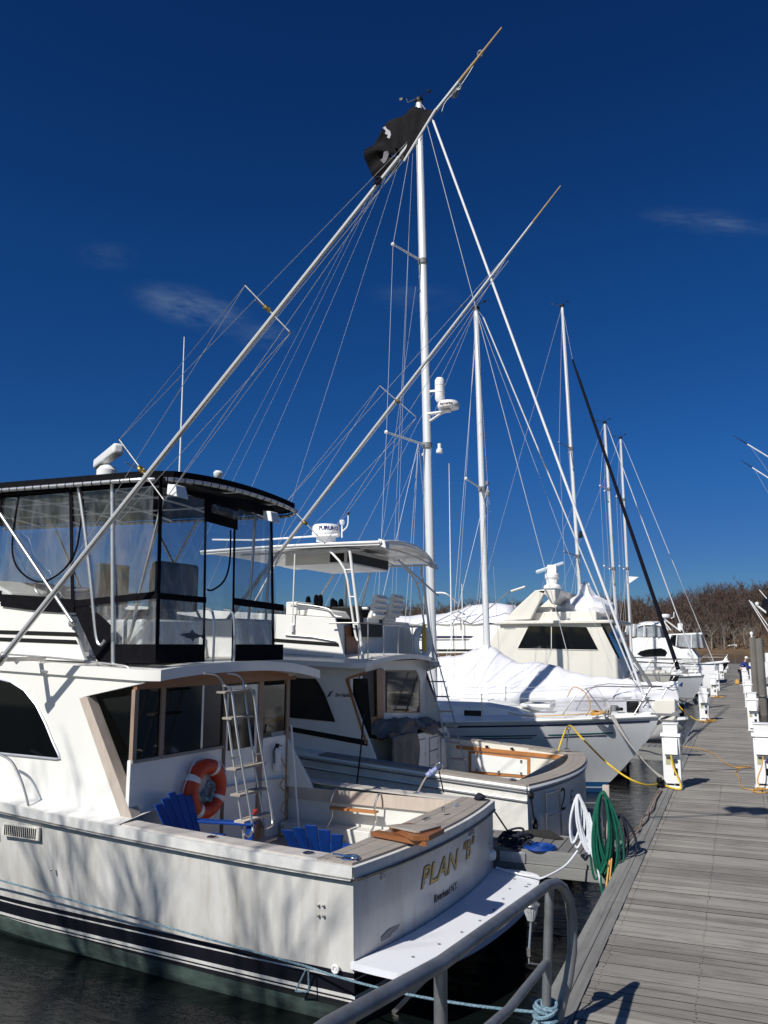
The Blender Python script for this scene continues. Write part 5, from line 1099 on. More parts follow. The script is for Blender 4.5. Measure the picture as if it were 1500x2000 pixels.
# locker cabinet with a crumpled canvas over it
CF = -2.62
ztop = B2.x(838, 1428, CF).z; mb = MB(B2); mb.box(-3.0, CF, B2.x(803, 1450, CF).y, 3.78, .3, ztop); cb = mb.build('locker_cabinet', gel2, b2, bev=.01)
drs = []
for a_, b_ in (((808, 1447), (831, 1503)), ((838, 1441), (855, 1463)), ((838, 1467), (855, 1491)), ((860, 1441), (872, 1500))):
    q0 = B2.x(*a_, CF); q1 = B2.x(*b_, CF); drs.append((q0.y, q1.y, q1.z, q0.z))
for (y0, y1, z0, z1) in drs:
    mb = MB(B2); mb.box(CF + .001, CF + .006, y0, y1, z0, z1); f_ = mb.build('door_seam', greyp, cb); mb = MB(B2); mb.box(CF + .002, CF + .012, y0 + .025, y1 - .025, z0 + .02, z1 - .02); mb.build('cabinet_door', gel2, cb)
    mb = MB(B2); mb.box(CF + .012, CF + .025, y1 - .06, y1 - .03, (z0 + z1) / 2 - .03, (z0 + z1) / 2 + .03); mb.build('latch', steel, cb)
canv = mat('grey_canvas', (.24, .215, .19), .9, var=.35, scale=4, bump=.3, bscale=12)
rq = random.Random(4); mb = MB(B2); rows = []
for i in range(26):
    r_ = []
    for j in range(26):
        u, v = i / 25, j / 25; y = 1.0 + 2.75 * v; x = -3.04 + .52 * u
        z = ztop + .03 + .08 * math.sin(7 * v + 3 * u) * math.sin(5 * u + 2) + .06 * math.sin(17 * v - 6 * u) + .04 * rq.random() + .10 * (1 - u) + .12 * math.exp(-((v - .3) ** 2) * 20)
        if u > .8: z -= (u - .8) * 1.2 * (.6 + .4 * math.sin(9 * v)); x -= .05
        z = max(z, ztop + .012 if u < .82 else ztop - .16)
        r_.append((x, y, z))
    rows.append(r_)
mb.grid(rows); mb.build('canvas_cover', canv, None, smooth=60, label='crumpled grey canvas thrown over the cockpit cabinet of the second boat', cat='canvas cover', origin=B2.W((-2.8, 2.7, 1.4)))
mb = MB(B2); rows = []
for i in range(14):
    z = ztop + .06 - (ztop - .3) * i / 13; rows.append([(CF + .04 + .03 * math.sin(j * 1.3 + i * .2) + .01 * i / 13, 1.0 + 1.15 * j / 14 + (.1 * math.sin(i * .5) if j > 11 else 0), z) for j in range(15)])
mb.grid(rows); mb.build('canvas_drape', canv, None, smooth=60, label='grey canvas hanging down the front of the cockpit cabinet', cat='canvas cover')
# roof
def rz2(y): return 2.84 - .14 * abs((y - 2.07) / 2.1) ** 2.2
ra0 = B2.m(716, 1302, .15).x; ra1 = B2.m(853, 1302, 4.05).x
mb = MB(B2); top = []; bot = []
for x in (-8.0, -6, -4.5, -3.4, -3.0, -2.75, -2.58, -2.48, -2.42):
    f_ = 0 if x < -2.8 else ((x + 2.8) / .38) ** 2 * .12; row = []; rb = []
    for j in range(21):
        y = .02 + f_ + (4.12 - 2 * f_) * j / 20; z = rz2(y) + .035 * (-2.42 - x) + .04; xx = x if x < -3.2 else -3.2 + (x + 3.2) / .78 * (ra0 + (ra1 - ra0) * y / 4.1 + .06 * math.sin(3.14 * y / 4.1) + 3.2); row.append(Vector((xx, y, z))); rb.append(Vector((xx, y, z - .085)))
    top.append(row); bot.append(rb)
mb.grid(top, flip=True); mb.grid(bot); mb.grid([[t_[0], b_[0]] for t_, b_ in zip(top, bot)]); mb.grid([[t_[-1], b_[-1]] for t_, b_ in zip(top, bot)], flip=True); mb.grid([top[-1], bot[-1]]); mb.grid([top[0], bot[0]], flip=True)
mb.build('cabin_roof', gel, b2, smooth=50)
# bridge coaming
yc_ = .42
cp = [B2.m(px, py, yc_) for px, py in ((676, 1298), (654, 1207), (565, 1201), (500, 1196), (470, 1290))]
mb = MB(B2); pp = [(p.x, yc_, p.z) for p in cp]; pp = pp[:3] + [(-8.2, yc_, pp[2][2] + .25), (-8.6, yc_, 3.0)]; mb.prism(pp, (0, .05, 0)); mb.prism([(x, 4.14 - y, z) for x, y, z in pp], (0, -.05, 0)); mb.each('bridge_coaming', gel, b2, bev=.008)
cp = [B2.m(px, py, yc_) for px, py in ((556, 1245), (661, 1256), (663, 1263), (556, 1252))]
mb = MB(B2); mb.prism([(p.x - (2 if i in (0, 3) else 0), yc_ - .006, p.z + (.1 if i in (0, 3) else 0)) for i, p in enumerate(cp)], (0, .004, 0)); mb.build('bridge_stripe', blackp, b2)
mb = MB(B2); mb.tube([B2.m(556, 1240, yc_ - .03), B2.m(610, 1244, yc_ - .03), B2.m(655, 1252, yc_ - .03)], .012, 6); mb.tube([B2.m(556, 1277, yc_ - .02), B2.m(648, 1283, yc_ - .02), B2.m(652, 1280, yc_ - .02)], .009, 6)
mb.tube([B2.m(672, 1175 + 100, .05), B2.m(690, 1277, .05)], .005, 5); mb.each('grab_rail', steel, b2)
mb = MB(B2)
for (a, b, c_, d) in ((564, 1176, 585, 1202), (586, 1192, 600, 1203)): q0 = B2.m(a, b, .6); q1 = B2.m(c_, d, .6); mb.box(q0.x, q1.x, .5, 1.1, q1.z, q0.z)
mb.hexa([tuple(B2.m(597, 1203, .5)), tuple(B2.m(650, 1207, .5)), tuple(B2.m(650, 1207, .5) + Vector((0, 2.4, 0))), tuple(B2.m(597, 1203, .5) + Vector((0, 2.4, 0))), tuple(B2.m(602, 1186, .5)), tuple(B2.m(640, 1192, .5)), tuple(B2.m(640, 1192, .5) + Vector((0, 2.4, 0))), tuple(B2.m(602, 1186, .5) + Vector((0, 2.4, 0)))])
mb.each('bridge_console', gel, b2, bev=.02)
mb = MB(B2)
for px, py in ((602, 1168), (618, 1165), (626, 1165), (650, 1172), (666, 1173), (655, 1176)):
    q = B2.m(px, py, 1.6); mb.lathe([(.04, -.2), (.055, -.1), (.045, 0), (.02, .04)], q)
mb.box(-4.2, -3.35, 1.2, 2.3, 3.2, 3.75); mb.each('instrument', blackp, b2, bev=.02)
mb = MB(B2); mb.box(-3.6, -3.5, .45, 3.7, 2.86, 3.42); mb.build('bridge_aft_panel', gel, b2)
bq(((674, 1222), (700, 1222), (700, 1285), (676, 1285)), teak, 'bridge_door', -3.48, .01)
def fchair(px, py, y, lb=''):
    q = B2.m(px, py, y); mb = MB(B2); mb.hexa([(q.x, q.y - .26, q.z - .22), (q.x + .10, q.y - .26, q.z - .22), (q.x + .10, q.y + .26, q.z - .22), (q.x, q.y + .26, q.z - .22), (q.x + .12, q.y - .24, q.z + .22), (q.x + .2, q.y - .24, q.z + .22), (q.x + .2, q.y + .24, q.z + .22), (q.x + .12, q.y + .24, q.z + .22)])
    mb.box(q.x - .42, q.x + .02, q.y - .26, q.y + .26, q.z - .30, q.z - .2)
    for s_ in (-.29, .29): mb.box(q.x - .35, q.x + .05, q.y + s_ - .035, q.y + s_ + .035, q.z - .06, q.z - .0)
    mb.cyl((q.x - .2, q.y, q.z - .3), (q.x - .2, q.y, 2.9), .045); mb.build('helm_chair', gel2, b2, bev=.025)
    mb = MB(B2)
    for k in range(4): mb.tube([(q.x + .14 + k * .018, q.y - .24, q.z - .15 + k * .1), (q.x + .14 + k * .018, q.y + .24, q.z - .15 + k * .1)], .03, 6)
    mb.build('chair_padding', gel2, b2)
fchair(728, 1186, 1.7); fchair(762, 1184, 2.7)
# railings round the bridge deck
mb = MB(B2)
zr = 3.42; RX0 = ra0 - .12; RX1 = ra1 - .12; rp = [(-3.45, .3, zr), (RX0 - .1, .3, zr), (RX0, .45, zr), (RX1, 3.6, zr), (RX1 - .1, 3.8, zr), (-3.7, 3.8, zr)]
mb.tube(rp, .013, 6)
for p in rp[1:-1] + [(RX0 + (RX1 - RX0) * k, .45 + 3.15 * k, zr) for k in (.25, .5, .77)]: mb.cyl(p, (p[0], p[1], rz2(p[1]) + .03), .012)
mb.tube(smoothpath([B2.m(565, 1178, .45), B2.m(610, 1183, .45), B2.m(642, 1190, .45), B2.m(655, 1203, .45), B2.m(668, 1205, .45)], 3), .012, 6)
mb.build('bridge_rail', steel, b2)
# hard top
def tz(x, y): return 4.74 + .05 * (1 - ((y - 2.05) / 1.9) ** 2) - .02 * max(0, x + 3) ** 2 * 2
mb = MB(B2); top = []; bot = []; ax_ = [-6.6, -6.2, -5.5, -4.8, -4.0, -3.2, -2.8, -2.5, -2.3]
ta0 = B2.m(743, 1060, .35).x; ta1 = B2.m(843, 1094, 3.8).x
for j in range(21):
    y = .32 + 3.5 * j / 20; cv = .45 * (1 - ((y - 2.07) / 1.75) ** 2); row = []; rb = []
    for k in range(13):
        xa_ = ta0 + (ta1 - ta0) * j / 20 + .10 * math.sin(3.14 * j / 20); x = -6.2 - cv * .9 + (xa_ + 6.2 + cv * .9) * k / 12; z = 4.74 + .13 * (1 - ((y - 2.07) / 1.75) ** 2) + .025 * (1 - ((x + 4.4) / 2) ** 2)
        row.append(Vector((x, y, z + .03))); rb.append(Vector((x, y, z - .02)))
    top.append(row); bot.append(rb)
mb.grid(top); mb.grid(bot, flip=True); mb.grid([top[0], bot[0]], flip=True); mb.grid([top[-1], bot[-1]]); mb.grid([[t_[0], b_[0]] for t_, b_ in zip(top, bot)]); mb.grid([[t_[-1], b_[-1]] for t_, b_ in zip(top, bot)], flip=True)
mb.build('hard_top', gel2, b2, smooth=50)
mb = MB(B2); mb.tube([t_[-1] for t_ in top], .028, 8); mb.tube(top[0], .026, 8); mb.build('top_edge', gel2, b2)
wpipe = mat('white_pipe', (.78, .78, .77), .35, var=.06)
mb = MB(B2)
for k, x in enumerate((-2.9, -3.7, -4.6)): mb.tube([(x, .4 + 3.35 * j / 10, 4.68 + .13 * (1 - ((.4 + 3.35 * j / 10 - 2.07) / 1.75) ** 2)) for j in range(11)], .018, 6)
for y in (.5, 3.6): mb.tube([(-2.9, y, 4.68), (-5.4, y, 4.70)], .02, 6)
mb.each('top_rib', wpipe, b2); mb = MB(B2); qa = B2.m(640, 1074, 1.0); qb = B2.m(676, 1100, 1.0); mb.box(qa.x - .9, qb.x, 1.0, 2.9, qb.z, 4.80); ob = mb.build('overhead_box', wpipe, b2, bev=.01); mb = MB(B2); mb.box(qb.x + .001, qb.x + .006, 1.05, 2.85, qb.z + .03, 4.72); mb.prism([(qa.x + .05, .995, qb.z + .03), (qb.x - .04, .995, qb.z + .03), (qb.x - .04, .995, 4.70), (qa.x + .05, .995, 4.70)], (0, .004, 0)); mb.each('open_shelf', blackp, ob)
def legset(y, nm='ladder_frame'):
    mb = MB(B2); A = [(-2.95, y, 4.62), (-2.80, y, 3.8), (-2.62, y, rz2(y) + .02)]; B_ = [(-3.35, y, 4.6), (-3.12, y, 4.36), (-2.9, y, 3.6), (-2.78, y, 3.1), (-2.68, y, 3.05)]
    A = [(B2.m(px, py, .42).x, y, B2.m(px, py, .42).z) for px, py in ((683, 1073), (695, 1170), (710, 1297))]; B_ = [(B2.m(px, py, .42).x, y, B2.m(px, py, .42).z) for px, py in ((642, 1074), (673, 1112), (685, 1180), (695, 1243), (703, 1251))]
    mb.tube(A, .026, 10); mb.tube(smoothpath(B_, 3), .02, 8)
    for t_ in (.18, .42, .66): p = lerp(A[0], A[2], t_); q = interp([(b[2], b[0]) for b in sorted(B_, key=lambda b: b[2])], p.z); mb.cyl(p, (q, y, p.z), .014)
    return mb.build(nm, wpipe, b2)
legset(.42); legset(.62) if 0 else None; legset(3.72)
mb = MB(B2)
mb.cyl((-4.6, .6, 4.72), (-5.5, .6, 3.3), .02); mb.cyl((-5.0, 3.6, 4.72), (-6.0, 3.6, 3.3), .02); mb.cyl((-4.2, 3.6, 4.7), (-4.6, 3.6, 3.3), .02); mb.cyl((-4.1, 2.2, 4.7), (-4.1, 2.2, 3.5), .025); mb.cyl((-3.2, 2.7, 4.72), (-2.72, 3.66, 4.05), .02); mb.each('top_brace', wpipe, b2)
for y, dz in ((.45, .0), (3.85, -.06)):
    x = top[0][-1].x if y < 1 else top[-1][-1].x; mb = MB(B2); mb.hexa([(x - .04, y - .11, 4.72 + dz), (x + .10, y - .09, 4.66 + dz), (x + .10, y + .09, 4.66 + dz), (x - .04, y + .11, 4.72 + dz), (x - .04, y - .1, 4.84 + dz), (x + .07, y - .08, 4.80 + dz), (x + .07, y + .08, 4.80 + dz), (x - .04, y + .1, 4.84 + dz)]); mb.build('flood_light', whitep, b2, bev=.01)
c_ = B2.m(637, 1049, 1.9); mb = MB(B2); mb.lathe([(.20, -.10), (.26, -.09), (.28, -.06), (.28, -.01), (.275, .0), (.27, .1), (.24, .135), (.0, .15)], (c_.x, c_.y, c_.z + .1), n=32); rd = mb.build('radar_dome', whitep, b2, smooth=40)
mb = MB(B2); mb.box(c_.x - .15, c_.x + .15, c_.y - .12, c_.y + .12, c_.z - .1, c_.z + .0); mb.build('radar_base', whitep, rd)
dv = (B2.c - Vector(c_)); a0 = math.atan2(dv.y, dv.x) + .22
def cylmap(c, r, a0, z0): return lambda u, v: B2.W((c.x + r * math.cos(a0 + u / r), c.y + r * math.sin(a0 + u / r), c.z + z0 + v))
text_obj('maker_mark', 'FURUNO', .105, cylmap(c_, .2785, a0, .112), mat('blue_print', (.01, .03, .16), .5, var=0), rd, 0, .004, sx=.98)
mb = MB(B2); q = B2.m(668, 1050, 1.9); mb.cyl(q, q + Vector((0, 0, .26)), .016); mb.lathe([(.03, .25), (.05, .28), (.05, .33), (.03, .35), (0, .355)], q); mb.tube(smoothpath([q + Vector((0, 0, .12)), q + Vector((.1, 0, .2)), q + Vector((.13, 0, .3)), q + Vector((.13, 0, .44))], 3), .012, 6); mb.build('gps_antenna', whitep, b2)
mb = MB(B2); mb.lathe([(.025, 0), (.025, .05), (0, .055)], q + Vector((.13, 0, .44))); mb.build('anchor_light', blackp, b2)
mb = MB(B2); mb.tube([B2.m(660, 1044, 1.2), B2.m(590, 1049, 1.2), B2.m(500, 1055, 1.2), B2.m(415, 1054, 1.2)], .018, 6); mb.build('stowed_antenna', whitep, b2)
mb = MB(B2); mb.tube([B2.m(571, 1218, .36), B2.m(576, 1082, .36)], .012, 6); q = B2.m(570, 1228, .38); mb.box(q.x - .03, q.x + .03, q.y - .03, q.y + .04, q.z - .06, q.z + .06); mb.build('whip_antenna', whitep, b2)
# tall steel ladder with wooden treads from bridge to cockpit
mb = MB(B2)
def l2(px, py): return B2.m(px, py, 3.75 - (py - 1250) * .0016)
mb.tube(smoothpath([l2(826, 1215), l2(829, 1262), l2(838, 1300), l2(860, 1400), l2(884, 1503)], 3), .014, 6); mb.tube(smoothpath([l2(838, 1215), l2(846, 1262), l2(858, 1300), l2(885, 1400), l2(911, 1503)], 3), .014, 6)
mb.tube(smoothpath([l2(812, 1222), l2(826, 1235), l2(838, 1300), l2(872, 1461)], 3), .011, 6)
ld2 = mb.build('ladder', steel, b2)
for py in (1301, 1331, 1360, 1389, 1418, 1450, 1482):
    t_ = (py - 1262) / 241; a = l2(829 + 55 * t_, py); b = l2(846 + 65 * t_, py); mb = MB(B2); mb.box(a.x - .02, b.x + .03, a.y - .05, a.y + .10, a.z - .012, a.z + .012); mb.build('step', palewood if py > 1380 else alum, ld2)
# white life ring and warning sign on the aft rail
rc2 = (RX1 + .09, 3.30, 3.08)
t = ring(B2, rc2, (1, -.1, 0), .27, .075, 'white life ring hanging on the aft bridge rail of the second boat', gel2, rope_w)
mb = MB(B2)
for k in range(4): mb.tube(smoothpath([(RX1 + .17, 3.22 + .02 * k, 3.45), (RX1 + .19, 3.15 + .03 * k, 3.3), (RX1 + .19, 3.2 + .02 * k, 2.95), (RX1 + .18, 3.28, 3.0), (RX1 + .17, 3.26, 3.4)], 4), .014, 6)
mb.build('rope_hank', rope_y, None, label='hank of yellow rope hanging through the white life ring', cat='rope')
sgn = MB(B2); sgn.box(RX1 + .02, RX1 + .025, 3.62, 3.78, 3.1, 3.32); sg_ = sgn.build('warning_sign', redm, b2); sgn = MB(B2); sgn.box(RX1 + .026, RX1 + .028, 3.64, 3.76, 3.12, 3.2); sgn.build('text_block', whitep, sg_)
# transom gear and lettering
def tr2(cy, cz, off): 
    def f(u, v): y = cy + u; z = cz + v; t_ = (z - H2.zb) / (H2.sheer(0) - H2.zb); q = H2.tr(min(max(y, 0), 4.14), t_); return B2.W((q.x + off, y, z))
    return f
def T2pick(px, py):
    x = .05
    for _ in range(12):
        q = B2.x(px, py, x); t_ = (q.z - H2.zb) / (H2.sheer(0) - H2.zb); x = H2.tr(min(max(q.y, 0), 4.14), min(1, max(0, t_))).x
    return q
qa, qb = T2pick(1090, 1588), T2pick(1106, 1534); qc, qd = T2pick(1110, 1573), T2pick(1121, 1540)
text_obj('name_letters', '2', (qb.z - qa.z) / .70, tr2((qa.y + qb.y) / 2, qa.z, .004), blackp, b2, .15, -.004, sx=1.25)
text_obj('name_letters', 'E', (qd.z - qc.z) / .70, tr2((qc.y + qd.y) / 2, qc.z, .004), blackp, b2, .15, -.004, sx=1.3)
def T2p(y, z, off=0): return B2.I @ Vector(tr2(y, z, off)(0, 0))
mb = MB(B2)
LY = (T2pick(1073, 1530).y, T2pick(1088, 1530).y)
for y in LY: mb.tube(smoothpath([T2p(y, .86, .05), T2p(y, .5, .06), T2p(y, .0, .08), T2p(y, -.12, .2), T2p(y, -.14, .55)], 3), .016, 6)
for z in (.84, .5, .12): mb.cyl(T2p(LY[0], z, .055), T2p(LY[1], z, .055), .014)
mb.tube(smoothpath([T2p(1.95, .3, .08), T2p(2.0, .1, .2), T2p(2.1, .08, .5), T2p(2.5, .08, .5)], 3), .014, 6); mb.each('boarding_ladder', steel, b2)
mb = MB(B2); e1_ = T2pick(1048, 1555); e2_ = T2pick(1048, 1610); yy = e1_.y; mb.lathe([(.0, 0), (.05, .02), (.055, .05), (.04, .08)], T2p(yy, e1_.z, .03), (1, 0, 0)); mb.tube([T2p(yy, e1_.z, .07), T2p(yy + .03, e2_.z + .05, .10)], .014, 6); mb.torus(T2p(yy, e2_.z, .12), (1, 0, .1), .09, .018, 20, 6); mb.cyl(T2p(yy - .1, e2_.z, .12), T2p(yy + .1, e2_.z, .12), .012); mb.cyl(T2p(yy, e2_.z - .1, .12), T2p(yy, e2_.z + .1, .12), .012); mb.build('outboard_bracket', blackp, b2)
mb = MB(B2); pts_ = [(T2p(y, .0).x - .02, y, .0) for y in [.1 + .2 * k for k in range(20)]]; mb.prism(pts_ + [(.55, 3.9, 0), (.72, 2.9, 0), (.72, 1.2, 0), (.5, .3, 0)], (0, 0, .05)) ; mb.build('swim_platform', teakgrey, b2)
mb = MB(B2); mb.tube(smoothpath([B2.m(1107, 1462, 3.97), B2.m(1108, 1447, 3.97), B2.m(1111, 1425, 3.97)], 3), .016, 8); mb.torus(B2.m(1111, 1423, 3.97), (0, 1, 0), .03, .01, 12, 6); mb.lathe([(.05, 0), (.05, .01), (.02, .02)], B2.m(1107, 1463, 3.97)); mb.build('line_guide', chrome, b2)
mb = MB(); mb.tube([B2.W(B2.m(711, 1395, .25)), B2.W(B2.m(709, 1415, .1)), B2.W(B2.m(704, 1470, -.05)), B2.W(B2.m(697, 1530, -.1)), B2.W(B2.m(696, 1600, -.2))], .013, 6); mb.build('mooring_line', rope_n, None, label='dark line hanging down the side of the second boat beside its cabin', cat='rope')
# ================================================================ SAILING YACHTS
SROUND = [(0, .02), (.12, .42), (.25, .70), (.4, .86), (.6, .96), (.8, .99), (1, 1)]
def mast(fr, par, base, top, w_=.10, d=.07, m_=mastm, taper=.75):
    """oval aluminium tube with a sail track"""
    mb = MB(fr); b = Vector(base); t_ = Vector(top); n = 16; rows = []
    for i in range(13):
        s_ = i / 12; k = 1 if s_ < .8 else 1 - (1 - taper) * (s_ - .8) / .2; c_ = lerp(b, t_, s_); rows.append([c_ + Vector((math.cos(6.2832 * j / n) * w_ * k, math.sin(6.2832 * j / n) * d * k, 0)) for j in range(n)])
    mb.grid(rows, closed=True); mb.poly(rows[-1]); o = mb.build('mast', m_, par, smooth=50)
    mb = MB(fr); mb.beam(b + Vector((-w_ * .98, 0, .1)), lerp(b, t_, .99) + Vector((-w_ * .8, 0, 0)), .03, .02, (0, 1, 0)); mb.build('sail_track', greyp, o)
    return o
def rigline(fr, par, segs, r=.004, nm='stay', m_=wire, n=4):
    mb = MB(fr)
    for s_ in segs: mb.tube(s_, r, n)
    return mb.build(nm, m_, par, smooth=0)
def spreaders(fr, par, mastpt, half, sweep, m_=mastm, r=.035, lift=.06, ln=.06):
    tips = []
    for sd in (-1, 1):
        tip = Vector(mastpt) + Vector((-sweep, sd * half, lift)); mb = MB(fr); mb.tube([mastpt, tip], [r, r * .7], 8); mb.lathe([(.0, -.06), (.05, -.03), (.05, .03), (0, .06)], tip, (0, 1, 0), 8); mb.build('spreader', m_, par); tips.append(tip)
    mb = MB(fr); mb.lathe([(.13, -.07), (.13, .07)], mastpt, (0, 0, 1), 12); mb.build('spreader_bracket', greyp, par); return tips
def vane(fr, par, top, s_=1.0):
    mb = MB(fr); t_ = Vector(top); mb.tube([t_, t_ + Vector((.0, 0, .12 * s_)), t_ + Vector((-.45 * s_, 0, .02)), t_ + Vector((-.5 * s_, 0, .22 * s_))], .012, 5); mb.tube([t_ + Vector((.0, 0, .1)), t_ + Vector((.42 * s_, 0, .26 * s_))], .012, 5)
    mb.lathe([(.05, 0), (.05, .05), (.0, .08)], t_ + Vector((.42 * s_, 0, .24 * s_)), n=8); mb.cyl(t_, t_ + Vector((0, 0, .7 * s_)), .005, n=4); mb.cyl(t_ + Vector((-.7 * s_, 0, .24 * s_)), t_ + Vector((-.3 * s_, 0, .22 * s_)), .01, n=4)
    mb.box(t_.x - .78 * s_, t_.x - .66 * s_, t_.y - .01, t_.y + .01, t_.z + .2 * s_, t_.z + .3 * s_); mb.lathe([(.12, -.05), (.12, .03), (.05, .07)], t_, n=10); mb.build('wind_vane', blackp, par)
def shroud_set(fr, par, top, tipsets, chain_y, chain_x, zdeck, r=.005):
    segs = []
    for k, sd in enumerate((-1, 1)):
        pts = [Vector(top)] + [t_[k] for t_ in tipsets] + [Vector((chain_x, sd * chain_y, zdeck))]; segs.append(pts)
        low = tipsets[-1][k]; mroot = Vector((top[0] + (chain_x - top[0]) * 0, 0, low.z)); mroot.x = low.x + .35
        segs.append([mroot, Vector((chain_x - .5, sd * (chain_y - .1), zdeck))]); segs.append([mroot, Vector((chain_x + .6, sd * (chain_y - .1), zdeck))])
    return rigline(fr, par, segs, r, 'shroud')
def pulpit(fr, par, x0, half, z0, ln=1.6, h=.62, m_=steel, r=.0125):
    mb = MB(fr)
    mb.tube(smoothpath([(x0 - ln, -half, z0), (x0 - ln + .05, -half, z0 + .1), (x0 - ln + .5, -half * .86, z0 + h), (x0 - .4, -half * .5, z0 + h + .04), (x0 + .12, -.12, z0 + h + .04), (x0 + .16, 0, z0 + h + .04), (x0 + .12, .12, z0 + h + .04), (x0 - .4, half * .5, z0 + h + .04), (x0 - ln + .5, half * .86, z0 + h), (x0 - ln + .05, half, z0 + .1), (x0 - ln, half, z0)], 3), r, 6)
    mb.tube([(x0 - ln + .25, -half * .93, z0 + .32), (x0 + .0, -.1, z0 + .32), (x0 + .0, .1, z0 + .32), (x0 - ln + .25, half * .93, z0 + .32)], r * .8, 6)
    for sd in (-1, 1): mb.tube([(x0 - .05, sd * .12, z0 + h + .04), (x0 - .45, sd * .25, z0)], r, 6); mb.tube([(x0 - ln + .5, sd * half * .86, z0 + h), (x0 - ln + .9, sd * half * .7, z0)], r * .9, 6)
    return mb.build('pulpit', m_, par)
# ---- yacht 1
S1 = Fr(-1.70, 20.0, 0)
s1 = thing('sailing_yacht', 'white sailing yacht with blue underside and green side stripes, bow to the walkway, tallest mast', 'sailing boat', S1)
HS1 = Hull(S1, -11.6, 0, 3.7, 0, lambda u: 1.27 + .22 * u ** 2.2, zb=-.9, rake=2.1, flare=.42, bulge=.1, shape=SAILSH, side=SROUND)
hs1 = bands('yacht_hull_paint', [(-1, (.015, .075, .20)), (-.16, (.55, .58, .62)), (-.135, (.015, .10, .26)), (-.02, (.70, .71, .72))], dirt=.05)
HS1.skin(30, 12).build('hull', hs1, s1, smooth=40)
HS1.rail(.035, 0, 1, 1, .012, -.01, n=36).build('toe_rail', gel2, s1)
def hstripe(H, dz0, dz1, u0, u1, m_, nm, sd=-1, off=.006, n=26):
    mb = MB(H.fr); rows = []
    for i in range(n + 1):
        u = u0 + (u1 - u0) * i / n; zs = H.sheer(u); t0 = (zs + dz0 - H.zb) / (zs - H.zb); t1 = (zs + dz1 - H.zb) / (zs - H.zb); rows.append([H.pt(u, t0, sd, off), H.pt(u, t1, sd, off)])
    mb.grid(rows, flip=(sd * H.sg > 0)); return mb.build(nm, m_, s1 if H is HS1 else MWP[H], smooth=60)
navyp = mat('navy_stripe', (.015, .02, .06), .4, var=.1); greenp = mat('green_stripe', (.01, .12, .11), .4, var=.1)
hstripe(HS1, -.14, -.10, 0, .985, navyp, 'sheer_stripe'); hstripe(HS1, -.36, -.33, 0, .93, greenp, 'side_stripe'); hstripe(HS1, -.41, -.385, 0, .92, navyp, 'side_stripe')
HS1.deck(0, .985, -.01, .10).build('deck', gel2, s1, smooth=60)
def coach(fr, par, x0, x1, hw0, hw1, z0, h, nm='coachroof', m_=gel2):
    mb = MB(fr); rows = []
    for i in range(11):
        s_ = i / 10; x = x0 + (x1 - x0) * s_; hw = hw0 + (hw1 - hw0) * s_; hh = h * min(1, (1 - s_) * 5 + .12) ** .6
        rows.append([(x, -hw, z0), (x, -hw * .93, z0 + hh * .8), (x, -hw * .7, z0 + hh), (x, 0, z0 + hh * 1.1), (x, hw * .7, z0 + hh), (x, hw * .93, z0 + hh * .8), (x, hw, z0)])
    mb.grid(rows, flip=True); mb.poly(rows[0]); mb.poly(rows[-1][::-1]); return mb.build(nm, m_, par, smooth=35)
coach(S1, s1, -8.6, -2.6, 1.25, .55, 1.30, .40)
def oncoach(x0, x1, z0, z1, y, nm='port_window'): mb = MB(S1); mb.prism([(x0, y, z0), (x1, y + .0, z0), (x1, y + .02, z1), (x0, y + .02, z1)], (0, -.02, 0)); return mb.build(nm, glass, s1, bev=.02)
q = S1.m(906, 1398, -1.22); q2 = S1.m(942, 1388, -1.18); oncoach(q.x, q2.x, q.z, q2.z, -1.20); oncoach(q.x - 1.4, q2.x - 1.4, q.z, q2.z, -1.28); oncoach(q.x - 2.8, q2.x - 2.6, q.z, q2.z, -1.29)
mb = MB(S1); q = S1.z(1027, 1379, 1.72); mb.box(q.x - .42, q.x + .3, -.32, .32, 1.60, 1.69); hh = mb.build('deck_hatch', gel2, s1, bev=.03); mb = MB(S1); mb.box(q.x - .34, q.x + .22, -.25, .25, 1.691, 1.70); mb.build('pane', glass, hh); mb = MB(S1); mb.box(q.x - 1.9, q.x - 1.2, -.3, .3, 1.66, 1.75); mb.build('deck_hatch', gel2, s1, bev=.02)
m1t = S1.I @ Vector(WF.m(818, 196, 20)); m1b = S1.I @ Vector(WF.m(845, 1290, 20)); d_ = (m1t - m1b); m1b = m1b - d_ * ((m1b.z - 1.7) / d_.z)
mo = mast(S1, s1, m1b, m1t, .115, .085); vane(S1, s1, m1t, .75)
def onmast(b, t_, z): return lerp(b, t_, (z - b.z) / (t_.z - b.z))
tu = spreaders(S1, s1, onmast(m1b, m1t, S1.m(832, 510, 0).z), 1.05, .45, lift=.1); tl = spreaders(S1, s1, onmast(m1b, m1t, S1.m(840, 870, 0).z), 1.35, .6, lift=.1)
shroud_set(S1, s1, m1t, [tu, tl], 1.75, m1b.x - .9, 1.36, .006)
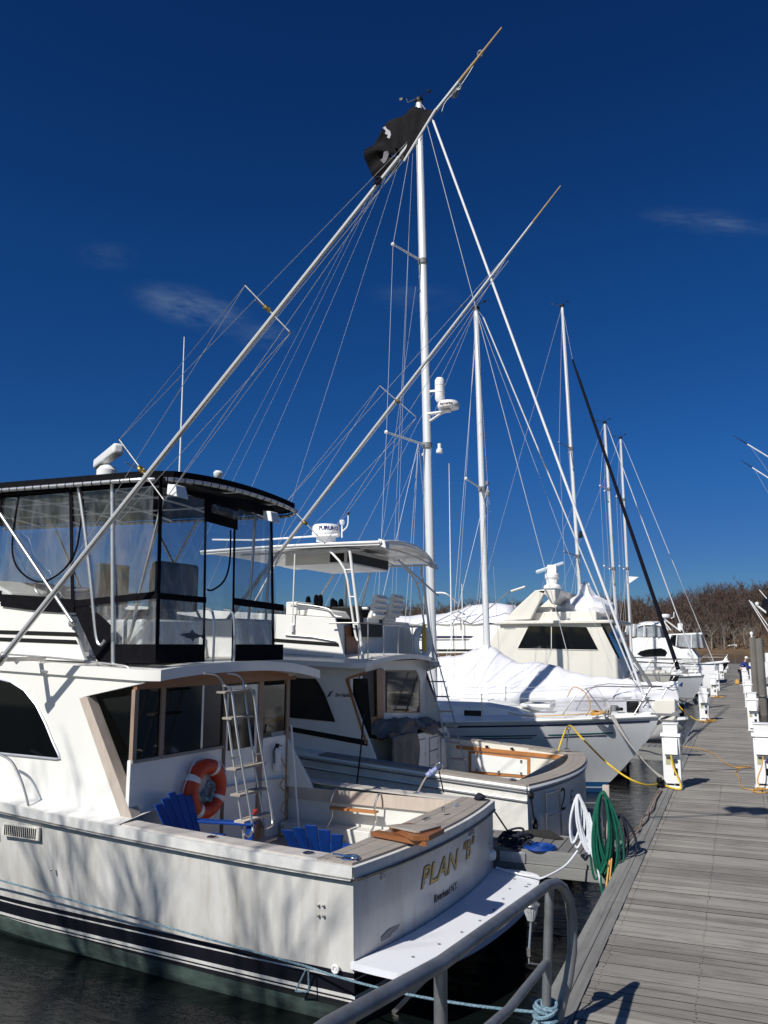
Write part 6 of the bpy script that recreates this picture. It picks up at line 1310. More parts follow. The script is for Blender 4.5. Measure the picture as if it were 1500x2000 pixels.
# forestay with furled sail, inner stay, back stays
fs0 = S1.m(846, 236, 0); fs1 = S1.m(1262, 1372, 0)
mb = MB(S1); mb.tube([fs0, lerp(fs0, fs1, .5), fs1], .032, 8); mb.lathe([(.09, 0), (.1, .05), (.06, .1), (.06, .2), (.1, .24)], fs1 - Vector((0, 0, .12)), n=14); mb.build('furled_headsail', mat('sail_white', (.75, .76, .78), .6, var=.05), s1)
rigline(S1, s1, [[m1t, fs0], [fs1, (-.05, 0, 1.5)], [S1.m(832, 235, 0), S1.m(1112, 1290, 0) + Vector((.0, 0, 0))]], .009)
def ext(p, q, z): d = q - p; return p + d * ((z - p.z) / d.z)
segs = []
for (px, py, qx, qy, yy) in ((738, 355, 430, 945, 0), (765, 330, 600, 700, -.9), (795, 400, 575, 962, -1.5), (722, 372, 640, 560, .6)):
    a = m1t.copy(); b = S1.m(qx, qy, yy * .6); segs.append([a, ext(a, b, 1.9)])
for (px, py, qx, qy, yy) in ((806, 300, 790, 640, -.2), (800, 420, 778, 1030, -.3), (812, 560, 775, 830, -.5)): a = S1.m(px, py, yy); b = S1.m(qx, qy, yy); segs.append([a, ext(a, b, 1.8)])
rigline(S1, s1, segs, .0045, 'back_stay')
# radome, reflector, light on the mast
rq_ = S1.m(876, 792, 0); mb = MB(S1); mb.lathe([(.18, -.10), (.27, -.08), (.29, -.03), (.285, .03), (.25, .09), (.14, .12), (0, .125)], rq_, n=30); rdo = mb.build('radar_dome', whitep, s1, smooth=40)
mb = MB(S1); mb.beam(onmast(m1b, m1t, rq_.z - .17), rq_ + Vector((.05, 0, -.15)), .16, .04); mb.beam(onmast(m1b, m1t, rq_.z - .42), rq_ + Vector((-.15, 0, -.16)), .10, .03); mb.build('bracket', whitep, rdo)
dv = S1.c - rq_; a0 = math.atan2(dv.y, dv.x) - .25
text_obj('maker_mark', 'Raymarine', .085, (lambda c, r, a: (lambda u, v: S1.W((c.x + r * math.cos(a + u / r), c.y + r * math.sin(a + u / r), c.z - .035 + v))))(rq_, .292, a0), mat('red_print', (.10, .02, .03), .5, var=0), rdo, 0, .003)
rr_ = S1.m(859, 762, 0); mb = MB(S1); mb.lathe([(0, -.34), (.09, -.32), (.13, -.24), (.13, -.08), (.138, -.075), (.138, -.055), (.13, -.05), (.13, .12), (.138, .125), (.138, .145), (.13, .15), (.13, .26), (.09, .33), (0, .35)], rr_, n=20); mb.beam(rr_ + Vector((-.05, 0, 0)), onmast(m1b, m1t, rr_.z), .04, .05); mb.build('radar_reflector', whitep, s1)
q = S1.m(855, 876, 0); mb = MB(S1); mb.lathe([(.0, -.14), (.09, -.12), (.09, -.04), (.05, 0), (.05, .12), (0, .14)], q + Vector((.05, 0, 0)), n=14); mb.build('deck_light', whitep, s1)
mb = MB(S1); mb.beam(m1b + Vector((-.1, 0, .9)), m1b + Vector((-4.3, 0, 1.05)), .13, .16); mb.build('boom', mastm, s1)
pulpit(S1, s1, -.1, .85, 1.49, 1.9, .60)
mb = MB(S1)
for px, py, py2, y in ((941, 1407, 1356, -1.62), (988, 1371, 1340, 1.5)):
    q = S1.m(px, py, y); q2 = S1.m(px, py2, y); mb.cyl(q, q2, .012, n=6)
for y, zz in ((-1.72, 1.33), (1.72, 1.33)):
    for x in (-5.6, -7.4, -9.2): mb.cyl((x, y, zz), (x, y, zz + .62), .012, n=6)
mb.each('stanchion', steel, s1)
segs = []
for y in (-1, 1):
    for h_ in (.6, .32): segs.append([(-1.5, y * .8, 1.49 + h_), (-3.6, y * 1.55, 1.36 + h_), (-5.6, y * 1.72, 1.33 + h_), (-11, y * 1.3, 1.28 + h_)])
rigline(S1, s1, segs, .0035, 'life_line')
mb = MB(S1); mb.box(-.55, .42, -.10, .10, 1.49, 1.53); mb.hexa([(.0, -.02, 1.36), (.48, -.02, 1.58), (.48, .02, 1.58), (.0, .02, 1.36), (.0, -.02, 1.42), (.44, -.02, 1.64), (.44, .02, 1.64), (.0, .02, 1.42)]); mb.prism([(.20, -.08, 1.34), (.40, -.05, 1.52), (.40, .05, 1.52), (.20, .08, 1.34)], (.02, 0, -.02)); mb.lathe([(.1, 0), (.1, .1), (.07, .13)], (-1.0, .1, 1.55), n=14); mb.build('bow_anchor', galv, s1)
mb = MB(S1); mb.box(-.7, -.45, -.15, .1, 1.55, 1.78); mb.lathe([(.04, -.08), (.04, .08)], (-.85, -.2, 1.62), (1, 0, 0), 8); mb.build('windlass', blackp, s1, bev=.02)
mb = MB(); c0_ = S1.W((-1.25, -.8, 1.56))
for k in range(4): mb.torus(c0_ + Vector((0, 0, .01 * k)), (.1 * k - .15, -.15, 1), .16 - .02 * k, .012, 20, 6)
mb.tube(smoothpath([c0_, S1.W((-2.0, -.9, 1.50)), S1.W((-2.8, -.95, 1.46)), S1.W((-3.3, -.7, 1.5))], 4), .010, 5); mb.build('rope_coil', rope_o, None, label='orange rope coiled on the bow of the white sailing yacht', cat='rope')
mb = MB(); mb.tube(smoothpath([S1.W((-1.9, -.8, 1.9)), S1.W((-1.75, -.8, 2.12)), S1.W((-1.5, -.8, 2.0)), S1.W((-1.4, -.8, 1.7)), S1.W((-1.5, -.8, 1.5))], 4), .011, 6); mb.build('rope_loop', rope_o, None, label='orange line looped over the bow rail of the white sailing yacht', cat='rope')
mb = MB()
for k in range(4):
    a = S1.W((-1.02 + .03 * k, -.62, 1.52)); b = Vector((-1.36 + .02 * k, 16.05 + .06 * k, DECK + .12)); mb.tube(sag(a, b, .10 + .04 * k, 12), .011, 6)
for k in range(5): mb.torus(S1.W((-1.05, -.6, 1.58)), (math.cos(k), math.sin(k), .3), .07, .012, 12, 6)
mb.build('mooring_line', rope_g, None, label='grey doubled mooring ropes from the yacht bow down to the nearest pedestal', cat='rope')
# ---- yacht 2 under shrink wrap
S2 = Fr(-1.75, 25.5, 0)
s2 = thing('sailing_yacht', 'sailing yacht shrouded in white shrink wrap with its mast standing through the cover', 'sailing boat', S2)
HS2 = Hull(S2, -12.5, 0, 3.8, 0, lambda u: 1.35 + .30 * u ** 2, zb=-.9, rake=1.9, flare=.4, shape=SAILSH, side=SROUND, bulge=.1)
HS2.skin(24, 10).build('hull', bands('wrapped_hull', [(-1, (.02, .02, .05)), (-.1, (.68, .68, .68))], dirt=.05), s2, smooth=40)
ridge = [(-12.6, 2.1), (-10, 2.75), (-8.2, 2.62), (-7.1, 2.68), (-6.2, 2.80), (-5.75, 2.97), (-5.2, 2.97), (-4.85, 2.72), (-4.55, 2.56), (-3.8, 2.52), (-3.35, 2.40), (-2.6, 2.22), (-1.6, 2.06), (-.6, 2.02), (0.0, 2.04), (.12, 2.0)]
mb = MB(S2); rows = []; rq = random.Random(2); NX = 90
for i in range(NX + 1):
    x = -12.5 + 12.62 * i / NX; u = min(1, max(0, (x + 12.5) / 12.5)); hb = 1.9 * interp(SAILSH, u) + .03; zr = interp(ridge, x); zs = HS2.sheer(u) + .12; row = []
    for j in range(-14, 15):
        s_ = abs(j) / 14; sg = 1 if j > 0 else -1
        if s_ < .68: k = s_ / .68; y = hb * k; z = zr + (zs - zr) * (k ** 1.25) - .10 * math.sin(k * 3.14) * (zr - zs)
        else: k = (s_ - .68) / .32; y = hb * (1 - .10 * k); z = zs - .62 * k
        wv = .018 * math.sin(x * 9 + j * .35) + .012 * math.sin(x * 23 + j * .8) + (.03 * math.sin(x * 3.1 + s_ * 4))
        row.append((x, sg * (y + (wv if s_ > .4 else 0)), z + (wv if s_ < .8 else 0)))
    rows.append(row)
mb.grid(rows, flip=True); mb.build('shrink_wrap_cover', shrink, s2, smooth=180)
m2t = S2.m(930, 602, 0); m2b = S2.m(952, 1272, 0); mast(S2, s2, m2b - Vector((0, 0, .4)), m2t, .10, .075); vane(S2, s2, m2t, .7)
mb = MB(S2); mb.lathe([(.3, -.2), (.16, -.04), (.12, .12), (.118, .18)], m2b, n=14); mb.build('mast_collar', shrink, s2)
t2 = spreaders(S2, s2, onmast(m2b, m2t, S2.m(943, 955, 0).z), 1.25, .15, lift=.12)
shroud_set(S2, s2, m2t, [t2], 1.7, m2b.x - .6, 1.7, .006)
f0 = S2.m(944, 620, 0); f1 = S2.m(1246, 1345, 0); mb = MB(S2); mb.tube([f0, f1], .024, 8); mb.build('furled_headsail', mastm, s2)
rigline(S2, s2, [[m2t, f0], [m2t, ext(m2t, S2.m(1080, 1000, 0), 2.3)], [m2t, ext(m2t, S2.m(860, 740, 0), 2.4)], [m2t, ext(m2t, S2.m(770, 1000, .5), 2.4)], [m2t + Vector((0, .1, -.3)), ext(m2t, S2.m(908, 900, -.3), 2.4)]], .006, 'back_stay')
mb = MB(S2)
for dz in (.35, .0): q = onmast(m2b, m2t, S2.m(948, 965, 0).z + dz); mb.lathe([(.0, -.1), (.06, -.05), (.06, .05), (0, .1)], q + Vector((.18, 0, 0)), n=8)
mb.build('mast_light', greyp, s2)
# bow details of the wrapped yacht
mb = MB(S2); p = S2.m(1218, 1255, -.2); p2 = S2.m(1292, 1372, -.1); mb.cyl(p, p2, .05, n=10); mb.lathe([(.12, 0), (.14, .08), (.08, .16), (.1, .3)], p + Vector((0, 0, .0)), n=12); mb.build('furler_foil', galv, s2)
pulpit(S2, s2, .1, .8, 1.55, 1.7, .6)
mb = MB(S2); mb.box(-.55, .05, -.5, .1, .95, 1.55); mb.build('bow_locker', cream, s2, bev=.04)
mb = MB(S2); mb.beam((-.3, 0, 1.58), (.28, 0, 1.42), .10, .06); mb.build('bow_roller', galv, s2)
# ---- black hulled yacht with navy furled sail
def small_yacht(Y, X, mpx, mb_, color, label, sails, spr, deckc=gel2, B=3.6, L=11, wrap=0, z=1.5, rk=1.8, mw=.09):
    S = Fr(X, Y, 0); s = thing('sailing_yacht', label, 'sailing boat', S)
    H = Hull(S, -L, 0, B, 0, lambda u: z - .2 + .2 * u ** 2, zb=-.9, rake=rk, flare=.42, shape=SAILSH, side=SROUND, bulge=.1); H.skin(22, 10).build('hull', color, s, smooth=40)
    H.rail(.04, 0, 1, 1, .01, -.01, n=24).build('toe_rail', deckc, s); H.deck(0, .985, 0, .12).build('deck', deckc, s, smooth=60); coach(S, s, -8, -2.8, 1.15, .5, z - .1, .42); pulpit(S, s, -.05, .8, z, 1.6, .62)
    mt = S.m(*mpx, 0); mbs = S.m(*mb_, 0); mbs = ext(mt, mbs, z + .2); mast(S, s, mbs, mt, mw, mw * .75); vane(S, s, mt, .7)
    tips = [spreaders(S, s, onmast(mbs, mt, S.m(px, py, 0).z), hf, .35, m_=sm_, r=.03) for px, py, hf, sm_ in spr]
    if tips: shroud_set(S, s, mt, tips, B * .46, mbs.x - .5, z - .1, .007)
    for (a, b, r_, m_) in sails: mb = MB(S); A = S.m(*a, 0); Bp = S.m(*b, 0); mb.tube([A, lerp(A, Bp, .08), lerp(A, Bp, .6), Bp], [r_ * .5, r_ * .8, r_, r_ * 1.15], 8); mb.build('furled_headsail', m_, s)
    rigline(S, s, [[mt, S.m(*sails[0][0], 0)], [mt, (-L + .3, 0, z)]], .007, 'back_stay')
    mb = MB(S); mb.box(-1.1, -.8, -.2, .2, z, z + .3); mb.build('windlass', greyp, s)
    return S, s, H
black_h = bands('black_hull', [(-1, (.02, .02, .02)), (-.1, (.012, .012, .016))], dirt=.02)
S3, s3, H3 = small_yacht(41.5, -2.55, (1098, 597), (1133, 1160), black_h, 'black hulled sailing yacht with a navy covered furled headsail', [((1118, 702), (1325, 1308), .085, navy)], ((1115, 876, 1.3, greyp), (1130, 1086, 1.7, greyp)), z=1.72)
mb = MB(S3); q = onmast(S3.m(1133, 1160, 0), S3.m(1098, 597, 0), S3.m(1130, 1045, 0).z); mb.lathe([(.05, -.15), (.12, -.1), (.05, .2)], q + Vector((.2, 0, 0)), n=8); mb.build('steaming_light', blackp, s3)
grey_h = bands('grey_white_hull', [(-1, (.02, .03, .08)), (-.1, (.60, .61, .63))], dirt=.04)
S4, s4, H4 = small_yacht(48.6, -1.75, (1181, 825), (1203, 1200), grey_h, 'pale grey hulled sailing yacht with a small blue emblem near its bow', [((1187, 834), (1366, 1318), .03, mastm)], ((1190, 955, .9, mastm), (1200, 1110, 1.1, mastm)), z=1.45, rk=1.4, mw=.085)
mb = MB(S4); q = H4.pt(.90, .78, -1, .01); mb.prism([q + Vector((-.12, 0, 0)), q + Vector((.12, 0.03, .0)), q + Vector((.2, .04, .18)), q + Vector((.04, .02, .1)), q + Vector((0, 0, .22))], (0, -.01, 0)); mb.build('bow_emblem', bluep, s4)
S5, s5, H5 = small_yacht(56.2, -2.3, (1212, 855), (1230, 1210), grey_h, 'farthest sailing yacht, with a small white pennant on its rigging', [((1219, 866), (1402, 1312), .02, mastm)], ((1217, 975, .9, mastm), (1226, 1110, 1.1, mastm)), z=1.4, rk=1.4, mw=.085)
mb = MB(S5); q = S5.m(1228, 1138, -.4); mb.cyl(q + Vector((0, 0, -.1)), q + Vector((0, 0, .8)), .008, n=4); q = S5.m(1228, 1126, -.4); mb.hexa([q, q + Vector((.0, .01, 0)), q + Vector((.0, .01, .01)), q + Vector((.0, 0, .01)), q - Vector((0, 0, .45)), q + Vector((0, .01, -.45)), q + Vector((.62, .01, -.05)), q + Vector((.62, 0, -.05))]); mb.build('pennant', whitep, s5)
# ================================================================ MOTOR YACHTS BEHIND
def quadm(fr, y, pts, th=.02, m_=None):
    w_ = MB(fr); w_.prism([(p.x, y, p.z) for p in [fr.m(px, py, y) for px, py in pts]], (0, th, 0)); return w_
# ---- cream yacht
C1 = Fr(-2.2, 31.4, 0); NY = -1.75
c1 = thing('motor_yacht', 'cream motor yacht with a big dark slanted side window and swept radar arch', 'motor yacht', C1)
HC = Hull(C1, -14, 0, 4.4, 0, lambda u: 1.75 + .35 * u ** 2, zb=-.9, rake=1.8, flare=.4)
HC.skin(24, 10).build('hull', bands('cream_hull', [(-1, (.02, .02, .03)), (-.1, (.68, .66, .58))], dirt=.05), c1, smooth=40); HC.deck(0, .985, 0, .1).build('deck', cream, c1, smooth=60)
def C(px, py, y=NY): p = C1.m(px, py, y); return (p.x, y, p.z)
hp = [C(980, 1216), C(1172, 1216), C(1214, 1300), C(1221, 1330), C(900, 1330), C(955, 1255)]
mb = MB(C1); mb.prism(hp, (0, 3.5, 0)); mb.build('deckhouse', cream, c1, bev=.03)
mb = MB(C1); a = C(972, 1212, -1.9); b = C(1207, 1216, -1.9); mb.box(a[0], b[0], -1.9, 1.9, b[2] - .02, b[2] + .10); mb.build('roof', cream, c1, bev=.03)
mb = MB(C1); mb.prism([(x, NY - .012, z) for x, y, z in (C(1033, 1222), C(1145, 1224), C(1169, 1270), C(1011, 1267))], (0, .008, 0)); w1 = mb.build('side_window', glass, c1)
mb = MB(C1); mb.tube([(x, NY - .012, z) for x, y, z in (C(1033, 1222), C(1145, 1224), C(1169, 1270), C(1011, 1267))], .014, 5, closed=True); mb.cyl(C(1077, 1222, NY - .014), C(1077, 1268, NY - .014), .02, n=5); mb.build('frame', cream, w1)
f0 = C(1172, 1219); f1 = C(1207, 1286)
mb = MB(C1); mb.hexa([(f1[0] + .01, -1.6, f1[2]), (f1[0] + .05, -1.6, f1[2]), (f1[0] + .05, 1.6, f1[2]), (f1[0] + .01, 1.6, f1[2]), (f0[0] + .03, -1.6, f0[2]), (f0[0] + .07, -1.6, f0[2]), (f0[0] + .07, 1.6, f0[2]), (f0[0] + .03, 1.6, f0[2])]); mb.build('windscreen', glass, c1)
mb = MB(C1); mb.prism([(x, NY - .01, z) for x, y, z in (C(1176, 1226), C(1182, 1226), C(1207, 1278), C(1202, 1277))], (0, .006, 0)); mb.build('quarter_window', glass, c1)
a = C(995, 1226, NY - .01); text_obj('yacht_mark', 'Bertram', .13, lambda u, v: C1.W((a[0] + u, NY - .012, a[2] + v)), greyp, c1, .3, 0) if 0 else text_obj('yacht_mark', 'Hatteras', .12, lambda u, v: C1.W((a[0] + u, NY - .012, a[2] + v - .05)), greyp, c1, .3, 0)
# arch
for y in (-1.7, 1.5):
    mb = MB(C1); pts = [C(px, py, y) for px, py in ((985, 1212), (1010, 1185), (1045, 1153), (1068, 1150), (1064, 1158), (1052, 1180), (1036, 1210))] if y < 0 else None
    if y < 0: base = [(x, z) for x, yy, z in pts]
    mb.prism([(x, y, z) for x, z in base], (0, .2, 0)); mb.build('radar_arch', cream, c1, bev=.03)
mb = MB(C1); a = C(1045, 1153, -1.7); b = C(1094, 1151, -1.7); mb.prism([(a[0], -1.7, a[2]), (b[0], -1.7, b[2]), C(1092, 1166, -1.7), C(1080, 1181, -1.7), C(1076, 1178, -1.7), C(1066, 1162, -1.7), C(1055, 1158, -1.7)], (0, 3.4, 0)); mb.build('arch_top', cream, c1, bev=.03)
mb = MB(C1); q = Vector(C(1079, 1150, 0)); mb.lathe([(.34, 0), (.32, .12), (.22, .16), (.22, .36), (.27, .4), (.27, .55), (.15, .62)], q, n=20); mb.box(q.x - .15, q.x + .2, -.15, .15, q.z + .2, q.z + .9); rp_ = mb.build('radar_pedestal', whitep, c1, bev=.03)
mb = MB(C1); mb.beam(q + Vector((-.55, -.25, .62)), q + Vector((.42, .2, .98)), .18, .14); mb.build('radar_antenna', mat('radar_blue_white', (.55, .65, .75), .4, var=.1), c1, bev=.05)
mb = MB(C1); a = C(1040, 1212, -1.2); b = C(1078, 1185, -1.2); mb.box(a[0], b[0], -1.2, 1.2, a[2], b[2]); mb.box(a[0] - .2, b[0] + 1.6, -1.4, 1.4, a[2] - .05, a[2] + .30); mb.build('flybridge', cream, c1, bev=.04)
q = Vector(C(1145, 1190, .2)); mb = MB(C1); rows = []; rq = random.Random(6)
for r_, z_ in ((.7, -.28), (.95, -.2), (1.02, .0), (.95, .18), (.62, .36), (.34, .52), (.22, .72), (.15, .92), (.02, .98)):
    rows.append([q + Vector((math.cos(6.283 * j / 17) * r_ * (1 + .10 * math.sin(j * 2.2 + z_ * 3) + rq.uniform(-.05, .05)), math.sin(6.283 * j / 17) * r_ * (1 + .07 * math.cos(j * 1.7)), z_ + .05 * math.sin(j * 1.9) + rq.uniform(-.03, .03))) for j in range(17)])
mb.grid(rows, closed=True); mb.build('wrapped_helm', shrink, c1, smooth=28)
mb = MB(C1); mb.cyl(q + Vector((-.5, 0, -.9)), q + Vector((-.5, 0, -.2)), .12); mb.cyl(q + Vector((.1, -.4, -.75)), q + Vector((.1, -.4, -.2)), .1); mb.box(q.x - .8, q.x + .5, -.8, .8, q.z - .55, q.z - .35); mb.build('helm_base', cream, c1)
mb = MB(C1); mb.tube(smoothpath([C(1216, 1250, -1.3), C(1232, 1290, -1.3), C(1250, 1315, -1.3), C(1252, 1328, -1.3)], 4), .02, 6)
for x in (-3.5, -2.4, -1.4, -.5): mb.cyl((x, -1.3 * (.3 - x / 5), 1.95), (x, -1.3 * (.3 - x / 5), 2.6), .012, n=5)
mb.tube([(-3.6, -1.35, 2.6), (-2.4, -1.0, 2.6), (-1.4, -.75, 2.62), (-.5, -.5, 2.65)], .014, 5); mb.build('bow_rail', steel, c1)
# ---- white covered yacht further behind, to the left of the cream one
D1 = Fr(-5.5, 36.4, 0); d1 = thing('motor_yacht', 'white motor yacht under a pale cover with navy stripes, behind the tallest mast', 'motor yacht', D1)
HD = Hull(D1, -13, 0, 4.0, 0, lambda u: 1.7 + .3 * u ** 2, zb=-.9, rake=1.6, flare=.35); HD.skin(20, 10).build('hull', bands('white_hull_plain', [(-1, K_), (-.1, (.75, .75, .73))], dirt=.04), d1, smooth=40); HD.deck(0, .98, 0, .1).build('deck', gel2, d1)
def D(px, py, y=-1.8): p = D1.m(px, py, y); return (p.x, y, p.z)
mb = MB(D1); x0 = -16
pts = [D(988, 1217), D(965, 1275), D(850, 1276), (D(850, 1276)[0] - 5, -1.8, D(850, 1276)[2]), (D(850, 1215)[0] - 4.6, -1.8, D(850, 1215)[2]), D(850, 1215)]
mb.prism(pts, (0, 3.6, 0)); mb.build('deckhouse', gel, d1, bev=.03)
def strip_D(pts, m_, nm): mb = MB(D1); mb.prism([(x, -1.815, z) for x, y, z in pts], (0, .01, 0)); mb.build(nm, m_, d1)
e = D(852, 1243)[0] - 4
strip_D([D(925, 1242), D(920, 1246), (e, 0, D(852, 1247)[2]), (e, 0, D(852, 1241)[2])], navyp, 'navy_stripe')
strip_D([D(918, 1248.5), D(914, 1250.5), (e, 0, D(852, 1251)[2]), (e, 0, D(852, 1249)[2])], navyp, 'navy_stripe')
strip_D([D(945, 1268), D(945, 1272), (e, 0, D(852, 1273.5)[2]), (e, 0, D(852, 1268)[2])], blackp, 'rub_line')
strip_D([D(968, 1206 + 11), D(958, 1219), D(935, 1219), D(925, 1219)], blackp, 'dark_panel')
mb = MB(D1); rows = []
prof = [(D(850, 1216)[0] - 4, .35), (D(855, 1190)[0], .5), (D(880, 1180)[0], .75), (D(930, 1175)[0], .95), (D(985, 1180)[0], .85), (D(1005, 1205)[0], .1)]
zb_ = D(900, 1217)[2]
for i in range(31):
    x = prof[0][0] + (prof[-1][0] - prof[0][0]) * i / 30; h_ = interp(prof, x); rows.append([(x, -1.9 + 3.8 * j / 14, zb_ + h_ * (1 - abs(j / 7 - 1) ** 2.2) + .03 * math.sin(i * 1.3 + j) - .02) for j in range(15)])
mb.grid(rows, flip=True); mb.build('boat_cover', shrink, d1, smooth=80)
mb = MB(D1); mb.tube(smoothpath([D(852, 1158, -1.9), D(872, 1160, -1.9), D(893, 1178, -1.9)], 4), .04, 6)
for a_, b_ in (((885, 1202), (920, 1218)), ((920, 1218), (995, 1155)), ((900, 1232), (898, 1205)), ((852, 1215), (920, 1180))): mb.cyl(D(*a_, -1.9), D(*b_, -1.9), .025, n=5)
mb.cyl(D(998, 1155, -1.9), D(1026, 1146, -1.9), .05, n=6); mb.cyl(D(998, 1158, -1.9), D(1003, 1190, -1.9), .02, n=5); mb.build('cover_frame', steel, d1)
for i, (a_, b_, l_) in enumerate((((882, 1263), (877, 905), 0), ((904, 1263), (902, 1140), 0))):
    mb = MB(D1); mb.tube([D(*a_, -1.95), lerp(D(*a_, -1.95), D(*b_, -1.95), .5), D(*b_, -1.95)], [.03, .024, .012], 6); mb.build('whip_antenna', whitep, d1)
# ---- far white cruiser, stern to the walkway
E1 = Fr(-1.45, 61.5, 0); EY = -2.0; e1 = thing('motor_cruiser', 'far white cabin cruiser with almond shaped dark window and clear curtained bridge', 'motor yacht', E1)
HE = Hull(E1, 0, -13.5, 4.2, 0, lambda u: 1.75 + .5 * u ** 1.5, zb=-.9, rake=1.8, flare=.35, bulge=.2); HE.skin(24, 10).build('hull', bands('cruiser_hull', [(-1, K_), (-.05, (.80, .80, .80))], dirt=.03), e1, smooth=40)
HE.deck(0.2, .98, 0, .1).build('deck', gel2, e1)
def Z2(x, y): return (1180 + x / 4.6875, 1120 + y / 4.6875)
def E_(x, y, yy=EY): p = E1.m(*Z2(x, y), yy); return (p.x, yy, p.z)
mb = MB(E1); mb.prism([E_(240, 800), E_(240, 600), E_(310, 585), E_(560, 590), E_(590, 555), E_(900, 540), E_(900, 560), E_(620, 565), E_(605, 600), E_(620, 660), E_(700, 690), E_(800, 690), E_(860, 770), E_(860, 830)], (0, 4.0, 0)); mb.build('superstructure', gel2, e1, bev=.02)
mb = MB(E1); mb.prism([(x, EY - .01, z) for x, y, z in (E_(300, 740), E_(330, 712), E_(400, 694), E_(520, 684), E_(560, 700), E_(578, 725), E_(560, 760), E_(350, 760))], (0, .006, 0)); mb.build('side_window', glass, e1)
mb = MB(E1); mb.prism([(x, EY - .01, z) for x, y, z in (E_(250, 766), E_(860, 782), E_(860, 790), E_(250, 773))], (0, .006, 0)); mb.build('hull_stripe', greyp, e1)
mb = MB(E1); mb.prism([(x, EY - .01, z) for x, y, z in (E_(610, 590), E_(640, 565), E_(665, 562), E_(665, 665), E_(630, 650), E_(610, 620))], (0, .006, 0)); mb.build('curtain_window', glass, e1)
dg = mat('tinted_curtain', (.16, .18, .20), .15, var=.5, scale=1.5, col2=(.42, .44, .46))
mb = MB(E1); mb.prism([(x, EY - .005, z) for x, y, z in (E_(680, 562), E_(885, 565), E_(910, 680), E_(800, 680), E_(680, 668))], (0, .02, 0)); mb.prism([E_(885, 565), E_(910, 680), E_(908, 680), E_(883, 565)], (0, 3.9, 0)); mb.build('cockpit_curtain', dg, e1)
mb = MB(E1); mb.prism([(x, EY + .3, z) for x, y, z in (E_(190, 560), E_(205, 470), E_(270, 462), E_(500, 465), E_(520, 580), E_(300, 580))], (0, 3.2, 0)); mb.build('bridge_curtain', dg, e1)
mb = MB(E1)
for a_, b_ in (((190, 560), (210, 465)), ((268, 580), (272, 462)), ((365, 582), (367, 462)), ((445, 582), (445, 464)), ((530, 420), (610, 520)), ((560, 425), (700, 530)), ((530, 440), (585, 520)), ((800, 680), (800, 562)), ((660, 668), (668, 565))): mb.cyl(E_(*a_, EY - .02), E_(*b_, EY - .02), .045, n=5)
mb.each('bridge_frame', wpipe, e1)
mb = MB(E1); rows = []
for i in range(9):
    x = E_(280, 0)[0] + (E_(505, 0)[0] - E_(280, 0)[0]) * i / 8; zt_ = E_(0, 440)[2] - .12 * abs(i / 4 - 1) ** 3; rows.append([(x, EY + .2 + 3.6 * j / 10, zt_ - .25 * abs(j / 5 - 1) ** 3) for j in range(11)])
mb.grid(rows, flip=True); mb.build('bridge_top', gel2, e1, smooth=60, solid=.06)
q = Vector(E_(555, 400, -.6)); mb = MB(E1); mb.lathe([(.2, -.06), (.35, 0), (.36, .12), (.28, .2), (0, .22)], q, n=18); mb.cyl(q - Vector((0, 0, .5)), q, .05); mb.tube([q + Vector((.4, 0, -.1)), q + Vector((.6, 0, .0)), q + Vector((.62, 0, .35))], .03, 5); mb.build('radar_dome', whitep, e1)
mb = MB(E1)
for i in range(7): x = -12.5 + i * 1.3; mb.cyl((x, -1.7 + max(0, -x - 9) * .3, 2.1), (x, -1.7 + max(0, -x - 9) * .3, 2.9), .015, n=4)
mb.tube([(-12.5, -.6, 2.95), (-9, -1.7, 2.9), (-4.6, -1.8, 2.85)], .018, 4); mb.build('side_rail', steel, e1)
mb = MB(E1); mb.box(.1, .9, -1.8, 1.8, .15, .25); mb.build('swim_platform', gel2, e1)
q = Vector(E_(695, 485, -.2)); mb = MB(E1); mb.box(q.x - .15, q.x + .18, q.y - .1, q.y + .1, q.z - .25, q.z + .2); mb.build('search_light', whitep, e1, bev=.05)
# small boats past the cruiser
F1_ = Fr(-1.3, 74, 0)
def Fp(x, y, yy=-1): p = F1_.m(*Z2(x, y), yy); return (p.x, yy, p.z)
t = thing('motor_boat', 'small white boat past the cruiser with a long bow rail reaching to the pedestals', 'motor boat', F1_)
HF = Hull(F1_, -9, .6, 2.6, 0, lambda u: 1.2 + .55 * u ** 2, zb=-.9, rake=2.2, flare=.4); HF.skin(18, 8).build('hull', black_h, t, smooth=40); HF.deck(0, .98, 0, .1).build('deck', gel2, t); HF.rail(.08, 0, 1, 1, .02, -.03, n=20).build('sheer_rail', gel2, t)
pulpit(F1_, t, .6, .6, 1.75, 2.2, .5)
mb = MB(F1_); mb.hexa([(-6, -.9, 1.4), (-3, -.7, 1.5), (-3, .7, 1.5), (-6, .9, 1.4), (-5.8, -.8, 2.3), (-3.8, -.6, 2.2), (-3.8, .6, 2.2), (-5.8, .8, 2.3)]); mb.build('cuddy', gel2, t, bev=.05)
mb = MB(F1_); mb.tube([Fp(1130, 662), Fp(1210, 652)], .025, 4); mb.prism([Fp(1200, 652), Fp(1215, 650), Fp(1208, 675)], (0, .02, 0)); mb.build('bow_staff', whitep, t)
# white dinghy / low platform showing between yacht bow and pedestal
G1 = Fr(-1.78, 31.6, 0); t = thing('dinghy', 'low white dinghy lying in the water beside the second left pedestal', 'dinghy', G1)
HG = Hull(G1, -3.2, 0, 1.5, 0, lambda u: .40 + .10 * u ** 2, zb=-.45, rake=.7, flare=.3, shape=[(0, .8), (.4, 1), (.7, .9), (.9, .55), (1, .2)]); HG.skin(14, 6).build('hull', gel2, t, smooth=40); HG.deck(0, 1, .03, .04, 12, .0).build('cover', shrink, t); HG.rail(.05, 0, 1, 1, .0, 0, n=14).build('gunwale', gel2, t)
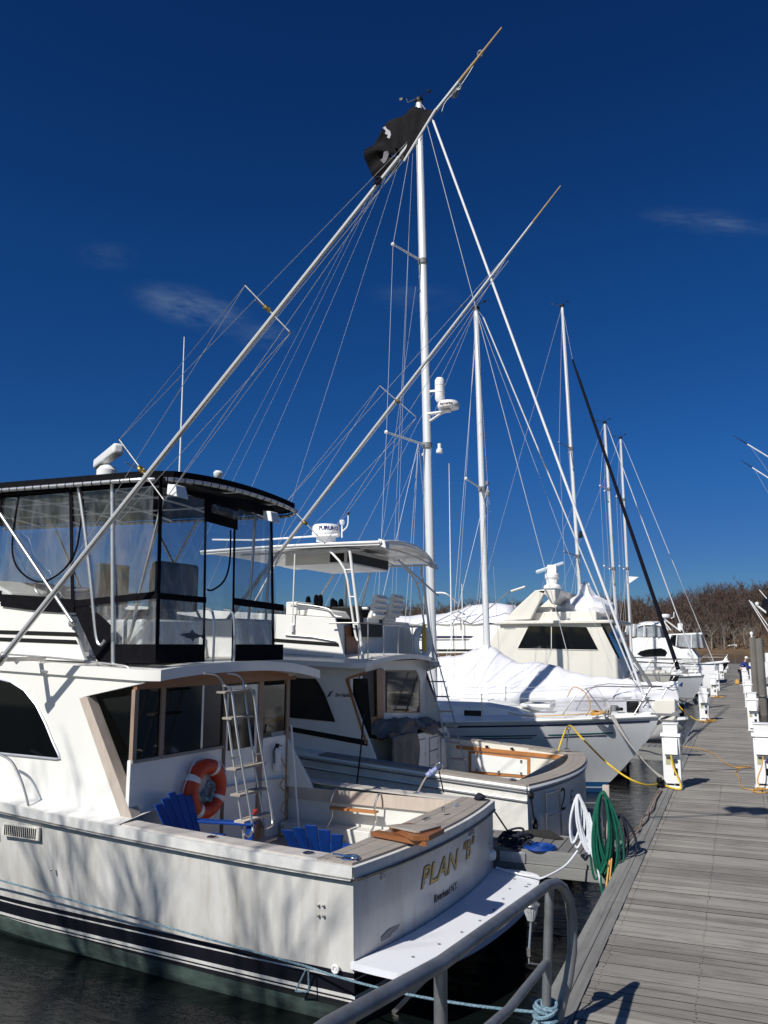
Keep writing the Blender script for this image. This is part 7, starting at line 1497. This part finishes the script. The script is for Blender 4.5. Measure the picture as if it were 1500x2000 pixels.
# ---- right-hand side : sportfisher mostly outside the frame, its outriggers and searchlight reach in
Rf = Fr(1.2, 24.2 - 2.2 + 2.2, 0)
R1 = Fr(1.4, 28.2, 0); r1 = thing('sportfishing_boat', 'boat on the right outside the frame, only its dark tipped outriggers and lamp arm show', 'motor boat', R1)
HR = Hull(R1, 0, 12, 4.2, 0, lambda u: 1.2 + .6 * u, zb=-.9, rake=1.5, flare=.3, bulge=.2); HR.skin(20, 10).build('hull', bands('right_hull', [(-1, K_), (-.1, (.75, .75, .75))], dirt=.04), r1, smooth=40); HR.deck(.25, .98, 0, .1).build('deck', gel2, r1)
mb = MB(R1); mb.box(3.2, 8, -1.8, 1.8, 1.3, 2.9); mb.build('cabin', gel2, r1, bev=.06); mb = MB(R1); mb.box(3.6, 7, -1.6, 1.6, 2.9, 3.6); mb.build('bridge', gel2, r1, bev=.06)
for (a_, b_) in (((1431, 850), (1500, 892)), ((1447, 899), (1500, 933)), ((1463, 1172), (1500, 1232)), ((1467, 1175), (1500, 1222)), ((1483, 1152), (1500, 1172))):
    A = R1.m(*a_, -1.0); Bq = R1.m(*b_, -1.0); far_p = A + (Bq - A) * (3.6 if a_[1] < 1000 else 1.8); sm = a_[1] > 1000
    mb = MB(R1); mb.tube([lerp(A, Bq, .42 if not sm else 0), far_p], .018 if not sm else .014, 6); o = mb.build('outrigger', wpipe, r1)
    if not sm: mb = MB(R1); mb.tube([A, lerp(A, Bq, .42)], [.006, .017], 6); mb.build('dark_tip', blackp, o); mb = MB(R1); mb.tube([lerp(A, Bq, .5), far_p - Vector((.5, 0, 2.2))], .003, 4); mb.build('rigging_wire', wire, o)
q = R1.m(1494, 1184, -1.0); mb = MB(R1); mb.lathe([(.0, -.05), (.28, -.03), (.33, .03), (.26, .09), (0, .12)], q + Vector((.15, 0, 0)), (-.75, -.65, .1), n=24); mb.build('satellite_dish', blackp, r1)
mb = MB(R1); a_ = R1.m(1479, 1183, -1.0); mb.tube([a_, a_ + Vector((.0, 0, .0)), R1.m(1497, 1197, -1.0), R1.m(1530, 1215, -1.0)], .03, 6); mb.lathe([(.04, 0), (.06, .05), (.06, .09), (0, .12)], a_); mb.build('lamp_arm', whitep, r1)
T1 = Fr(2.2, 51, 0); t = thing('motor_boat', 'boat under a sagging grey tarpaulin at the right frame edge', 'motor boat', T1)
HT = Hull(T1, -.9, 8, 3.2, 0, lambda u: 1.0 + .4 * u, zb=-.9, rake=1.2, flare=.3); HT.skin(16, 8).build('hull', gel2, t, smooth=40)
mb = MB(T1); rows = []
for i in range(21): x = -1.0 + 9 * i / 20; rows.append([(x, -1.7 + 3.4 * j / 12, 1.0 + (1.1 * min(1, i / 4 + .15)) * (1 - abs(j / 6 - 1) ** 1.4) + .05 * math.sin(i * 2 + j)) for j in range(13)])
mb.grid(rows); mb.build('tarpaulin', mat('grey_tarp', (.30, .30, .31), .7, var=.2, bump=.3, bscale=4), t, smooth=80)
V1 = Fr(1.6, 78, 0); t = thing('motor_boat', 'distant white boat at the right frame edge behind the pilings', 'motor boat', V1)
HV = Hull(V1, -.8, 8, 3.0, 0, lambda u: 1.5 + .3 * u, zb=-.9, rake=1.2, flare=.3); HV.skin(16, 8).build('hull', gel2, t, smooth=40); HV.deck(0, .98, 0, .1).build('deck', gel2, t); mb = MB(V1); mb.box(.5, 5, -1.2, 1.2, 1.6, 2.4); mb.build('cabin', gel2, t, bev=.1)
# ================================================================ HOSES, CABLES, PERSON
hp = thing('hose_post', 'wooden post with a white outlet strip carrying the coiled green and white hoses', 'post', loc=(-1.60, 10.75, .5))
mb = MB(); mb.box(-1.625, -1.545, 10.72, 10.80, .35, 1.36); mb.build('post', palewood, hp, bev=.006)
mb = MB(); mb.box(-1.70, -1.63, 10.66, 10.715, .62, 1.16); mb.build('outlet_strip', whitep, hp, bev=.008)
mb = MB()
for z in (.7, .82, .94, 1.06): mb.box(-1.685, -1.645, 10.652, 10.659, z, z + .05)
mb.build('socket', greyp, hp)
mb = MB(); mb.tube([(-1.59, 10.72, 1.22), (-1.59, 10.60, 1.22), (-1.59, 10.58, 1.27)], .012, 6); mb.tube([(-1.66, 10.72, 1.15), (-1.86, 10.64, 1.15), (-1.90, 10.62, 1.19)], .012, 6); mb.build('hook', galv, hp)
def coil(c, wd, h, r, n, seed, m_, label, jit=.03, depth=.05, cat='hose', dirx=(1, .12, 0)):
    rq = random.Random(seed); dx = Vector(dirx).normalized(); mb = MB(); dy = dx.cross(Vector((0, 0, 1)))
    for k in range(n):
        ww = wd * rq.uniform(.55, 1.15); hh = h * rq.uniform(.82, 1.05); tw = rq.uniform(-.3, .3); off = rq.uniform(-jit, jit); dd = rq.uniform(-depth, depth); sk = rq.uniform(-.18, .30)
        pts = []
        for i in range(28):
            a = 6.2832 * i / 28; zz = -hh / 2 + hh / 2 * math.cos(a); taper = .55 + .45 * math.sin(min(1, max(0, -zz / hh)) * 3.14159 * .75 + .25)
            xx = ww / 2 * math.sin(a) * taper + off * (-zz / hh) * 3 + sk * zz * -.35
            pts.append(Vector(c) + dx * xx + dy * (dd + tw * xx * .4) + Vector((0, 0, zz + rq.uniform(-.004, .004))))
        mb.tube(smoothpath(pts + [pts[0]], 2), r, 8)
    return mb.build('hose_coil', m_, None, label=label, cat=cat, smooth=60)
coil((-1.60, 10.60, 1.30), .25, .98, .0135, 11, 3, hose_g, 'big coil of green hose hanging on the hose post', .04, .06)
coil((-1.90, 10.62, 1.24), .145, .64, .0145, 8, 5, rope_w, 'coil of white and pale blue hose hanging left of the green coil', .03, .04)
coil((-1.42, 10.72, 1.02), .26, .56, .014, 3, 9, rope_n, 'black cable loops hanging behind the green hose', .04, .03, 'cable')
rope('water_hose', smoothpath([(-1.62, 10.58, .55), (-1.66, 10.55, .35), (-1.58, 10.2, .1), (-1.52, 9.8, -.05)], 5), .0135, hose_g, 'green hose end dropping beside the dock edge', 'hose', 8)
rope('water_hose', smoothpath([Vector((-1.93, 10.60, .60)), Vector((-2.05, 10.4, .46)), Vector((-2.25, 10.1, .38)), B1.W((.66, 3.2, .36)), B1.W((.45, 3.3, .33)), B1.W((.12, 3.35, .36))], 6), .012, rope_w, 'white hose running from the coils over to the swim platform', 'hose', 8)
rope('water_hose', smoothpath([(-1.78, 10.62, 1.05), (-1.72, 10.58, .8), (-1.76, 10.58, .6), (-1.70, 10.56, .45), (-1.64, 10.5, .2)], 6), .012, rope_w, 'white hose hanging between the two coils', 'hose', 8)
rope('shore_cable', smoothpath([(-1.55, 10.6, .55), (-1.58, 10.4, .25), (-1.56, 10.0, .0), (-1.54, 9.6, -.12), (-1.8, 9.3, -.2)], 6), .011, rope_o, 'orange cord trailing from the hose post down to the water', 'cord', 6)
rope('shore_cable', smoothpath([(-1.53, 10.6, .55), (-1.55, 10.4, .22), (-1.53, 10.05, .02), (-1.51, 9.7, -.08), (-1.7, 9.4, -.2)], 6), .009, rope_o, 'second thin orange cord beside the first, dropping to the water', 'cord', 6)
rope('water_hose', smoothpath([(-1.36, 15.6, .585), (-1.37, 14.6, .585), (-1.34, 13.7, .585), (-1.42, 13.0, .58), (-1.38, 12.2, .585), (-1.44, 11.5, .58), (-1.5, 11.0, .60), (-1.5, 10.8, .8)], 6), .013, rope_t, 'brown hose lying along the left dock edge board', 'hose', 6)
rope('water_hose', smoothpath([(-1.40, 15.6, .585), (-1.41, 14.5, .585), (-1.39, 13.6, .585), (-1.35, 12.9, .58), (-1.43, 12.1, .585), (-1.47, 11.5, .58), (-1.52, 11.0, .55), (-1.55, 10.85, .45)], 6), .012, rope_t, 'thinner brown hose beside the other along the dock edge', 'hose', 6)
# blue mats on the finger
bc = WF.z(1055, 1655, .51); mb = MB()
for k in range(7): mb.torus((bc.x, bc.y, .512 + .006 * (k % 3)), (0, 0, 1), .04 + .026 * k, .014, 30, 6)
mb.build('rope_coil', bluep, None, label='flat coil of bright blue rope lying on the finger pier', cat='rope')
bc = WF.z(1003, 1650, .51); mb = MB(); rq = random.Random(12)
for k in range(9): mb.torus((bc.x + rq.uniform(-.06, .06), bc.y + rq.uniform(-.04, .06), .515 + .015 * k), (rq.uniform(-.4, .4), rq.uniform(-.4, .4), 1), .12 + rq.uniform(-.04, .08), .016, 22, 6)
mb.build('rope_coil', rope_n, None, label='dark navy rope heap on the finger pier in the boat shadow', cat='rope')
mk_ = [WF.z(px, py, .506) for px, py in ((1008, 1628), (1040, 1622), (1075, 1624), (1100, 1640), (1085, 1640), (1045, 1634), (1012, 1636))]
mb = MB(); mb.prism([(p.x, p.y, .506) for p in mk_], (0, 0, .02)); mb.build('rubber_mat', mat('dark_mat', (.025, .024, .02), .9, var=.4), None, label='crumpled dark mat on the finger pier under the second boat stern', cat='mat')
# yellow cable from boat 2 to the first pedestal
p0 = B2.W(B2.m(1087, 1487, 3.9)); pA = B2.W(B2.m(1094, 1455, 3.97)); p1 = B2.W(B2.m(1111, 1421, 3.97)); p2 = Vector(WF.x(1180, 1485, -2.3)); p3 = Vector(WF.x(1222, 1517, -1.9)); p4 = Vector((-1.42, 16.0, DECK + .06))
rope('power_cable', smoothpath([p0, pA, p1 + Vector((0, 0, .03)), WF.x(1135, 1440, -2.5), p2, p3, WF.x(1260, 1533, -1.6), p4, (-1.22, 15.86, DECK + .035), (-1.06, 15.84, DECK + .035), (-1.10, 15.9, DECK + .2), (-1.17, 15.92, DECK + .38), (-1.20, 15.93, DECK + .58)], 8), .017, rope_y, 'thick yellow shore power cable draped from the second boat to the first pedestal', 'cable', 8)
mb = MB(); pc = Vector((-1.40, 15.95, DECK + .04))
for k in range(4): mb.torus(pc + Vector((.0, 0, .03 * k)), (rnd.uniform(-.6, .6), rnd.uniform(-.6, .6), 1), .06, .016, 14, 6)
mb.box(pc.x - .06, pc.x + .02, pc.y - .04, pc.y + .06, pc.z - .03, pc.z + .14); mb.build('dock_cleat', blackp, None, label='black cleat wrapped with line at the foot of the first left pedestal', cat='cleat')
c_ = [WF.z(px, py, DECK + .015) for px, py in ((1335, 1458), (1365, 1462), (1395, 1472), (1412, 1487), (1435, 1498), (1462, 1499), (1462, 1496), (1438, 1498), (1445, 1503), (1436, 1508), (1443, 1518), (1446, 1533), (1455, 1540), (1478, 1543), (1500, 1541))]
rope('shore_cable', smoothpath(c_, 5), .0085, rope_o, 'thin orange cord snaking across the planks to the right pedestal', 'cord', 6)
c_ = [WF.z(px, py, DECK + .02) for px, py in ((1486, 1536), (1470, 1545), (1492, 1548), (1510, 1544), (1490, 1540), (1475, 1541), (1495, 1538))]
rope('shore_cable', smoothpath([(.30, 16.52, DECK + .56), (.26, 16.4, DECK + .40), (.18, 16.3, DECK + .18), (.24, 16.2, DECK + .03)] + c_, 5), .011, rope_o, 'orange cord plugged into the nearest right pedestal, coiled at its foot', 'cord', 6)
for (x, y, lb) in ((-1.0, 30.0, 'small orange cord heap at the foot of the second left pedestal'), (-.98, 44.0, 'small orange cord heap at the foot of the third left pedestal')):
    mb = MB(); rq = random.Random(int(y))
    for k in range(5): mb.torus((x + rq.uniform(-.2, .1), y + rq.uniform(-.3, .1), DECK + .02 + .012 * k), (rq.uniform(-.2, .2), rq.uniform(-.2, .2), 1), rq.uniform(.08, .2), .012, 20, 5)
    mb.build('cord_heap', rope_o, None, label=lb, cat='cord')
rope('shore_cable', smoothpath([WF.x(1320, 1365, -2.2), WF.x(1330, 1383, -1.9), WF.x(1350, 1400, -1.6), (-1.4, 30.1, DECK + .05), (-1.1, 30.0, DECK + .03)], 5), .016, rope_y, 'yellow cord hanging from the boats to the second left pedestal', 'cord', 6)
# ---- stooping person
PX, PYY = .12, 59.5
pfm = Fr(PX, PYY, 0, DECK)
pt_ = thing('person', 'person in a blue jacket and white cap stooping over a right hand pedestal', 'person', pfm)
def skinned(name, verts, edges, m_, root=0, par=None, sub=2):
    me = bpy.data.meshes.new(name); me.from_pydata([v[0] for v in verts], edges, []); o = bpy.data.objects.new(name, me); COL.objects.link(o)
    sk = o.modifiers.new('skin', 'SKIN'); 
    for i, v in enumerate(verts): r_ = v[1]; me.skin_vertices[0].data[i].radius = (r_, r_ if len(v) < 3 else v[2])
    me.skin_vertices[0].data[root].use_root = True; sb = o.modifiers.new('s', 'SUBSURF'); sb.levels = sub; sb.render_levels = sub
    bpy.context.view_layer.update(); ev = o.evaluated_get(bpy.context.evaluated_depsgraph_get()); me2 = bpy.data.meshes.new_from_object(ev); bpy.data.objects.remove(o)
    mb = MB(pfm); mb.add([v.co for v in me2.vertices], [tuple(p.vertices) for p in me2.polygons]); return mb.build(name, m_, par, smooth=180)
skinm = mat('skin', (.45, .27, .2), .6, var=.05); jeans = mat('dark_trousers', (.012, .016, .04), .9, var=.3, scale=8); jack = mat('blue_jacket', (.012, .035, .22), .8, var=.25, scale=6); capm = mat('white_cap', (.78, .78, .78), .8, var=.05)
# body : one continuous figure, legs straight, trunk bent to the right (+x)
V = [((0, 0, .93), .15, .13), ((.06, 0, 1.12), .16, .14), ((.20, 0, 1.32), .18, .15), ((.28, 0, 1.43), .10), ((.30, 0, 1.50), .055), ((.36, -.01, 1.60), .085, .095), ((.37, -.01, 1.68), .075),
     ((-.02, -.11, .86), .095), ((-.03, -.12, .50), .065), ((-.06, -.12, .10), .045), ((.06, -.13, .04), .045), ((-.02, .11, .86), .095), ((.02, .13, .50), .065), ((-.02, .14, .10), .045), ((.10, .14, .04), .045),
     ((.24, -.19, 1.34), .07), ((.40, -.22, 1.10), .05), ((.60, -.16, .98), .035), ((.67, -.15, .95), .035), ((.26, .19, 1.34), .07), ((.46, .20, 1.12), .05), ((.66, .12, 1.05), .035), ((.73, .10, 1.02), .035)]
Ed = [(0, 1), (1, 2), (2, 3), (3, 4), (4, 5), (5, 6), (0, 7), (7, 8), (8, 9), (9, 10), (0, 11), (11, 12), (12, 13), (13, 14), (2, 15), (15, 16), (16, 17), (17, 18), (2, 19), (19, 20), (20, 21), (21, 22)]
skinned('body', V, Ed, skinm, 0, pt_)
g = .018
skinned('jacket', [((0, 0, .90), .17, .15), ((.06, 0, 1.12), .18, .16), ((.20, 0, 1.32), .20, .17), ((.27, 0, 1.42), .12)] + [((.24, -.19, 1.34), .09), ((.40, -.22, 1.10), .068), ((.58, -.165, .99), .05), ((.26, .19, 1.34), .09), ((.46, .20, 1.12), .068), ((.64, .13, 1.06), .05)], [(0, 1), (1, 2), (2, 3), (2, 4), (4, 5), (5, 6), (2, 7), (7, 8), (8, 9)], jack, 0, pt_)
skinned('trousers', [((0, 0, .93), .165, .145), ((-.02, -.11, .84), .115), ((-.03, -.12, .50), .085), ((-.06, -.12, .09), .065), ((-.02, .11, .84), .115), ((.02, .13, .50), .085), ((-.02, .14, .09), .065)], [(0, 1), (1, 2), (2, 3), (0, 4), (4, 5), (5, 6)], jeans, 0, pt_)
mb = MB(pfm); mb.lathe([(.10, -.02), (.105, .03), (.09, .08), (.05, .11), (0, .12)], (.37, -.01, 1.67), (.15, 0, 1), n=16); mb.box(.42, .56, -.08, .06, 1.655, 1.67); mb.build('cap', capm, pt_, bev=.004)
for y in (-.12, .14): mb = MB(pfm); x = -.06 if y < 0 else -.02; mb.hexa([(x - .08, y - .05, 0.005), (x + .2, y - .05, 0.005), (x + .2, y + .05, .005), (x - .08, y + .05, .005), (x - .07, y - .045, .11), (x + .16, y - .045, .06), (x + .16, y + .045, .06), (x - .07, y + .045, .11)]); mb.build('shoe', blackp, pt_, bev=.015)
mb = MB(pfm)
for sd in (-1, 1):
    h0 = Vector((.67, -.15, .95)) if sd < 0 else Vector((.73, .10, 1.02))
    for k in range(4): mb.tube([h0 + Vector((.01, (k - 1.5) * .018, 0)), h0 + Vector((.05, (k - 1.5) * .02, -.02)), h0 + Vector((.075 - abs(k - 1.5) * .008, (k - 1.5) * .02, -.05))], [.010, .009, .007], 5)
    mb.tube([h0 + Vector((-.01, .03, 0)), h0 + Vector((.03, .055, -.01)), h0 + Vector((.05, .05, -.03))], [.011, .010, .008], 5)
mb.build('fingers', skinm, pt_)
mb = MB(pfm); mb.prism([(.06, -.19, 1.2), (.17, -.19, 1.36), (.26, -.185, 1.33), (.14, -.19, 1.17)], (0, -.012, 0)); mb.build('back_print', whitep, pt_)
mb = MB(); mb.hexa([(-.28, 59.2, DECK + .02), (-.02, 59.2, DECK + .02), (-.02, 59.5, DECK + .02), (-.28, 59.5, DECK + .02), (-.24, 59.23, DECK + .30), (-.06, 59.23, DECK + .30), (-.06, 59.47, DECK + .30), (-.24, 59.47, DECK + .30)]); bg_ = mb.build('tool_bag', rope_o, None, bev=.03, label='orange bag on the planks at the stooping person\'s feet', cat='bag')
mb = MB(); mb.box(-.02, .40, 57.9, 58.5, DECK + .012, DECK + .03); mb.build('paper_sheet', whitep, None, label='white sheet lying flat on the planks near the stooping person', cat='sheet')
# ---- bare trees behind the photographer, they throw the branch shadows
barkd = mat('dark_bark', (.09, .075, .06), .95, var=.3, scale=3)
def big_tree(x, y, H, seed, nb=9, lb=''):
    rg = random.Random(seed); t = thing('bare_tree', lb, 'tree', loc=(x, y, 1.42), group='bare trees on the bank')
    mb = MB(); b = Vector((x, y, 1.42)); top = b + Vector((rg.uniform(-.4, .4), 0, H * .55)); mb.tube([b, lerp(b, top, .5) + Vector((.1, .1, 0)), top], [.17, .13, .08], 10); mb.build('trunk', barkd, t)
    mb = MB()
    def br(p, d, l, r_, lv):
        q = p + d * l * .5 + Vector((rg.uniform(-.08, .08), rg.uniform(-.08, .08), 0)) * l; e = q + (d + Vector((0, 0, .15))).normalized() * l * .5
        mb.tube([p, q, e], [r_, r_ * .75, r_ * .45], 5 if lv else 6, caps=False)
        if lv >= 3: return
        for k in range(4 if lv < 2 else 3):
            s_ = rg.uniform(.3, 1); o = lerp(p, e, s_); a = rg.uniform(0, 6.28)
            nd = (d + Vector((math.cos(a), math.sin(a), rg.uniform(-.1, .5))) * rg.uniform(.5, .9)).normalized(); br(o, nd, l * rg.uniform(.5, .75), r_ * .58, lv + 1)
    for k in range(nb):
        a = 6.28 * k / nb + rg.uniform(-.3, .3); br(lerp(b, top, rg.uniform(.5, 1)), Vector((math.cos(a) * .45, math.sin(a) * .45, rg.uniform(.6, 1.2))).normalized(), H * rg.uniform(.26, .40), .05, 0)
    mb.build('crown', barkd, t)
big_tree(-8.6, -2.6, 9.6, 21, 9, 'bare tree on the bank behind the camera, on its left')
big_tree(-3.2, -5.5, 8.5, 9, 5, 'bare tree on the bank behind the camera')
